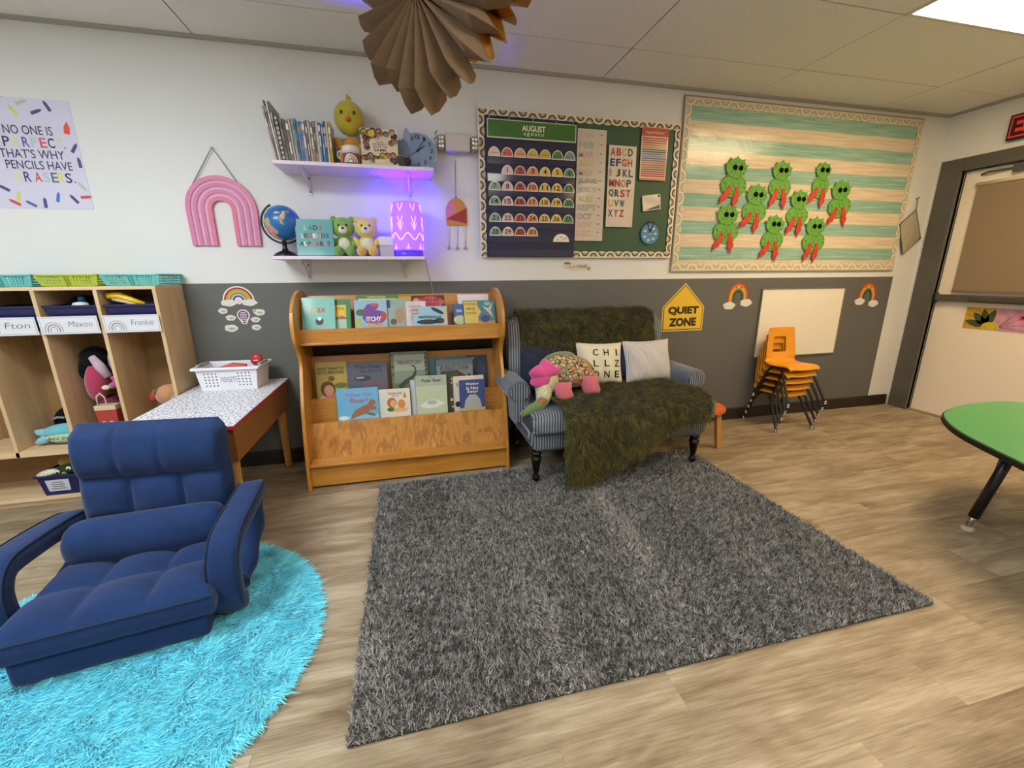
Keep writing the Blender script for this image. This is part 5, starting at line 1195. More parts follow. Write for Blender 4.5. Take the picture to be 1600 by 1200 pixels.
# ================================================================== settee with throw and cushions
SX = 1.24
M_TICK = stripes('ticking_stripe', '7f858d', '383d46', 0, 0.0165, 0.5, 0.85, 0.10)
M_DENIM = mat('5c636d', 0.9, var=0.08, vscale=30, bump=0.2, bscale=300, sheen=0.3, name='denim_grey_blue')
so = thing('settee', 'grey-blue striped two-seat settee with rolled arms', 'sofa', (SX, 0, 0))
LEG = [(0.016, 0.0), (0.024, 0.012), (0.024, 0.03), (0.014, 0.045), (0.020, 0.07), (0.030, 0.13), (0.034, 0.155), (0.022, 0.165), (0.034, 0.178), (0.034, 0.19), (0.026, 0.197), (0.036, 0.205), (0.036, 0.235)]
M_EBON = mat('0e0b0b', 0.25, coat=0.4, name='ebony_leg')
for x, y_ in ((-0.55, -0.735), (0.545, -0.735), (-0.52, -0.13), (0.52, -0.13)):
    z0 = 0.026 if y_ < -0.5 else 0.001
    MB().lathe([(r_, z if z < 0.2 else z) for r_, z in LEG], 18).obj('leg', M_EBON, so, (x, y_, z0), smooth=True)
def taper_box(x0, x1, y0, y1, z0, z1, k, r=0.035, seg=4):
    m = MB().rbox(x0, x1, y0, y1, z0, z1, r, seg, sub=2)
    zc = (z1 - z0)
    m.v = [(p[0] * (1 + k * (p[2] - z0) / zc), p[1], p[2]) for p in m.v]; return m
taper_box(-0.575, 0.575, -0.79, -0.06, 0.225, 0.37, 0.09).obj('base', M_TICK, so, smooth=True)
cu = MB().rbox(-0.60, 0.62, -0.83, -0.25, 0.345, 0.475, 0.055, 5, sub=3)
cu.v = [(p[0], p[1], p[2] + (0.018 * math.cos(p[0] * 2.2) if p[2] > 0.44 else 0)) for p in cu.v]
cu.obj('seat_cushion', M_TICK, so, smooth=True)
bk = MB().rbox(-0.58, 0.54, -0.235, -0.045, 0.36, 0.975, 0.07, 5, sub=3)
bk.v = [(p[0], p[1] + (p[2] - 0.36) * 0.05 - 0.03, p[2]) for p in bk.v]
bk.obj('backrest', M_TICK, so, smooth=True)
for s_ in (-1, 1):
    wx = s_ * 0.565 if s_ < 0 else 0.51
    w = MB().rbox(wx - 0.05, wx + 0.05, -0.31 if s_ < 0 else -0.26, -0.06, 0.55, 0.955 if s_ < 0 else 0.93, 0.045, 4, sub=2)
    w.v = [(p[0] + s_ * 0.02 * (p[2] - 0.55), p[1] + max(0, p[2] - 0.8) * 0.25, p[2]) for p in w.v]
    w.obj('wing', M_TICK, so, smooth=True)
    cx = s_ * 0.605
    ar = MB()
    sec = [(-0.045, 0.34), (-0.055, 0.50)] + [(0.012 + 0.075 * math.cos(a), 0.555 + 0.07 * math.sin(a)) for a in [R(200 - 250 * k / 12) for k in range(13)]] + [(0.045, 0.48), (0.04, 0.34)]
    sec = [(cx + s_ * x, z) for x, z in sec]
    ar.prism(sec, -0.60, -0.20, 'y')
    ar.obj('arm', M_DENIM, so, smooth=False, bevel=0.012, seg=3)
    fp_ = MB(); fp_.prism([(cx + s_ * (0.010 + 0.060 * math.cos(2 * PI * k / 20)), 0.553 + 0.056 * math.sin(2 * PI * k / 20)) for k in range(20)], -0.612, -0.598, 'y')
    fp_.obj('arm_front_panel', M_TICK, so, bevel=0.004)
    fq = MB(); fq.box(cx - 0.036, cx + 0.036, -0.610, -0.598, 0.36, 0.50); fq.obj('arm_front_panel', M_TICK, so, bevel=0.004)

# --- olive fur throw
def catmull(pts, n):
    out = []; k = len(pts)
    for i in range(k - 1):
        p0, p1, p2, p3 = [np.array(pts[q], float) for q in (max(i - 1, 0), i, i + 1, min(i + 2, k - 1))]
        for j in range(n):
            t = j / n
            out.append(0.5 * (2 * p1 + (p2 - p0) * t + (2 * p0 - 5 * p1 + 4 * p2 - p3) * t * t + (-p0 + 3 * p1 - 3 * p2 + p3) * t ** 3))
    out.append(np.array(pts[-1], float)); return np.array(out)
th = thing('fur_throw', 'olive green shaggy fur throw draped over the settee', 'throw blanket', (SX, 0, 0))
# path (y,z): behind the back, over it, down to the seat, forward over the seat, over the front and down
path = catmull([(-0.075, 0.985), (-0.10, 0.995), (-0.13, 1.0), (-0.185, 0.99), (-0.25, 0.93), (-0.275, 0.78), (-0.285, 0.60), (-0.31, 0.515), (-0.42, 0.505), (-0.60, 0.51), (-0.76, 0.512), (-0.838, 0.485), (-0.862, 0.42), (-0.868, 0.32), (-0.87, 0.20), (-0.872, 0.09)], 4)
nP = len(path) - 1; NU = 44
def throw_pt(u, v):
    i = v * nP; a = min(int(i), nP - 1); f_ = i - a
    y_, z = path[a] * (1 - f_) + path[a + 1] * f_
    # left and right limits across the settee
    if v < 0.45: xl, xr = -0.53, 0.475
    else:
        q = min(1, (v - 0.45) / 0.2); xl = -0.53 + 0.10 * q; xr = 0.475 + 0.055 * q
    x = xl + (xr - xl) * u
    # the hanging end: long on the left, gathered up towards the right
    if z < 0.50 and v > 0.6:
        hang = 0.51 - z
        lim = 0.455 - 0.02 * u - (0.30 * max(0.0, min(1.0, (u - 0.22) / 0.62))) * 1.0
        lim = max(0.10, lim)
        k = lim / 0.42
        z = 0.51 - hang * k
        y_ = y_ - 0.02 * math.sin(u * 16) * min(1, hang * 4) - 0.015
        x = x + 0.05 * hang * (0.4 - u)
    fold = 0.010 * math.sin(x * 26 + v * 11) + 0.008 * math.sin(x * 9 - v * 23)
    if v < 0.15: fold *= 0.3
    ny, nz = (-1, 0.0) if v < 0.45 or z < 0.47 else (0, 1)
    return (x, y_ + ny * (abs(fold) + 0.004), z + nz * (abs(fold) + 0.004))
tm = MB().grid(throw_pt, NU, 60)
tb = tm.obj('cloth', mat('33311a', 0.95, var=0.2, vscale=20, name='fur_backing_olive'), th, smooth=True, solid=0.006)
def fur_on(mesh_obj, n, length, width, gravity, colf, name, m, jitter=0.35, flow=(0, 0, 0), off=0.003):
    me = mesh_obj.data
    tris = []
    for p in me.polygons:
        v = p.vertices
        for k in range(1, len(v) - 1): tris.append((v[0], v[k], v[k + 1]))
    tris = np.array(tris); V = np.array([q.co[:] for q in me.vertices])
    A, B, C = V[tris[:, 0]], V[tris[:, 1]], V[tris[:, 2]]
    N = np.cross(B - A, C - A); ar = np.linalg.norm(N, axis=1); N /= ar[:, None] + 1e-12
    return A, B, C, N, ar
def spread(mesh_obj, n, outward=None):
    A, B, C, N, ar = fur_on(mesh_obj, n, 0, 0, 0, None, '', None)
    if outward is not None:
        flip = np.einsum('ij,ij->i', N, outward((A + B + C) / 3)) < 0; N[flip] *= -1
    idx = np.random.choice(len(ar), n, p=ar / ar.sum()); r1 = np.sqrt(np.random.rand(n, 1)); r2 = np.random.rand(n, 1)
    return A[idx] * (1 - r1) + B[idx] * r1 * (1 - r2) + C[idx] * r1 * r2, N[idx]
def out_throw(c):
    o = np.zeros_like(c); o[:, 1] = -1; o[:, 2] = np.where((c[:, 1] < -0.33) & (c[:, 2] > 0.48), 3.0, 0.3)
    o[c[:, 1] > -0.15] = (0, 0, 1); return o
n = 62000
P_, N_ = spread(tb, n, out_throw)
fl_ = vnoise(P_[:, 0] * 14, P_[:, 1] * 14 + P_[:, 2] * 14, 3); fl2 = vnoise(P_[:, 0] * 45, (P_[:, 1] + P_[:, 2]) * 30, 5)
D = N_ * 0.45 + np.stack([(fl_ - 0.5) * 2.2, np.where(P_[:, 2] > 0.49, -0.5, -0.1), np.where(P_[:, 2] > 0.52, -0.3, -0.75) * np.where(N_[:, 2] > 0.5, 0.1, 1)], 1) + np.random.normal(size=(n, 3)) * 0.25
D /= np.linalg.norm(D, axis=1)[:, None]
base = np.array(lin('534c22')[:3]); dark = np.array(lin('302a13')[:3]); lite = np.array(lin('7c7236')[:3])
k = np.clip(fl2 * 0.7 + np.random.rand(n) * 0.45, 0, 1)[:, None]
tint = np.where(k < 0.5, dark + (base - dark) * k * 2, base + (lite - base) * (k - 0.5) * 2)
blades('fur_pile', th, P_ + N_ * 0.003, D, np.random.uniform(0.022, 0.042, n), np.random.uniform(0.0016, 0.0032, n), tint, fur_mat('olive_fur', 0.75, 0.2), 2, curl=np.random.normal(size=(n, 3)) * 0.15 + np.array([0, 0, -0.15]))

# --- cushions
def pillow(name, label, loc, rot, w, h, t_, m, cat='cushion', piping=None):
    o = thing(name, label, cat, loc, rot)
    def f(sgn):
        def g(u, v):
            a, b = 2 * u - 1, 2 * v - 1
            pin = 1 - 0.07 * (1 - a * a) ; pin2 = 1 - 0.07 * (1 - b * b)
            d = ((1 - abs(a) ** 2.6) * (1 - abs(b) ** 2.6)) ** 0.55
            wr = 0.004 * math.sin(a * 9 + b * 5) * d
            return (w / 2 * a * pin2, sgn * (t_ / 2 * d + wr), h / 2 + h / 2 * b * pin)
        return g
    mb = MB(); mb.grid(f(-1), 22, 22); mb.grid(f(1), 22, 22)
    c = mb.obj('cover', m, o, smooth=True)
    return o, (lambda x, z: f(-1)((x / w + 0.5), z / h)[1])
ZS = 0.505
po_, _ = pillow('cushion', 'dark navy cushion at the left behind the elephant toy', (0.875, -0.335, ZS + 0.01), (R(-14), 0, R(4)), 0.36, 0.285, 0.11, mat('20283f', 0.9, var=0.1, vscale=15, bump=0.2, bscale=300, name='navy_cloth'))
m = MB()
for x, z in ((-0.10, 0.235), (0.0, 0.245), (0.09, 0.24)): m.ball((x, -0.034, z), (0.013, 0.006, 0.009), nu=8, nv=6)
m.obj('button', mat('10152a', 0.7), po_, smooth=True)
pw, py = pillow('cushion', 'white cushion printed with chill zone in spaced capitals', (1.247, -0.405, ZS), (R(-17), R(2), R(-3)), 0.335, 0.30, 0.11, mat('d9d3b8', 0.9, var=0.03, vscale=10, bump=0.15, bscale=400, name='cushion_white'))
m = MB()
for r_, s_ in enumerate(('CHI', 'LLZ', 'ONE')):
    for c_, ch_ in enumerate(s_):
        cx, cz = -0.045 + c_ * 0.077, 0.225 - r_ * 0.075
        wd = 0.006 if ch_ == 'I' else 0.019
        q = MB(); text(q, ch_, cx - wd, cx + wd, cz - 0.023, cz + 0.023, 0, 0.012)
        q.v = [(p[0], py(p[0], p[2]) - 0.0025, p[2]) for p in q.v]; q.obj('letter', mat('1a1714', 0.7), pw)
pillow('cushion', 'dark teal cushion almost hidden behind the pinstriped one', (1.52, -0.335, ZS + 0.01), (R(-12), 0, R(3)), 0.34, 0.26, 0.09, mat('26405a', 0.9, var=0.1, vscale=15))
pillow('cushion', 'pale pinstriped square cushion at the right', (1.622, -0.415, ZS), (R(-18), 0, R(2)), 0.375, 0.305, 0.12, stripes('pinstripe_cloth', 'd0cbc6', '9a96a0', 0, 0.0105, 0.55, 0.9, 0.15))

# --- patchwork elephant toy
el = thing('elephant_toy', 'patchwork plush elephant with pink ear and green trunk', 'plush toy', (0.935, -0.55, 0.535), (0, 0, R(8))); el.scale = (1.2, 1.2, 1.2)
M_FLO = voro('floral_cloth', [(0.0, 'b98a5a'), (0.2, 'd2b184'), (0.4, '8a9a84'), (0.55, 'c99a68'), (0.7, 'b5b08a'), (0.85, 'd0a890')], 46, 0.9, 'cell')
M_FLO2 = voro('pale_floral_cloth', [(0.0, 'b9b58c'), (0.3, 'c9c4a0'), (0.6, 'a9ae84'), (0.8, 'd2ccb0')], 38, 0.9)
M_PINK = mat('c4606e', 0.9, var=0.06, vscale=30, bump=0.3, bscale=250, sheen=0.5); M_HOT = mat('d24a8c', 0.9, var=0.06, vscale=30, bump=0.3, bscale=250, sheen=0.5); M_GRN = mat('5f7a40', 0.9, var=0.08, vscale=30, bump=0.3, bscale=250, sheen=0.5)
MB().ball((0.02, 0, 0.10), (0.155, 0.085, 0.088), (0, R(12), 0), 24, 16).obj('body', M_FLO, el, smooth=True)
MB().ball((-0.03, 0.03, 0.145), (0.11, 0.06, 0.055), (0, R(-10), 0), 16, 10).obj('back_patch', M_GRN, el, smooth=True)
h = MB().ball((-0.125, -0.03, 0.065), (0.062, 0.058, 0.072), (0, R(20), 0), 18, 12).obj('head', M_FLO2, el, smooth=True)
MB().tube([(-0.15, -0.05, 0.03), (-0.165, -0.08, 0.0), (-0.185, -0.105, -0.018), (-0.215, -0.12, -0.028), (-0.262, -0.125, -0.045), (-0.305, -0.125, -0.062)], [0.042, 0.034, 0.028, 0.025, 0.021, 0.013], 12).obj('trunk', M_GRN, h, smooth=True)
MB().tube([(-0.148, -0.050, 0.038), (-0.163, -0.076, 0.004), (-0.180, -0.10, -0.013)], [0.046, 0.039, 0.033], 12).obj('trunk_base', M_FLO2, h, smooth=True)
MB().ball((-0.195, -0.118, -0.018), (0.022, 0.018, 0.026)).obj('trunk_patch', mat('b0503c', 0.9, var=0.3, vscale=80), h, smooth=True)
er = MB()
def earf(u, v):
    a = 2 * PI * u; r_ = v * 0.075 * (1 + 0.14 * math.sin(5 * a + 0.6) + 0.05 * math.sin(9 * a))
    return (-0.155 + r_ * 1.05 * math.cos(a), -0.082 - 0.012 * math.sin(3 * a) * v + 0.02 * v * v, 0.112 + r_ * 0.85 * math.sin(a))
er.grid(earf, 30, 6); er.obj('ear', M_HOT, h, smooth=True, solid=0.014)
for i, (x, y_, z) in enumerate([(-0.055, -0.075, 0.012), (0.105, -0.07, 0.028), (-0.03, 0.05, 0.012), (0.12, 0.05, 0.03)]):
    lg = MB(); lg.tube([(x, y_, z + 0.05), (x - 0.004, y_ - 0.012, z + 0.01), (x, y_ - 0.03, z - 0.022), (x, y_ - 0.034, z - 0.034)], [0.046, 0.045, 0.044, 0.036], 14); lg.obj('leg', M_PINK, el, smooth=True)
MB().tube([(0.165, 0.0, 0.08), (0.185, -0.01, 0.04), (0.182, -0.012, 0.01)], [0.010, 0.008, 0.010], 8).obj('tail', M_FLO2, el, smooth=True)
MB().ball((-0.155, -0.082, 0.055), (0.004, 0.003, 0.004), nu=8, nv=6).obj('eye', mat('101010', 0.2), h, smooth=True)

# --- orange stool
st = thing('stool', 'low wooden stool with orange slatted round top', 'stool', (2.035, -0.44, 0))
for k in range(5):
    z0 = -0.17 + k * 0.0685; z1 = z0 + 0.066; pts = []
    for q in range(9):
        yy = z0 + (z1 - z0) * q / 8; pts.append((math.sqrt(max(0, 0.1725 ** 2 - yy ** 2)), yy))
    poly = pts + [(-x, yy) for x, yy in pts[::-1]]
    MB().prism(poly, 0.287, 0.31, 'z').obj('slat', mat('cf661e', 0.5, var=0.08, vscale=12, name='orange_paint'), st, bevel=0.003)
M_PINE = wood('stool_pine', [(0.3, 'a3743a'), (0.6, 'bd8c4a'), (0.8, 'c99a58')], stretch=(8, 8, 1), scale=2, rnd=False)
for x, y_ in ((-0.09, -0.11), (0.095, -0.075), (-0.10, 0.095), (0.09, 0.10)):
    k = 1.25
    MB().hexa([(x * k - 0.02, y_ * k - 0.016, 0.001), (x * k + 0.02, y_ * k - 0.016, 0.001), (x * k + 0.02, y_ * k + 0.016, 0.001), (x * k - 0.02, y_ * k + 0.016, 0.001), (x - 0.02, y_ - 0.016, 0.287), (x + 0.02, y_ - 0.016, 0.287), (x + 0.02, y_ + 0.016, 0.287), (x - 0.02, y_ + 0.016, 0.287)]).obj('leg', M_PINE, st, bevel=0.003)
ap = MB(); ap.box(-0.11, 0.11, -0.012, 0.012, 0.24, 0.285); ap.box(-0.012, 0.012, -0.11, 0.11, 0.24, 0.285); ap.obj('apron', M_PINE, st)

# --- five stacked yellow school chairs
M_SHELL = mat('dc941e', 0.42, var=0.03, vscale=6, name='school_chair_plastic'); M_BLK = mat('15110f', 0.35, name='black_tube'); M_CHR = mat('b9b4aa', 0.15, metal=1.0, name='chrome_glide')
CHX = 2.99
def chair_meshes():
    pr = catmull([(-0.315, 0.272), (-0.300, 0.296), (-0.26, 0.302), (-0.18, 0.294), (-0.105, 0.296), (-0.068, 0.312), (-0.048, 0.36), (-0.038, 0.42), (-0.030, 0.50), (-0.022, 0.565), (-0.020, 0.580)], 3)
    n = len(pr) - 1
    def f(u, v):
        i = min(int(v * n), n - 1); t = v * n - i
        y_, z = pr[i] * (1 - t) + pr[i + 1] * t
        a = 2 * u - 1
        seat = max(0.0, min(1.0, (0.36 - z) / 0.06))
        hw = 0.150 * (seat) + (1 - seat) * (0.150 - 0.022 * max(0, (z - 0.36) / 0.22))
        if v > 0.93: hw *= 1 - 0.10 * (v - 0.93) / 0.07
        if v < 0.08: hw *= 1 - 0.10 * (0.08 - v) / 0.08
        x = a * hw
        if seat > 0.5: z += 0.010 * a * a - (0.016 if abs(a) > 0.93 else 0)
        else: y_ += -0.022 * a * a
        return (x, y_, z)
    nu, nv = 14, 30
    mb = MB(); mb.grid(f, nu, nv)
    keep = []
    for k, fc_ in enumerate(mb.f):
        i, j = k % nu, k // nu
        v = (j + 0.5) / nv
        if 4 <= i <= 9 and 0.645 < v < 0.80: continue
        keep.append(fc_)
    mb.f = keep
    sh = mb.mesh('seat_shell', M_SHELL, True)
    legs = []; gl_ = []
    for s_ in (-1, 1):
        for pts in ([(s_ * 0.125, -0.165, 0.282), (s_ * 0.14, -0.235, 0.262), (s_ * 0.165, -0.33, 0.10), (s_ * 0.180, -0.375, 0.018)], [(s_ * 0.125, -0.19, 0.282), (s_ * 0.14, -0.115, 0.255), (s_ * 0.165, -0.055, 0.10), (s_ * 0.178, -0.025, 0.018)]):
            legs.append(MB().tube([tuple(q) for q in catmull(pts, 4)], 0.010, 8).mesh('leg', M_BLK, True))
            e = pts[-1]
            gl_.append(MB().lathe([(0.006, 0), (0.014, 0.002), (0.014, 0.008), (0.009, 0.013), (0.012, 0.019), (0.012, 0.028)], 12, (e[0], e[1], e[2] - 0.016)).mesh('glide', M_CHR, True))
    bar = MB().tube([(-0.125, -0.175, 0.282), (0.125, -0.175, 0.282)], 0.009, 8).mesh('crossbar', M_BLK, True)
    return sh, legs, gl_, bar
sh, legs, gl_, bar = chair_meshes()
CHN = ['bottom', 'second from the bottom', 'middle', 'second from the top', 'top']
for k in range(5):
    c = thing('school_chair', 'yellow plastic school chair with black legs, %s of its stack' % CHN[k], 'chair', (CHX + 0.002 * (k % 2), -0.012 - 0.0185 * k, 0.058 * k), group='stacked yellow chairs')
    put('seat_shell', sh, c, solid=0.009, sub=1)
    for l_, g_ in zip(legs, gl_):
        q = put('leg', l_, c); put('glide', g_, q)
    put('crossbar', bar, c)

# --- green table at the right edge
tb_ = thing('activity_table', 'green kidney-shaped classroom table with black edge', 'table', (0, 0, 0))
kp = catmull([(2.297, -1.992), (2.479, -1.682), (2.673, -1.493), (2.822, -1.421), (3.051, -1.372), (3.30, -1.372), (3.40, -1.43), (3.36, -1.54), (3.26, -1.70), (3.20, -1.95), (3.26, -2.2), (3.40, -2.40), (3.42, -2.62), (3.2, -2.78), (2.85, -2.78), (2.5, -2.62), (2.30, -2.35), (2.297, -1.992)], 5)[:-1]
cen = kp.mean(0)
kp2 = [tuple(p) for p in kp]
kin = [tuple(cen + (p - cen) * 0.988) for p in kp]
MB().prism(kp2, 0.492, 0.516, 'z').obj('edge_band', mat('15130f', 0.5), tb_)
MB().prism(kin, 0.515, 0.5195, 'z').obj('table_top', mat('4f9a5e', 0.28, var=0.02, vscale=3, name='laminate_green'), tb_)
for (fx, fy, tx_, ty) in ((2.638, -1.725, 2.70, -1.78), (3.24, -1.49, 3.19, -1.54), (2.62, -2.55, 2.68, -2.49), (3.24, -2.60, 3.18, -2.55)):
    lg = MB().tube([(tx_ + (fx - tx_) * 0.9, ty + (fy - ty) * 0.9, 0.075), (tx_, ty, 0.49)], 0.021, 14).obj('leg', M_BLK, tb_, smooth=True)
    MB().tube([(fx, fy, 0.018), (tx_ + (fx - tx_) * 0.88, ty + (fy - ty) * 0.88, 0.09)], 0.012, 10).obj('leg_insert', M_CHR, lg, smooth=True)
    MB().lathe([(0.024, 0), (0.026, 0.004), (0.026, 0.014), (0.014, 0.022)], 14, (fx, fy, 0.0005)).obj('glide', mat('b9ad98', 0.5), lg, smooth=True)
MB().tube([(2.672, -1.755, 0.30), (2.78, -1.735, 0.37), (2.92, -1.70, 0.42), (3.0, -1.68, 0.488)], 0.007, 8).obj('brace', M_BLK, tb_, smooth=True)
# ================================================================== cubby unit, low table, floor chair
M_MAPLE = wood('maple_ply', [(0.25, 'b2946c'), (0.45, 'c6a880'), (0.6, 'd0b48e'), (0.8, 'd8c09c')], stretch=(7, 7, 0.8), scale=1.5, rough=0.5, rnd=False)
M_MAPH = wood('maple_shelf', [(0.25, 'ba9c74'), (0.45, 'ccae86'), (0.6, 'd6bb95'), (0.8, 'dcc4a2')], stretch=(0.8, 7, 7), scale=1.5, rough=0.5, rnd=False)
CXR, CD = -1.312, -0.29
XS = [CXR - 0.266 * k for k in range(6)]     # divider lines from the right
cb = thing('cubby_unit', 'open maple cubby unit with dividers and shelves', 'cubby', (0, -0.0125, 0))
MB().box(XS[5], CXR, CD, 0, 1.187, 1.205).obj('top_board', M_MAPH, cb, bevel=0.002)
for k, x in enumerate(XS):
    MB().box(x - 0.018, x, CD, 0, 0.30 if 0 < k < 5 else 0.002, 1.187).obj('side_panel' if k in (0, 5) else 'divider', M_MAPLE, cb, bevel=0.0015)
MB().box(XS[5], CXR - 0.018, CD, -0.006, 0.30, 0.332).obj('seat_board', M_MAPH, cb, bevel=0.002)
MB().box(XS[5], CXR - 0.018, CD, -0.006, 0.035, 0.055).obj('bottom_board', M_MAPH, cb, bevel=0.002)
MB().box(XS[5], CXR - 0.018, CD + 0.02, CD + 0.035, 0.002, 0.035).obj('toe_board', M_MAPH, cb)
for k in range(5):
    MB().box(XS[k + 1], XS[k] - 0.018, CD + 0.004, -0.006, 0.962, 0.980).obj('cubby_shelf', M_MAPH, cb)
MB().box(XS[5], CXR - 0.018, -0.006, -0.001, 0.002, 1.187).obj('back_panel', mat('8c6a3e', 0.7, var=0.15, vscale=6, name='pegboard_back'), cb)
m = MB()
for k in range(3): m.box(XS[2 + k] - 0.018 - 0.003, XS[2 + k] - 0.018, CD + 0.10, CD + 0.11, 0.03, 0.30)
MB().box(XS[2] - 0.012, XS[2], CD + 0.05, -0.006, 0.055, 0.30).obj('lower_divider', M_MAPLE, cb)

# bins with name cards
M_BIN = mat('14164c', 0.3, name='bin_navy')
def bin_(label, x, y_, z, w, d, h, tap=0.9):
    t = thing('storage_bin', label, 'bin', (x, y_, z), group='navy bins')
    o = MB(); 
    def ring_(k, zz, e): return [(-w / 2 * k + e, -d / 2 * k + e, zz), (w / 2 * k - e, -d / 2 * k + e, zz), (w / 2 * k - e, d / 2 * k - e, zz), (-w / 2 * k + e, d / 2 * k - e, zz)]
    v = ring_(tap, 0, 0) + ring_(1, h, 0) + ring_(1, h, 0.004) + ring_(tap, 0.004, 0.004)
    f = [(3, 2, 1, 0)]
    for a in (0, 4, 8):
        for k in range(4): f.append((a + k, a + (k + 1) % 4, a + 4 + (k + 1) % 4, a + 4 + k))
    f.append((12, 13, 14, 15))
    o.add(v, f).obj('tub', M_BIN, t)
    rm = MB(); e = 0.008
    rm.box(-w / 2 - e, w / 2 + e, -d / 2 - e, -d / 2, h - 0.012, h); rm.box(-w / 2 - e, w / 2 + e, d / 2, d / 2 + e, h - 0.012, h); rm.box(-w / 2 - e, -w / 2, -d / 2, d / 2, h - 0.012, h); rm.box(w / 2, w / 2 + e, -d / 2, d / 2, h - 0.012, h)
    rm.obj('rim', M_BIN, t, bevel=0.002)
    return t
def name_card(label, s, x, heart=False):
    t = thing('name_card', label, 'name card', (x, CD - 0.022, 0.965), (R(3), 0, 0), 'name cards on the cubbies')
    MB().box(-0.128, 0.128, -0.001, 0.0, 0, 0.092).obj('paper', mat('d3d4da', 0.35, coat=0.3), t)
    ln = MB()
    for q in (rect(-0.122, 0.122, 0.006, 0.0075), rect(-0.122, 0.122, 0.0845, 0.086), rect(-0.122, -0.1205, 0.006, 0.086), rect(0.1205, 0.122, 0.006, 0.086)): ln.sheet(q, -0.001, 0.0004)
    ln.obj('border_print', mat('8a8c92', 0.6), t)
    for r_ in (0.040, 0.028, 0.016):
        MB().ring(arch(-0.07, 0.012, r_, 0.012, 12), arch(-0.07, 0.012, r_ - 0.005, 0.012, 12), -0.001, 0.0004).obj('rainbow_print', mat('a3a19e' if r_ != 0.028 else '77777a', 0.6), t)
    if heart: MB().sheet([(-0.07, 0.012), (-0.062, 0.024), (-0.066, 0.028), (-0.07, 0.024), (-0.074, 0.028), (-0.078, 0.024)], -0.001, 0.0005).obj('heart_print', mat('2a2a2c', 0.6), t)
    q = MB(); text(q, s, -0.005, 0.098, 0.036, 0.066, -0.0018, -0.012, slant=0.2); q.obj('lettering', mat('5a5c66', 0.6), t)
for k, (nm, s, hh) in enumerate([('rightmost', 'Frankie', False), ('middle', 'Maxon', True), ('leftmost', 'Fton', False)]):
    xc = (XS[k] - 0.018 + XS[k + 1]) / 2
    bin_('navy plastic bin in the upper row, %s in view' % nm, xc, -0.165, 0.9805, 0.222, 0.235, 0.13)
    name_card('white name card with a small rainbow, %s of the three' % nm, s, xc + 0.008 - (0.0 if k == 0 else 0.012))
# things in the bins
t = thing('toy_hammer', 'bright yellow toy lying across the right bin', 'toy', (XS[0] - 0.15, -0.20, 1.12), (0, 0, 0))
MB().tube([(-0.10, -0.05, 0.035), (-0.05, -0.05, 0.035), (0.0, -0.05, 0.012), (0.06, -0.05, -0.012)], [0.018, 0.021, 0.016, 0.010], 10).obj('body', mat('d9b41e', 0.4), t, smooth=True)
MB().tube([(-0.08, -0.052, 0.018), (-0.02, -0.052, 0.002), (0.04, -0.052, -0.02)], [0.010, 0.012, 0.007], 8).obj('trim', mat('c9b2a0', 0.5), t, smooth=True)
t = thing('folded_cloth', 'dark plum cloth bundle in the right bin', 'cloth', (XS[0] - 0.10, -0.16, 1.05)); plush(MB().ball((0, 0, 0.03), (0.075, 0.07, 0.062)), 'cloth', '3a2436', t)
t = thing('water_bottle', 'small teal bottle with white cap in the middle bin', 'bottle', (XS[1] - 0.135, -0.20, 1.03))
MB().lathe([(0.022, 0), (0.024, 0.01), (0.024, 0.075), (0.014, 0.09), (0.014, 0.10)], 16).obj('bottle_body', mat('1f5a72', 0.3), t, smooth=True)
MB().lathe([(0.016, 0.10), (0.016, 0.118), (0.010, 0.121)], 14).obj('cap', mat('256a84', 0.4), t, smooth=True)
t = thing('white_cup', 'rounded white lid lying in the middle bin', 'cup', (XS[1] - 0.13, -0.225, 1.07)); MB().lathe([(0.038, 0), (0.038, 0.03), (0.03, 0.05), (0.01, 0.055)], 18).obj('cup', mat('d8d8dc', 0.4), t, smooth=True)
t = thing('dark_cloth', 'dark clothing heaped in the middle bin', 'cloth', (XS[1] - 0.16, -0.12, 1.05)); plush(MB().ball((0, 0, 0.035), (0.09, 0.07, 0.07)).ball((0.07, -0.03, 0.03), (0.05, 0.05, 0.05)), 'cloth', '1d1f26', t)

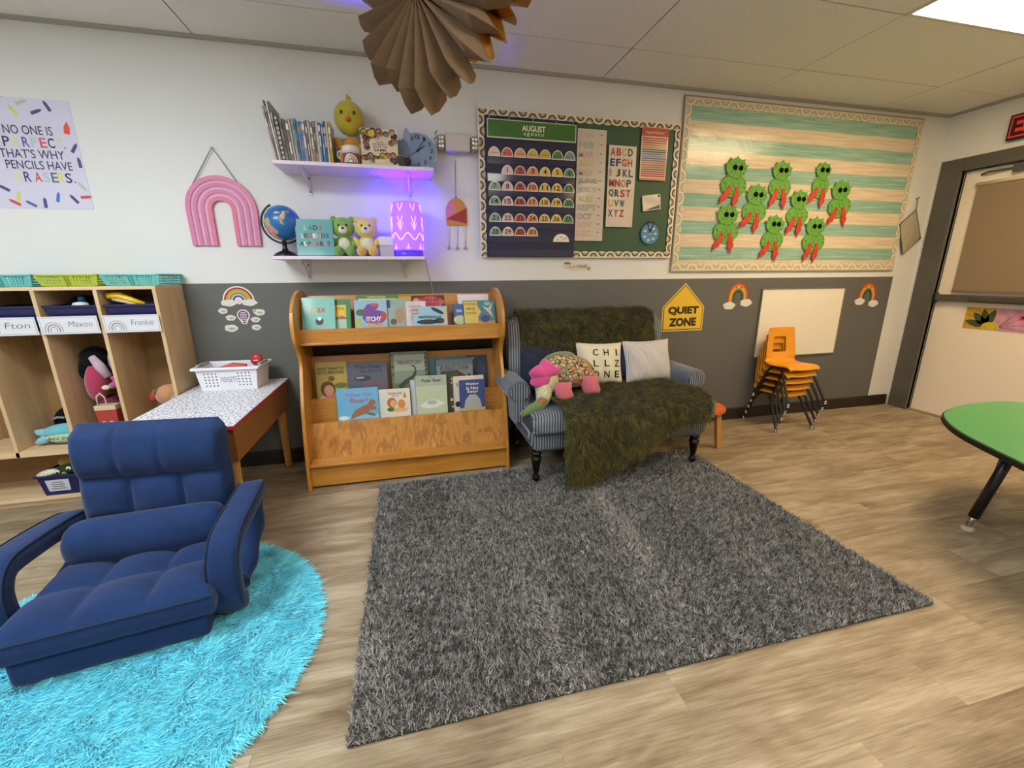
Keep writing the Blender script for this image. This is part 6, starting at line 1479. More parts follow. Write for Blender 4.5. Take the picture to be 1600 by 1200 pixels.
# shallow baskets on top
def basket(label, x, c, z, w=0.25, d=0.26, h=0.062):
    t = thing('shallow_basket', label, 'basket', (x, -0.155, z), group='baskets on top of the cubby')
    M_B = mat(c, 0.4, var=0.03, vscale=8)
    bot = MB(); bot.box(-w / 2 * 0.86, w / 2 * 0.86, -d / 2 * 0.86, d / 2 * 0.86, 0, 0.004); bot.obj('bottom', M_B, t)
    rim = MB()
    for sx_, sy in ((1, 0), (-1, 0), (0, 1), (0, -1)):
        if sx_: rim.box(sx_ * w / 2 - 0.006, sx_ * w / 2 + 0.006, -d / 2, d / 2, h - 0.008, h)
        else: rim.box(-w / 2, w / 2, sy * d / 2 - 0.006, sy * d / 2 + 0.006, h - 0.008, h)
    rim.obj('rim', M_B, t, bevel=0.003)
    lat = MB()
    for j in range(4):
        z0 = 0.006 + j * 0.0135; k = 0.87 + 0.13 * (z0 / h)
        for s_ in (-1, 1):
            lat.box(-w / 2 * k, w / 2 * k, s_ * d / 2 * k - 0.0015, s_ * d / 2 * k + 0.0015, z0, z0 + 0.0075); lat.box(s_ * w / 2 * k - 0.0015, s_ * w / 2 * k + 0.0015, -d / 2 * k, d / 2 * k, z0, z0 + 0.0075)
    lat.obj('lattice_band', M_B, t)
    for s_ in (-1, 1):
        rb_ = MB()
        for j in range(19):
            a = -1 + 2 * j / 18
            wide = 0.011 if j in (0, 8, 9, 10, 18) else 0.0025
            q0, q1 = 0.87, 1.0
            rb_.hexa([(a * w / 2 * q0 - wide, s_ * d / 2 * q0 - 0.002, 0.003), (a * w / 2 * q0 + wide, s_ * d / 2 * q0 - 0.002, 0.003), (a * w / 2 * q0 + wide, s_ * d / 2 * q0 + 0.002, 0.003), (a * w / 2 * q0 - wide, s_ * d / 2 * q0 + 0.002, 0.003),
                      (a * w / 2 - wide, s_ * d / 2 - 0.002, h - 0.006), (a * w / 2 + wide, s_ * d / 2 - 0.002, h - 0.006), (a * w / 2 + wide, s_ * d / 2 + 0.002, h - 0.006), (a * w / 2 - wide, s_ * d / 2 + 0.002, h - 0.006)])
        rb_.obj('ribbed_side', M_B, t)
basket('teal plastic basket at the right end of the cubby top', -1.425, '66b8b4', 1.2055)
basket('lime green plastic basket between the two teal ones', -1.705, 'a9b83a', 1.2055)
basket('teal plastic basket left of the lime green one', -1.985, '62b4b2', 1.2055)

# soft things in the cubbies
ZC = 0.332
t = thing('plush_doll', 'black and pink plush doll slumped in the middle cubby', 'plush toy', (XS[1] - 0.155, -0.155, ZC)); t.scale = (1.0, 1.0, 1.14)
plush(MB().ball((-0.03, 0, 0.30), (0.055, 0.06, 0.105), (0, 0.2, 0)), 'pink_body', 'a82c50', t)
plush(MB().ball((-0.02, 0.01, 0.42), (0.07, 0.06, 0.055)), 'black_head', '141216', t)
plush(MB().ball((-0.075, 0.0, 0.375), (0.026, 0.03, 0.06), (0, 0.3, 0)), 'black_ear', '151317', t)
plush(MB().tube([(0.0, -0.05, 0.43), (0.035, -0.06, 0.38), (0.06, -0.06, 0.33)], [0.016, 0.024, 0.018], 10), 'pale_arm', 'b59aa8', t)
plush(MB().ball((0.075, 0.0, 0.40), (0.028, 0.035, 0.06)), 'grey_arm', '8f8684', t)
plush(MB().tube([(0.085, -0.05, 0.33), (0.095, -0.055, 0.295), (0.06, -0.06, 0.28)], [0.022, 0.02, 0.014], 10), 'magenta_sleeve', 'b03a86', t)
plush(MB().ball((0.04, -0.065, 0.277), (0.02, 0.014, 0.012)), 'cream_hand', 'd2c69a', t)
MB().tube([(-0.01, 0.02, 0.21), (0.0, 0.03, 0.1), (0.0, 0.03, 0.0)], [0.05, 0.06, 0.065], 10).obj('skirt', mat('6a1f38', 0.9), t, smooth=True)
t = thing('black_jacket', 'black jacket hanging at the side of the middle cubby', 'jacket', (XS[1] - 0.062, -0.13, ZC))
MB().tube([(0.0, 0.03, 0.40), (0.0, 0.0, 0.25), (0.004, -0.02, 0.10), (0.0, -0.03, 0.005)], [0.022, 0.030, 0.033, 0.034], 10).obj('cloth', mat('101113', 0.9), t, smooth=True)
t = thing('gift_bag', 'small red and white paper bag with handle in middle cubby', 'bag', (XS[1] - 0.12, -0.235, ZC)); t.scale = (1.1, 1.0, 1.7)
MB().hexa([(-0.036, -0.02, 0), (0.036, -0.02, 0), (0.036, 0.02, 0), (-0.036, 0.02, 0), (-0.046, -0.026, 0.115), (0.046, -0.026, 0.115), (0.046, 0.026, 0.115), (-0.046, 0.026, 0.115)]).obj('bag', mat('a8372a', 0.6), t)
MB().box(-0.046, 0.046, -0.0275, 0.0275, 0.115, 0.13).obj('top_band', mat('cdb795', 0.6), t)
for cx in (-0.02, 0.014): MB().ring(disc(cx, 0.06, 0.017, 16) + [disc(cx, 0.06, 0.017, 16)[0]], disc(cx, 0.06, 0.010, 16) + [disc(cx, 0.06, 0.010, 16)[0]], -0.0255, 0.001).obj('ring_print', mat('d8c8ae', 0.6), t)
MB().tube([(-0.03, -0.02, 0.13), (-0.028, -0.02, 0.16), (-0.01, -0.02, 0.172), (0.006, -0.02, 0.158), (0.008, -0.02, 0.13)], 0.003, 6).obj('handle', mat('c9c0b4', 0.5), t, smooth=True)
t = thing('blue_plush', 'pale blue plush fish on the seat board of the left cubby', 'plush toy', (XS[2] - 0.13, -0.19, ZC))
plush(MB().ball((0.01, 0, 0.075), (0.095, 0.05, 0.038), (0, -0.05, 0), 18, 12), 'back', '5fb0bc', t); plush(MB().ball((0.02, -0.012, 0.042), (0.085, 0.05, 0.034), None, 18, 12), 'belly', '9fbf9c', t)
plush(MB().tube([(-0.06, 0, 0.065), (-0.10, -0.01, 0.075), (-0.115, -0.01, 0.085)], [0.03, 0.018, 0.006], 10), 'tail_fin', '78b9c0', t); plush(MB().tube([(-0.06, -0.02, 0.04), (-0.095, -0.03, 0.025), (-0.11, -0.03, 0.022)], [0.028, 0.018, 0.006], 10), 'tail_fin', '7cb6c4', t)
m = MB()
for k in range(5): m.lathe([(0.012, 0), (0.001, 0.022)], 6, (-0.03 + k * 0.022, -0.055, 0.048), Matrix.Rotation(0.9, 4, 'X'))
plush(m, 'teeth', 'c9cfb0', t)
t = thing('black_bag', 'black fabric bag slumped behind the blue plush fish', 'bag', (XS[2] - 0.13, -0.075, ZC))
plush(MB().ball((-0.03, 0, 0.09), (0.07, 0.045, 0.09)), 'bag', '121316', t); plush(MB().ball((0.06, 0, 0.10), (0.05, 0.05, 0.10)), 'bag_side', '16171a', t)
MB().tube([(-0.08, -0.045, 0.12), (-0.05, -0.05, 0.135), (-0.015, -0.05, 0.13)], 0.007, 8).obj('strap', mat('8d9094', 0.7), t, smooth=True)
t = thing('brown_plush', 'brown plush dog lying behind the low table', 'plush toy', (XS[0] - 0.105, -0.16, ZC))
plush(MB().ball((0, 0, 0.12), (0.085, 0.07, 0.12)), 'body', 'a5744a', t); plush(MB().ball((0.02, -0.05, 0.25), (0.07, 0.062, 0.062)), 'head', 'b58258', t); plush(MB().ball((-0.035, -0.075, 0.275), (0.018, 0.016, 0.02)), 'ear', '7a4a2a', t)
MB().ball((-0.055, -0.07, 0.245), (0.02, 0.015, 0.026)).obj('red_tag', mat('a82c2c', 0.7), t, smooth=True)
plush(MB().ball((0.07, -0.09, 0.225), (0.03, 0.03, 0.035)), 'grey_paw', '8f8d88', t)
bn = bin_('navy bin with white label on the bottom board', -1.985, -0.215, 0.0555, 0.185, 0.16, 0.125, 0.86)
lb = MB(); lb.hexa([(-0.055, -0.0735, 0.025), (0.045, -0.0735, 0.025), (0.045, -0.0725, 0.025), (-0.055, -0.0725, 0.025), (-0.06, -0.0795, 0.095), (0.05, -0.0795, 0.095), (0.05, -0.0785, 0.095), (-0.06, -0.0785, 0.095)]); lbo = lb.obj('label_card', mat('c3c3cc', 0.4), bn)
m = MB()
for k, w in enumerate((0.04, 0.032, 0.036, 0.03)): m.hexa([(-w, -0.0755 - 0.0012 * k, 0.038 + k * 0.013), (w - 0.01, -0.0755 - 0.0012 * k, 0.038 + k * 0.013), (w - 0.01, -0.0750 - 0.0012 * k, 0.038 + k * 0.013), (-w, -0.0750 - 0.0012 * k, 0.038 + k * 0.013), (-w, -0.0765 - 0.0012 * k, 0.043 + k * 0.013), (w - 0.01, -0.0765 - 0.0012 * k, 0.043 + k * 0.013), (w - 0.01, -0.0755 - 0.0012 * k, 0.043 + k * 0.013), (-w, -0.0755 - 0.0012 * k, 0.043 + k * 0.013)])
m.obj('text_print', mat('6f6f7a', 0.6), lbo)
t = thing('crocodile_puppet', 'green crocodile puppet with white eyes in the labelled bin', 'puppet', (-1.985, -0.235, 0.14))
plush(MB().ball((0.02, 0, 0.045), (0.085, 0.05, 0.03), (0, -0.15, 0), 16, 10), 'head', '2a3a1c', t)
for x, z in ((0.0, 0.05), (0.055, 0.065)):
    e = MB().ball((x, -0.045, z), (0.012, 0.008, 0.013)).obj('eye', mat('dcd8cc', 0.4), t, smooth=True); MB().ball((x + 0.002, -0.052, z - 0.002), (0.006, 0.004, 0.007)).obj('pupil', mat('0d0d0a', 0.3), e, smooth=True)
plush(MB().ball((0.07, 0.01, 0.045), (0.03, 0.03, 0.025)), 'lime_fin', '7a8a34', t); plush(MB().ball((0.03, -0.046, 0.035), (0.012, 0.01, 0.016)), 'lime_spot', '6f8030', t)
t = thing('spotted_cloth', 'pale spotted cloth hanging over the labelled bin edge', 'cloth', (-2.04, -0.27, 0.165)); MB().ball((0, 0, 0.018), (0.055, 0.028, 0.022), (0, -0.25, 0)).obj('cloth', voro('spotted_cloth', [(0, '6a6a5c'), (0.2, '8c8a78'), (0.3, 'c3c0a8'), (1, 'd0ccb4')], 90), t, smooth=True)
t = thing('yellow_toy', 'yellow soft toy peeking from behind the crocodile puppet', 'plush toy', (-2.01, -0.15, 0.14)); plush(MB().ball((0, 0, 0.06), (0.05, 0.03, 0.035)), 'body', 'b08a1e', t); plush(MB().ball((0.075, 0.01, 0.08), (0.05, 0.03, 0.02)), 'pale_wing', '9a927c', t)

# --- low table with printed paper
lt = thing('low_table', 'low wooden table with white dash-print top and red edge', 'table', (0, 0, 0))
TX0, TX1, TY0, TY1, TZ = -1.30, -0.805, -0.955, -0.02, 0.60
def dash_mat():
    m = bpy.data.materials.new('dash_print_paper'); t, b = nt(m)
    tc = t.nodes.new('ShaderNodeTexCoord'); v = t.nodes.new('ShaderNodeTexVoronoi'); v.inputs['Scale'].default_value = 46; v.inputs['Randomness'].default_value = 0.8
    t.links.new(tc.outputs['Object'], v.inputs['Vector'])
    wn = t.nodes.new('ShaderNodeSeparateColor'); t.links.new(v.outputs['Color'], wn.inputs[0])
    sub = t.nodes.new('ShaderNodeVectorMath'); sub.operation = 'SUBTRACT'
    sc = t.nodes.new('ShaderNodeVectorMath'); sc.operation = 'SUBTRACT'; t.links.new(tc.outputs['Object'], sc.inputs[0]); t.links.new(v.outputs['Position'], sc.inputs[1])
    rot = t.nodes.new('ShaderNodeVectorRotate'); rot.rotation_type = 'Z_AXIS'; t.links.new(sc.outputs[0], rot.inputs['Vector'])
    mu = t.nodes.new('ShaderNodeMath'); mu.operation = 'MULTIPLY'; mu.inputs[1].default_value = 6.28; t.links.new(wn.outputs[0], mu.inputs[0]); t.links.new(mu.outputs[0], rot.inputs['Angle'])
    sp = t.nodes.new('ShaderNodeSeparateXYZ'); t.links.new(rot.outputs[0], sp.inputs[0])
    def ab(o, lim):
        a = t.nodes.new('ShaderNodeMath'); a.operation = 'ABSOLUTE'; t.links.new(o, a.inputs[0]); l = t.nodes.new('ShaderNodeMath'); l.operation = 'LESS_THAN'; l.inputs[1].default_value = lim; t.links.new(a.outputs[0], l.inputs[0]); return l.outputs[0]
    mm = t.nodes.new('ShaderNodeMath'); mm.operation = 'MULTIPLY'; t.links.new(ab(sp.outputs[0], 0.0082), mm.inputs[0]); t.links.new(ab(sp.outputs[1], 0.0024), mm.inputs[1])
    mx = t.nodes.new('ShaderNodeMix'); mx.data_type = 'RGBA'; mx.inputs[6].default_value = lin('dcdde2'); mx.inputs[7].default_value = lin('3c3c44'); t.links.new(mm.outputs[0], mx.inputs[0])
    t.links.new(mx.outputs[2], b.inputs['Base Color']); b.inputs['Roughness'].default_value = 0.45
    return m
MB().box(TX0, TX1, TY0, TY1, TZ - 0.004, TZ).obj('paper_top', dash_mat(), lt)
MB().box(TX0, TX1 + 0.001, TY0 - 0.001, TY1, TZ - 0.022, TZ - 0.004).obj('edge_band', mat('a3242c', 0.45), lt)
M_AP = wood('table_apron_wood', [(0.3, '734a20'), (0.5, '875a28'), (0.75, '986a32')], stretch=(7, 0.9, 7), scale=1.6, rnd=False, rough=0.4)
for xa in (TX1 - 0.03, TX0 + 0.012): MB().box(xa, xa + 0.018, TY0 + 0.02, TY1 - 0.02, 0.415, TZ - 0.022).obj('side_apron', M_AP, lt)
for ya in (TY0 + 0.02, TY1 - 0.04): MB().box(TX0 + 0.03, TX1 - 0.03, ya, ya + 0.02, 0.415, TZ - 0.022).obj('end_apron', M_AP, lt)
for x, y_ in ((TX1 - 0.055, TY1 - 0.065), (TX0 + 0.055, TY1 - 0.065), (TX1 - 0.055, TY0 + 0.065), (TX0 + 0.055, TY0 + 0.065)):
    MB().lathe([(0.017, 0.001), (0.020, 0.01), (0.029, 0.45), (0.029, TZ - 0.022)], 14, (x, y_, 0)).obj('leg', M_PINE, lt, smooth=True)

# fidget basket
fb = thing('basket', 'white plastic basket lettered fidgets on the low table', 'basket', (-1.055, -0.175, TZ), (0, 0, R(-3)))
M_WP = mat('dcdbe2', 0.35, name='white_plastic')
bw, bd, bh = 0.33, 0.20, 0.135
def wall4(k0, k1, z0, z1, e):
    def rg(k, z, q): return [(-bw / 2 * k + q, -bd / 2 * k + q, z), (bw / 2 * k - q, -bd / 2 * k + q, z), (bw / 2 * k - q, bd / 2 * k - q, z), (-bw / 2 * k + q, bd / 2 * k - q, z)]
    v = rg(k0, z0, 0) + rg(k1, z1, 0) + rg(k1, z1, e) + rg(k0, z0 + e, e); f = [(3, 2, 1, 0)]
    for a in (0, 4, 8):
        for k in range(4): f.append((a + k, a + (k + 1) % 4, a + 4 + (k + 1) % 4, a + 4 + k))
    f.append((12, 13, 14, 15)); return v, f
q = MB(); q.add(*wall4(0.90, 1.0, 0, bh, 0.004)); q.obj('tub', M_WP, fb, bevel=0.003)
rm = MB(); e = 0.016
rm.box(-bw / 2 - e, bw / 2 + e, -bd / 2 - e, -bd / 2 + 0.002, bh - 0.01, bh + 0.006); rm.box(-bw / 2 - e, bw / 2 + e, bd / 2 - 0.002, bd / 2 + e, bh - 0.01, bh + 0.006); rm.box(-bw / 2 - e, -bw / 2 + 0.002, -bd / 2, bd / 2, bh - 0.01, bh + 0.006); rm.box(bw / 2 - 0.002, bw / 2 + e, -bd / 2, bd / 2, bh - 0.01, bh + 0.006)
rm.obj('rim', M_WP, fb, bevel=0.004)
for s_ in (-1, 1): MB().rbox(s_ * bw / 2 - 0.012, s_ * bw / 2 + 0.012, -0.06, 0.06, bh + 0.004, bh + 0.016, 0.005, 2).obj('grip', mat('8d8782', 0.5), fb)
hl = MB()
def yf(z): return -bd / 2 * (0.90 + 0.10 * z / bh) - 0.0006
for j in range(5):
    for i in (0, 1, 2, 3, 9, 10, 11, 12): 
        x = -0.118 + i * 0.0197; z = 0.03 + j * 0.018
        hl.prism(disc(x, z, 0.0042, 8), yf(z) - 0.0003, yf(z) + 0.001, 'y')
hl.obj('hole', mat('4a4650', 0.8), fb)
q = MB(); text(q, 'FIDGETS', -0.036, 0.05, 0.05, 0.082, 0, -0.006); q.v = [(p[0], yf(p[2]) - 0.001, p[2]) for p in q.v]; q.obj('lettering', mat('6c6870', 0.6), fb)
t = thing('red_toy', 'round red toy sticking out of the white basket', 'toy', (-0.93, -0.15, TZ + 0.10)); MB().ball((0, 0, 0.055), (0.036, 0.022, 0.038), nu=18, nv=12).obj('shell', mat('b0262c', 0.35), t, smooth=True); MB().box(-0.014, 0.016, -0.0235, -0.018, 0.05, 0.057).obj('slot', mat('d8c8c8', 0.5), t)
t = thing('coral_toy', 'long coral fidget toy lying inside the white basket', 'toy', (-1.06, -0.165, TZ + 0.085)); MB().tube([(-0.08, 0, 0.02), (0.0, 0.01, 0.04), (0.07, 0, 0.035)], [0.016, 0.02, 0.016], 10).obj('tube', mat('c2554c', 0.5), t, smooth=True)
t = thing('white_toys', 'pale fidget toy filling the bottom of the basket', 'toy', (-1.055, -0.175, TZ + 0.006)); MB().rbox(-0.13, 0.13, -0.075, 0.075, 0, 0.075, 0.03, 3).obj('pad', mat('c9c3cc', 0.6), t)

# ================================================================== blue floor chair on the round rug
RUGZ = 0.022
M_BLUE = mat('132c56', 0.9, var=0.16, vscale=14, bump=0.9, bscale=48, spec=0.25, sheen=0.12, name='linen_navy_blue')
M_SEAM = mat('12223e', 0.9, name='seam_navy')
fc = thing('floor_chair', 'navy blue padded folding floor chair with looped arms', 'floor chair', (-1.012, -1.605, RUGZ), (0, 0, R(9.5)))
def tuft(nx, ny, x0, x1, y0, y1, amp, pw=0.42):
    def h_(x, y_):
        u = (x - x0) / (x1 - x0) * nx; v = (y_ - y0) / (y1 - y0) * ny
        a = abs(math.sin(PI * u)) if 0 <= u <= nx else 0; b = abs(math.sin(PI * v)) if 0 <= v <= ny else 0
        return amp * (a * b) ** pw
    return h_
# lower mattress layer
lo = MB().rbox(-0.258, 0.262, 0.0, 0.58, 0.0, 0.098, 0.020, 3, sub=3); lo.obj('lower_layer', M_BLUE, fc, smooth=True)
# tufted seat, sinking towards the back
sf = tuft(3, 2, -0.285, 0.30, -0.015, 0.42, 0.040)
sm = MB()
def seat_top(u, v):
    y_ = -0.02 + 0.56 * v; x = -0.280 + 0.575 * u
    ed = min(1, min(u, 1 - u, v * 1.0) * 14) ** 0.5
    return (x, y_, 0.172 + (0.018 + sf(x, y_)) * ed - 0.055 * v)
sm.grid(seat_top, 54, 44)
def side(pts, zlow):
    k = len(pts); v = [p for p in pts] + [(p[0] * 1.012, p[1] - (0.008 if p[1] < 0.0 else 0), (p[2] + zlow) / 2) for p in pts] + [(p[0] * 0.985, p[1] + 0.004, zlow) for p in pts]
    f = [(a * k + j, a * k + j + 1, (a + 1) * k + j + 1, (a + 1) * k + j) for a in range(2) for j in range(k - 1)]
    return v, f
sm.add(*side([seat_top(i / 54, 0) for i in range(55)], 0.102)); sm.add(*side([seat_top(0, j / 44) for j in range(45)], 0.102)); sm.add(*side([seat_top(1, j / 44) for j in range(45)], 0.102))
sm.box(-0.272, 0.285, -0.012, 0.54, 0.101, 0.104)
sm.obj('seat_pad', M_BLUE, fc, smooth=True)
MB().tube([seat_top(i / 10, 0.0) for i in range(11)], 0.004, 6).obj('piping', M_SEAM, fc, smooth=True)
# backrest, leaning back: local v along its height
LEAN = R(8)
def back_pt(u, v, sgn):
    x = 0.0275 + (u - 0.5) * 0.545 * (1 - 0.10 * max(0.0, (v - 0.88) / 0.12) ** 2.2); hgt = v * 0.545
    ed = max(0.0, min(1, min(u, 1 - u) * 16)) ** 0.5 * max(0.0, min(1, min(v * 2, (1 - v)) * 12)) ** 0.5
    if hgt > 0.325:      # head roll
        q = (hgt - 0.325) / 0.21; th_ = 0.042 + 0.062 * math.sin(PI * min(1, max(0, q))) ** 0.5
        th_ -= 0.010 * math.exp(-((x + 0.08) / 0.008) ** 2) + 0.008 * math.exp(-((x - 0.07) / 0.008) ** 2)
    else:
        uu = u * 3; vv = hgt / 0.325 * 2
        th_ = 0.042 + 0.036 * (abs(math.sin(PI * uu)) * abs(math.sin(PI * vv))) ** 0.42
    d = th_ * ed + 0.006
    py_ = 0.56 - d if sgn < 0 else 0.56 + 0.06 * ed + 0.004
    yy = (py_ - 0.56) * math.cos(LEAN) + hgt * math.sin(LEAN) + 0.515 - 0.16 * (x - 0.03); zz = hgt * math.cos(LEAN) - (py_ - 0.56) * math.sin(LEAN) + 0.11 - 0.03 * (x - 0.03)
    return (x, yy, zz)
bm_ = MB(); bm_.grid(lambda u, v: back_pt(u, v, -1), 54, 60); bm_.grid(lambda u, v: back_pt(u, v, 1), 18, 18)
bm_.add([back_pt(0, j / 20, s_) for j in range(21) for s_ in (-1, 1)], [(2 * j, 2 * j + 1, 2 * j + 3, 2 * j + 2) for j in range(20)]); bm_.add([back_pt(1, j / 20, s_) for j in range(21) for s_ in (-1, 1)], [(2 * j, 2 * j + 1, 2 * j + 3, 2 * j + 2) for j in range(20)])
bm_.add([back_pt(j / 20, 1, s_) for j in range(21) for s_ in (-1, 1)], [(2 * j, 2 * j + 1, 2 * j + 3, 2 * j + 2) for j in range(20)])
bm_.obj('backrest', M_BLUE, fc, smooth=True)
# lumbar bolster
lm = MB()
def bol(u, v):
    a = 2 * PI * u; x = -0.258 + 0.536 * v; r_ = (1 - abs(2 * v - 1) ** 9) ** 0.35
    cy, cz = 0.408 - 0.08 * x, 0.232
    wr = 1 + 0.02 * math.sin(a * 7 + v * 20) * (abs(2 * v - 1) ** 4)
    return (x, cy + 0.088 * r_ * math.cos(a) * wr, cz + 0.094 * r_ * math.sin(a) * wr)
lm.grid(bol, 30, 40); lm.obj('lumbar_bolster', M_BLUE, fc, smooth=True)
# looped arms: a padded band in the side plane
def arm(s_, P3, rear):
    pts = catmull(P3, 5)       # x, y, z along the band
    mb = MB(); k = len(pts); v = []; f = []; NS = 14
    for i in range(k):
        d = (pts[min(i + 1, k - 1)] - pts[max(i - 1, 0)])[1:]; d = d / (np.linalg.norm(d) + 1e-9); nrm = np.array([-d[1], d[0]])
        e = min(1, i / 3 + 0.75, (k - 1 - i) / 3 + 0.6)
        for j in range(NS):
            a = 2 * PI * j / NS; cx_, cz_ = math.cos(a), math.sin(a)
            qx = math.copysign(abs(cx_) ** 0.45, cx_) * 0.052 * e; qn = math.copysign(abs(cz_) ** 0.55, cz_) * 0.036 * e
            p = pts[i][1:] + nrm * qn; v.append((pts[i][0] + qx, p[0], p[1]))
    for i in range(k - 1):
        for j in range(NS): f.append((i * NS + j, i * NS + (j + 1) % NS, (i + 1) * NS + (j + 1) % NS, (i + 1) * NS + j))
    f.append(tuple(range(NS - 1, -1, -1))); f.append(tuple((k - 1) * NS + j for j in range(NS)))
    mb.add(v, f); o = mb.obj('arm', M_BLUE, fc, smooth=True)
    for sx_ in (-1, 1):
        tp = []
        for i in range(5, k - 3):
            d = (pts[min(i + 1, k - 1)] - pts[max(i - 1, 0)])[1:]; d = d / (np.linalg.norm(d) + 1e-9)
            tp.append((pts[i][0] + sx_ * 0.047, pts[i][1] - d[1] * 0.032, pts[i][2] + d[0] * 0.032))
        MB().tube(tp, 0.003, 6).obj('piping', M_SEAM, o, smooth=True)
    rr_ = catmull(rear, 5)
    MB().tube([tuple(p) for p in rr_], [0.038 + 0.005 * math.sin(i_) for i_ in range(len(rr_))], 10).obj('arm_back', M_BLUE, fc, smooth=True)
arm(1, [(0.315, 0.12, 0.03), (0.315, 0.075, 0.08), (0.318, 0.06, 0.18), (0.322, 0.07, 0.25), (0.332, 0.12, 0.300), (0.350, 0.24, 0.318), (0.366, 0.36, 0.328), (0.370, 0.45, 0.325), (0.360, 0.49, 0.300)],
    [(0.36, 0.485, 0.30), (0.365, 0.46, 0.22), (0.355, 0.38, 0.14), (0.335, 0.28, 0.07), (0.32, 0.20, 0.05)])
arm(-1, [(-0.325, 0.20, 0.03), (-0.325, 0.16, 0.09), (-0.328, 0.15, 0.19), (-0.33, 0.165, 0.26), (-0.33, 0.22, 0.302), (-0.325, 0.36, 0.292), (-0.315, 0.50, 0.275), (-0.30, 0.60, 0.26), (-0.29, 0.65, 0.235)],
    [(-0.295, 0.64, 0.24), (-0.30, 0.63, 0.16), (-0.31, 0.58, 0.10), (-0.32, 0.52, 0.05)])
# ================================================================== rugs and hanging stars
# --- grey shag rug
gr = thing('area_rug', 'large dark grey shag rug in front of the settee', 'rug', (0, 0, 0))
GX0, GX1, GY0, GY1 = -0.245, 1.90, -2.055, -0.53
MB().box(GX0 + 0.004, GX1 - 0.004, GY0 + 0.004, GY1 - 0.004, 0.0008, 0.010).obj('backing', mat('33332f', 0.95, var=0.15, vscale=60, name='rug_backing'), gr, bevel=0.003)
n = 230000
x = np.random.uniform(GX0, GX1, n); y_ = np.random.uniform(GY0, GY1, n)
P_ = np.stack([x, y_, np.full(n, 0.009)], 1)
a1 = vnoise(x * 7 + 0.6 * vnoise(x * 3, y_ * 3, 9), y_ * 1.1, 2); a2 = vnoise(x * 3.2, y_ * 2.2, 4); a3 = vnoise(x * 130, y_ * 130, 6)
streak = np.clip((a1 * 0.65 + a2 * 0.55 - 0.72) * 3.2, 0, 1) * 0.9
ang = (a2 * 2 + a1) * 3.0 + vnoise(x * 110, y_ * 110, 8) * 6 + np.random.normal(size=n) * 0.6
lean = 0.55 + 0.35 * np.random.rand(n)
D = np.stack([np.cos(ang) * lean, np.sin(ang) * lean + streak * 0.3, 1.0 - 0.3 * streak], 1); D /= np.linalg.norm(D, axis=1)[:, None]
g = np.clip(np.random.beta(1.5, 2.8, n) * 0.68 + 0.24 * streak + 0.70 * (a3 - 0.42), 0.0, 1)[:, None]
dk, lt_ = np.array(lin('393938')[:3]), np.array(lin('dcd9d4')[:3])
tint = dk + (lt_ - dk) * g
blades('rug_pile', gr, P_, D, np.random.uniform(0.011, 0.023, n), np.random.uniform(0.0017, 0.0036, n), tint, fur_mat('grey_shag', 0.85, 0.1), 2, curl=np.random.normal(size=(n, 3)) * 0.22)

# --- round turquoise rug
br = thing('round_rug', 'round turquoise fluffy rug under the blue chair', 'rug', (-1.04, -1.60, 0))
MB().lathe([(0.0, 0.0008), (0.628, 0.0008), (0.632, 0.006), (0.628, 0.012), (0.0, 0.012)], 72).obj('backing', mat('4fb0c0', 0.95, name='rug_backing_blue'), br)
n = 120000
rad = 0.632 * np.sqrt(np.random.rand(n)); th_ = np.random.uniform(0, 2 * PI, n)
x, y_ = rad * np.cos(th_), rad * np.sin(th_)
P_ = np.stack([x, y_, np.full(n, 0.011)], 1)
f1 = vnoise(x * 11, y_ * 11, 12); f2 = vnoise(x * 26, y_ * 26, 14)
ang = -1.2 + (f1 - 0.5) * 3.2 + (f2 - 0.5) * 3.0 + np.random.normal(size=n) * 0.35
D = np.stack([np.cos(ang) * 0.9, np.sin(ang) * 0.9, 0.35 + 0.7 * f2 * np.random.rand(n)], 1)
out = np.stack([np.cos(th_), np.sin(th_), np.zeros(n)], 1); edge = np.clip((rad - 0.56) / 0.07, 0, 1)[:, None]
D = D * (1 - 0.55 * edge) + out * 0.8 * edge
D /= np.linalg.norm(D, axis=1)[:, None]
dk, lt_ = np.array(lin('40cae8')[:3]), np.array(lin('90f4ff')[:3])
g = np.clip(0.55 * f2 + 0.55 * np.random.rand(n), 0, 1)[:, None]
L_ = np.random.uniform(0.024, 0.044, n)
blades('rug_pile', br, P_, D, L_, np.random.uniform(0.0018, 0.0036, n), dk + (lt_ - dk) * g, fur_mat('turquoise_shag', 0.75, 0.3), 3, curl=np.stack([np.random.normal(size=n) * 0.22, np.random.normal(size=n) * 0.22, -np.random.rand(n) * 0.30], 1))

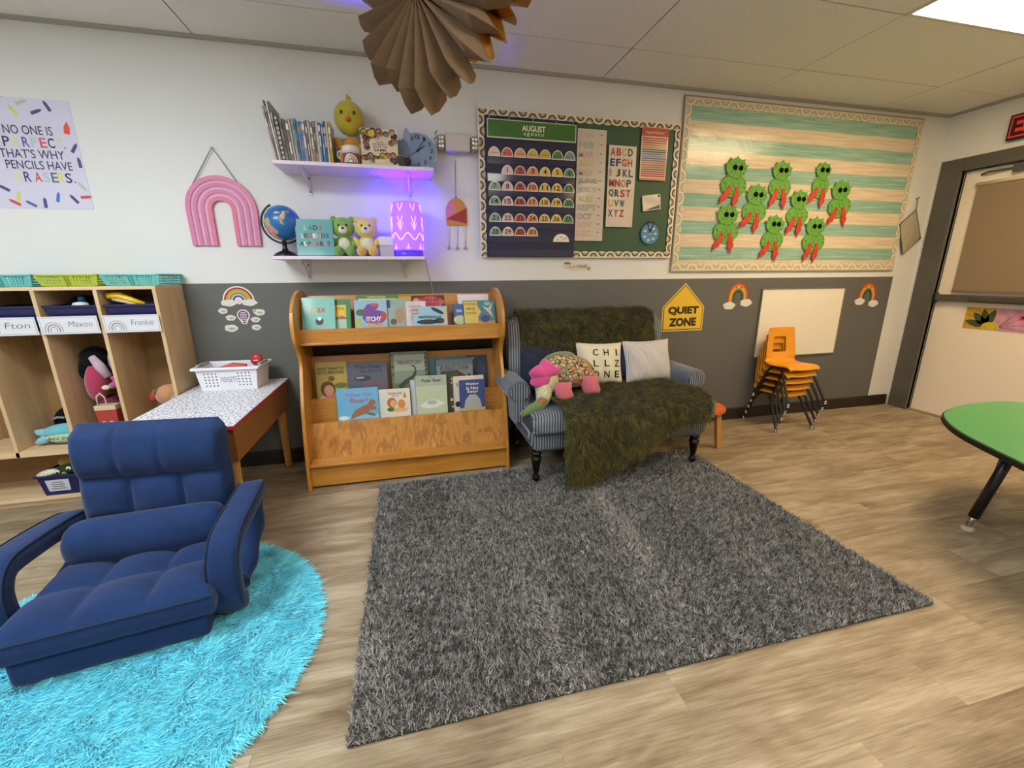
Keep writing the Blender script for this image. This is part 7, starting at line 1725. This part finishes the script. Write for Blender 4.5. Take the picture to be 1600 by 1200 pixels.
# --- folded paper stars hanging from the ceiling
def star(name, label, c, rad, npt, m, rot, tip, cord_top):
    """a paper-bag star: npt folded leaves around an axis, each leaf a thin pleated point"""
    t = thing(name, label, 'paper star', c, rot)
    rr = random.Random(len(name))
    for k in range(npt):
        a0 = 2 * PI * k / npt; w = PI / npt
        mb = MB()
        L = rad * rr.uniform(0.9, 1.04); sh_ = L * tip
        dep = 0.075
        def pt(r_, a, z): return (r_ * math.sin(a), z, r_ * math.cos(a))
        # two faces of a folded bag: ridge front, valley sides, pointed end
        c0 = pt(0.012, a0, -0.01); tipp = pt(L, a0, -0.004)
        rf, rb_ = pt(sh_, a0, -dep), pt(sh_, a0, dep)
        lv, rv = pt(sh_ * 0.95, a0 - w, 0.0), pt(sh_ * 0.95, a0 + w, 0.0)
        cf, cbk = pt(0.02, a0, -dep * 0.8), pt(0.02, a0, dep * 0.8)
        v = [cf, cbk, rf, rb_, lv, rv, tipp, pt(L * 0.93, a0, -dep * 0.5), pt(L * 0.93, a0, dep * 0.5)]
        f = [(0, 4, 2), (0, 2, 5), (1, 3, 4), (1, 5, 3), (4, 7, 2), (2, 7, 5), (4, 3, 8), (3, 5, 8), (4, 6, 7), (7, 6, 5), (4, 8, 6), (8, 5, 6)]
        mb.add(v, f); mb.obj('paper_leaf', m, t, solid=0.0012)
    return t
SCN = (0.115, -1.51, 2.03)
st1 = star('paper_star', 'brown folded paper star hanging from the ceiling', SCN, 0.285, 22, mat('7d654c', 0.8, var=0.06, vscale=30, bump=0.2, bscale=100, name='kraft_paper'), (R(4), R(5), R(-44)), 0.80, 0)
MB().tube([(0, 0, 0.0), (0.0, 0.0, 0.455)], 0.0015, 5).obj('cord', mat('b9b4a8', 0.8), st1, rot=(-R(4), 0, 0))
st2 = star('gold_star', 'gold glitter paper star behind the brown one', (0.245, -1.40, 2.125), 0.225, 20, mat('b07c20', 0.32, var=0.35, vscale=120, bump=0.8, bscale=300, metal=0.8, name='gold_glitter'), (R(-4), R(-3), R(-38)), 0.80, 0)
MB().tube([(0, 0, 0.0), (0.0, 0.0, 0.372)], 0.0015, 5).obj('cord', mat('b9b4a8', 0.8), st2)
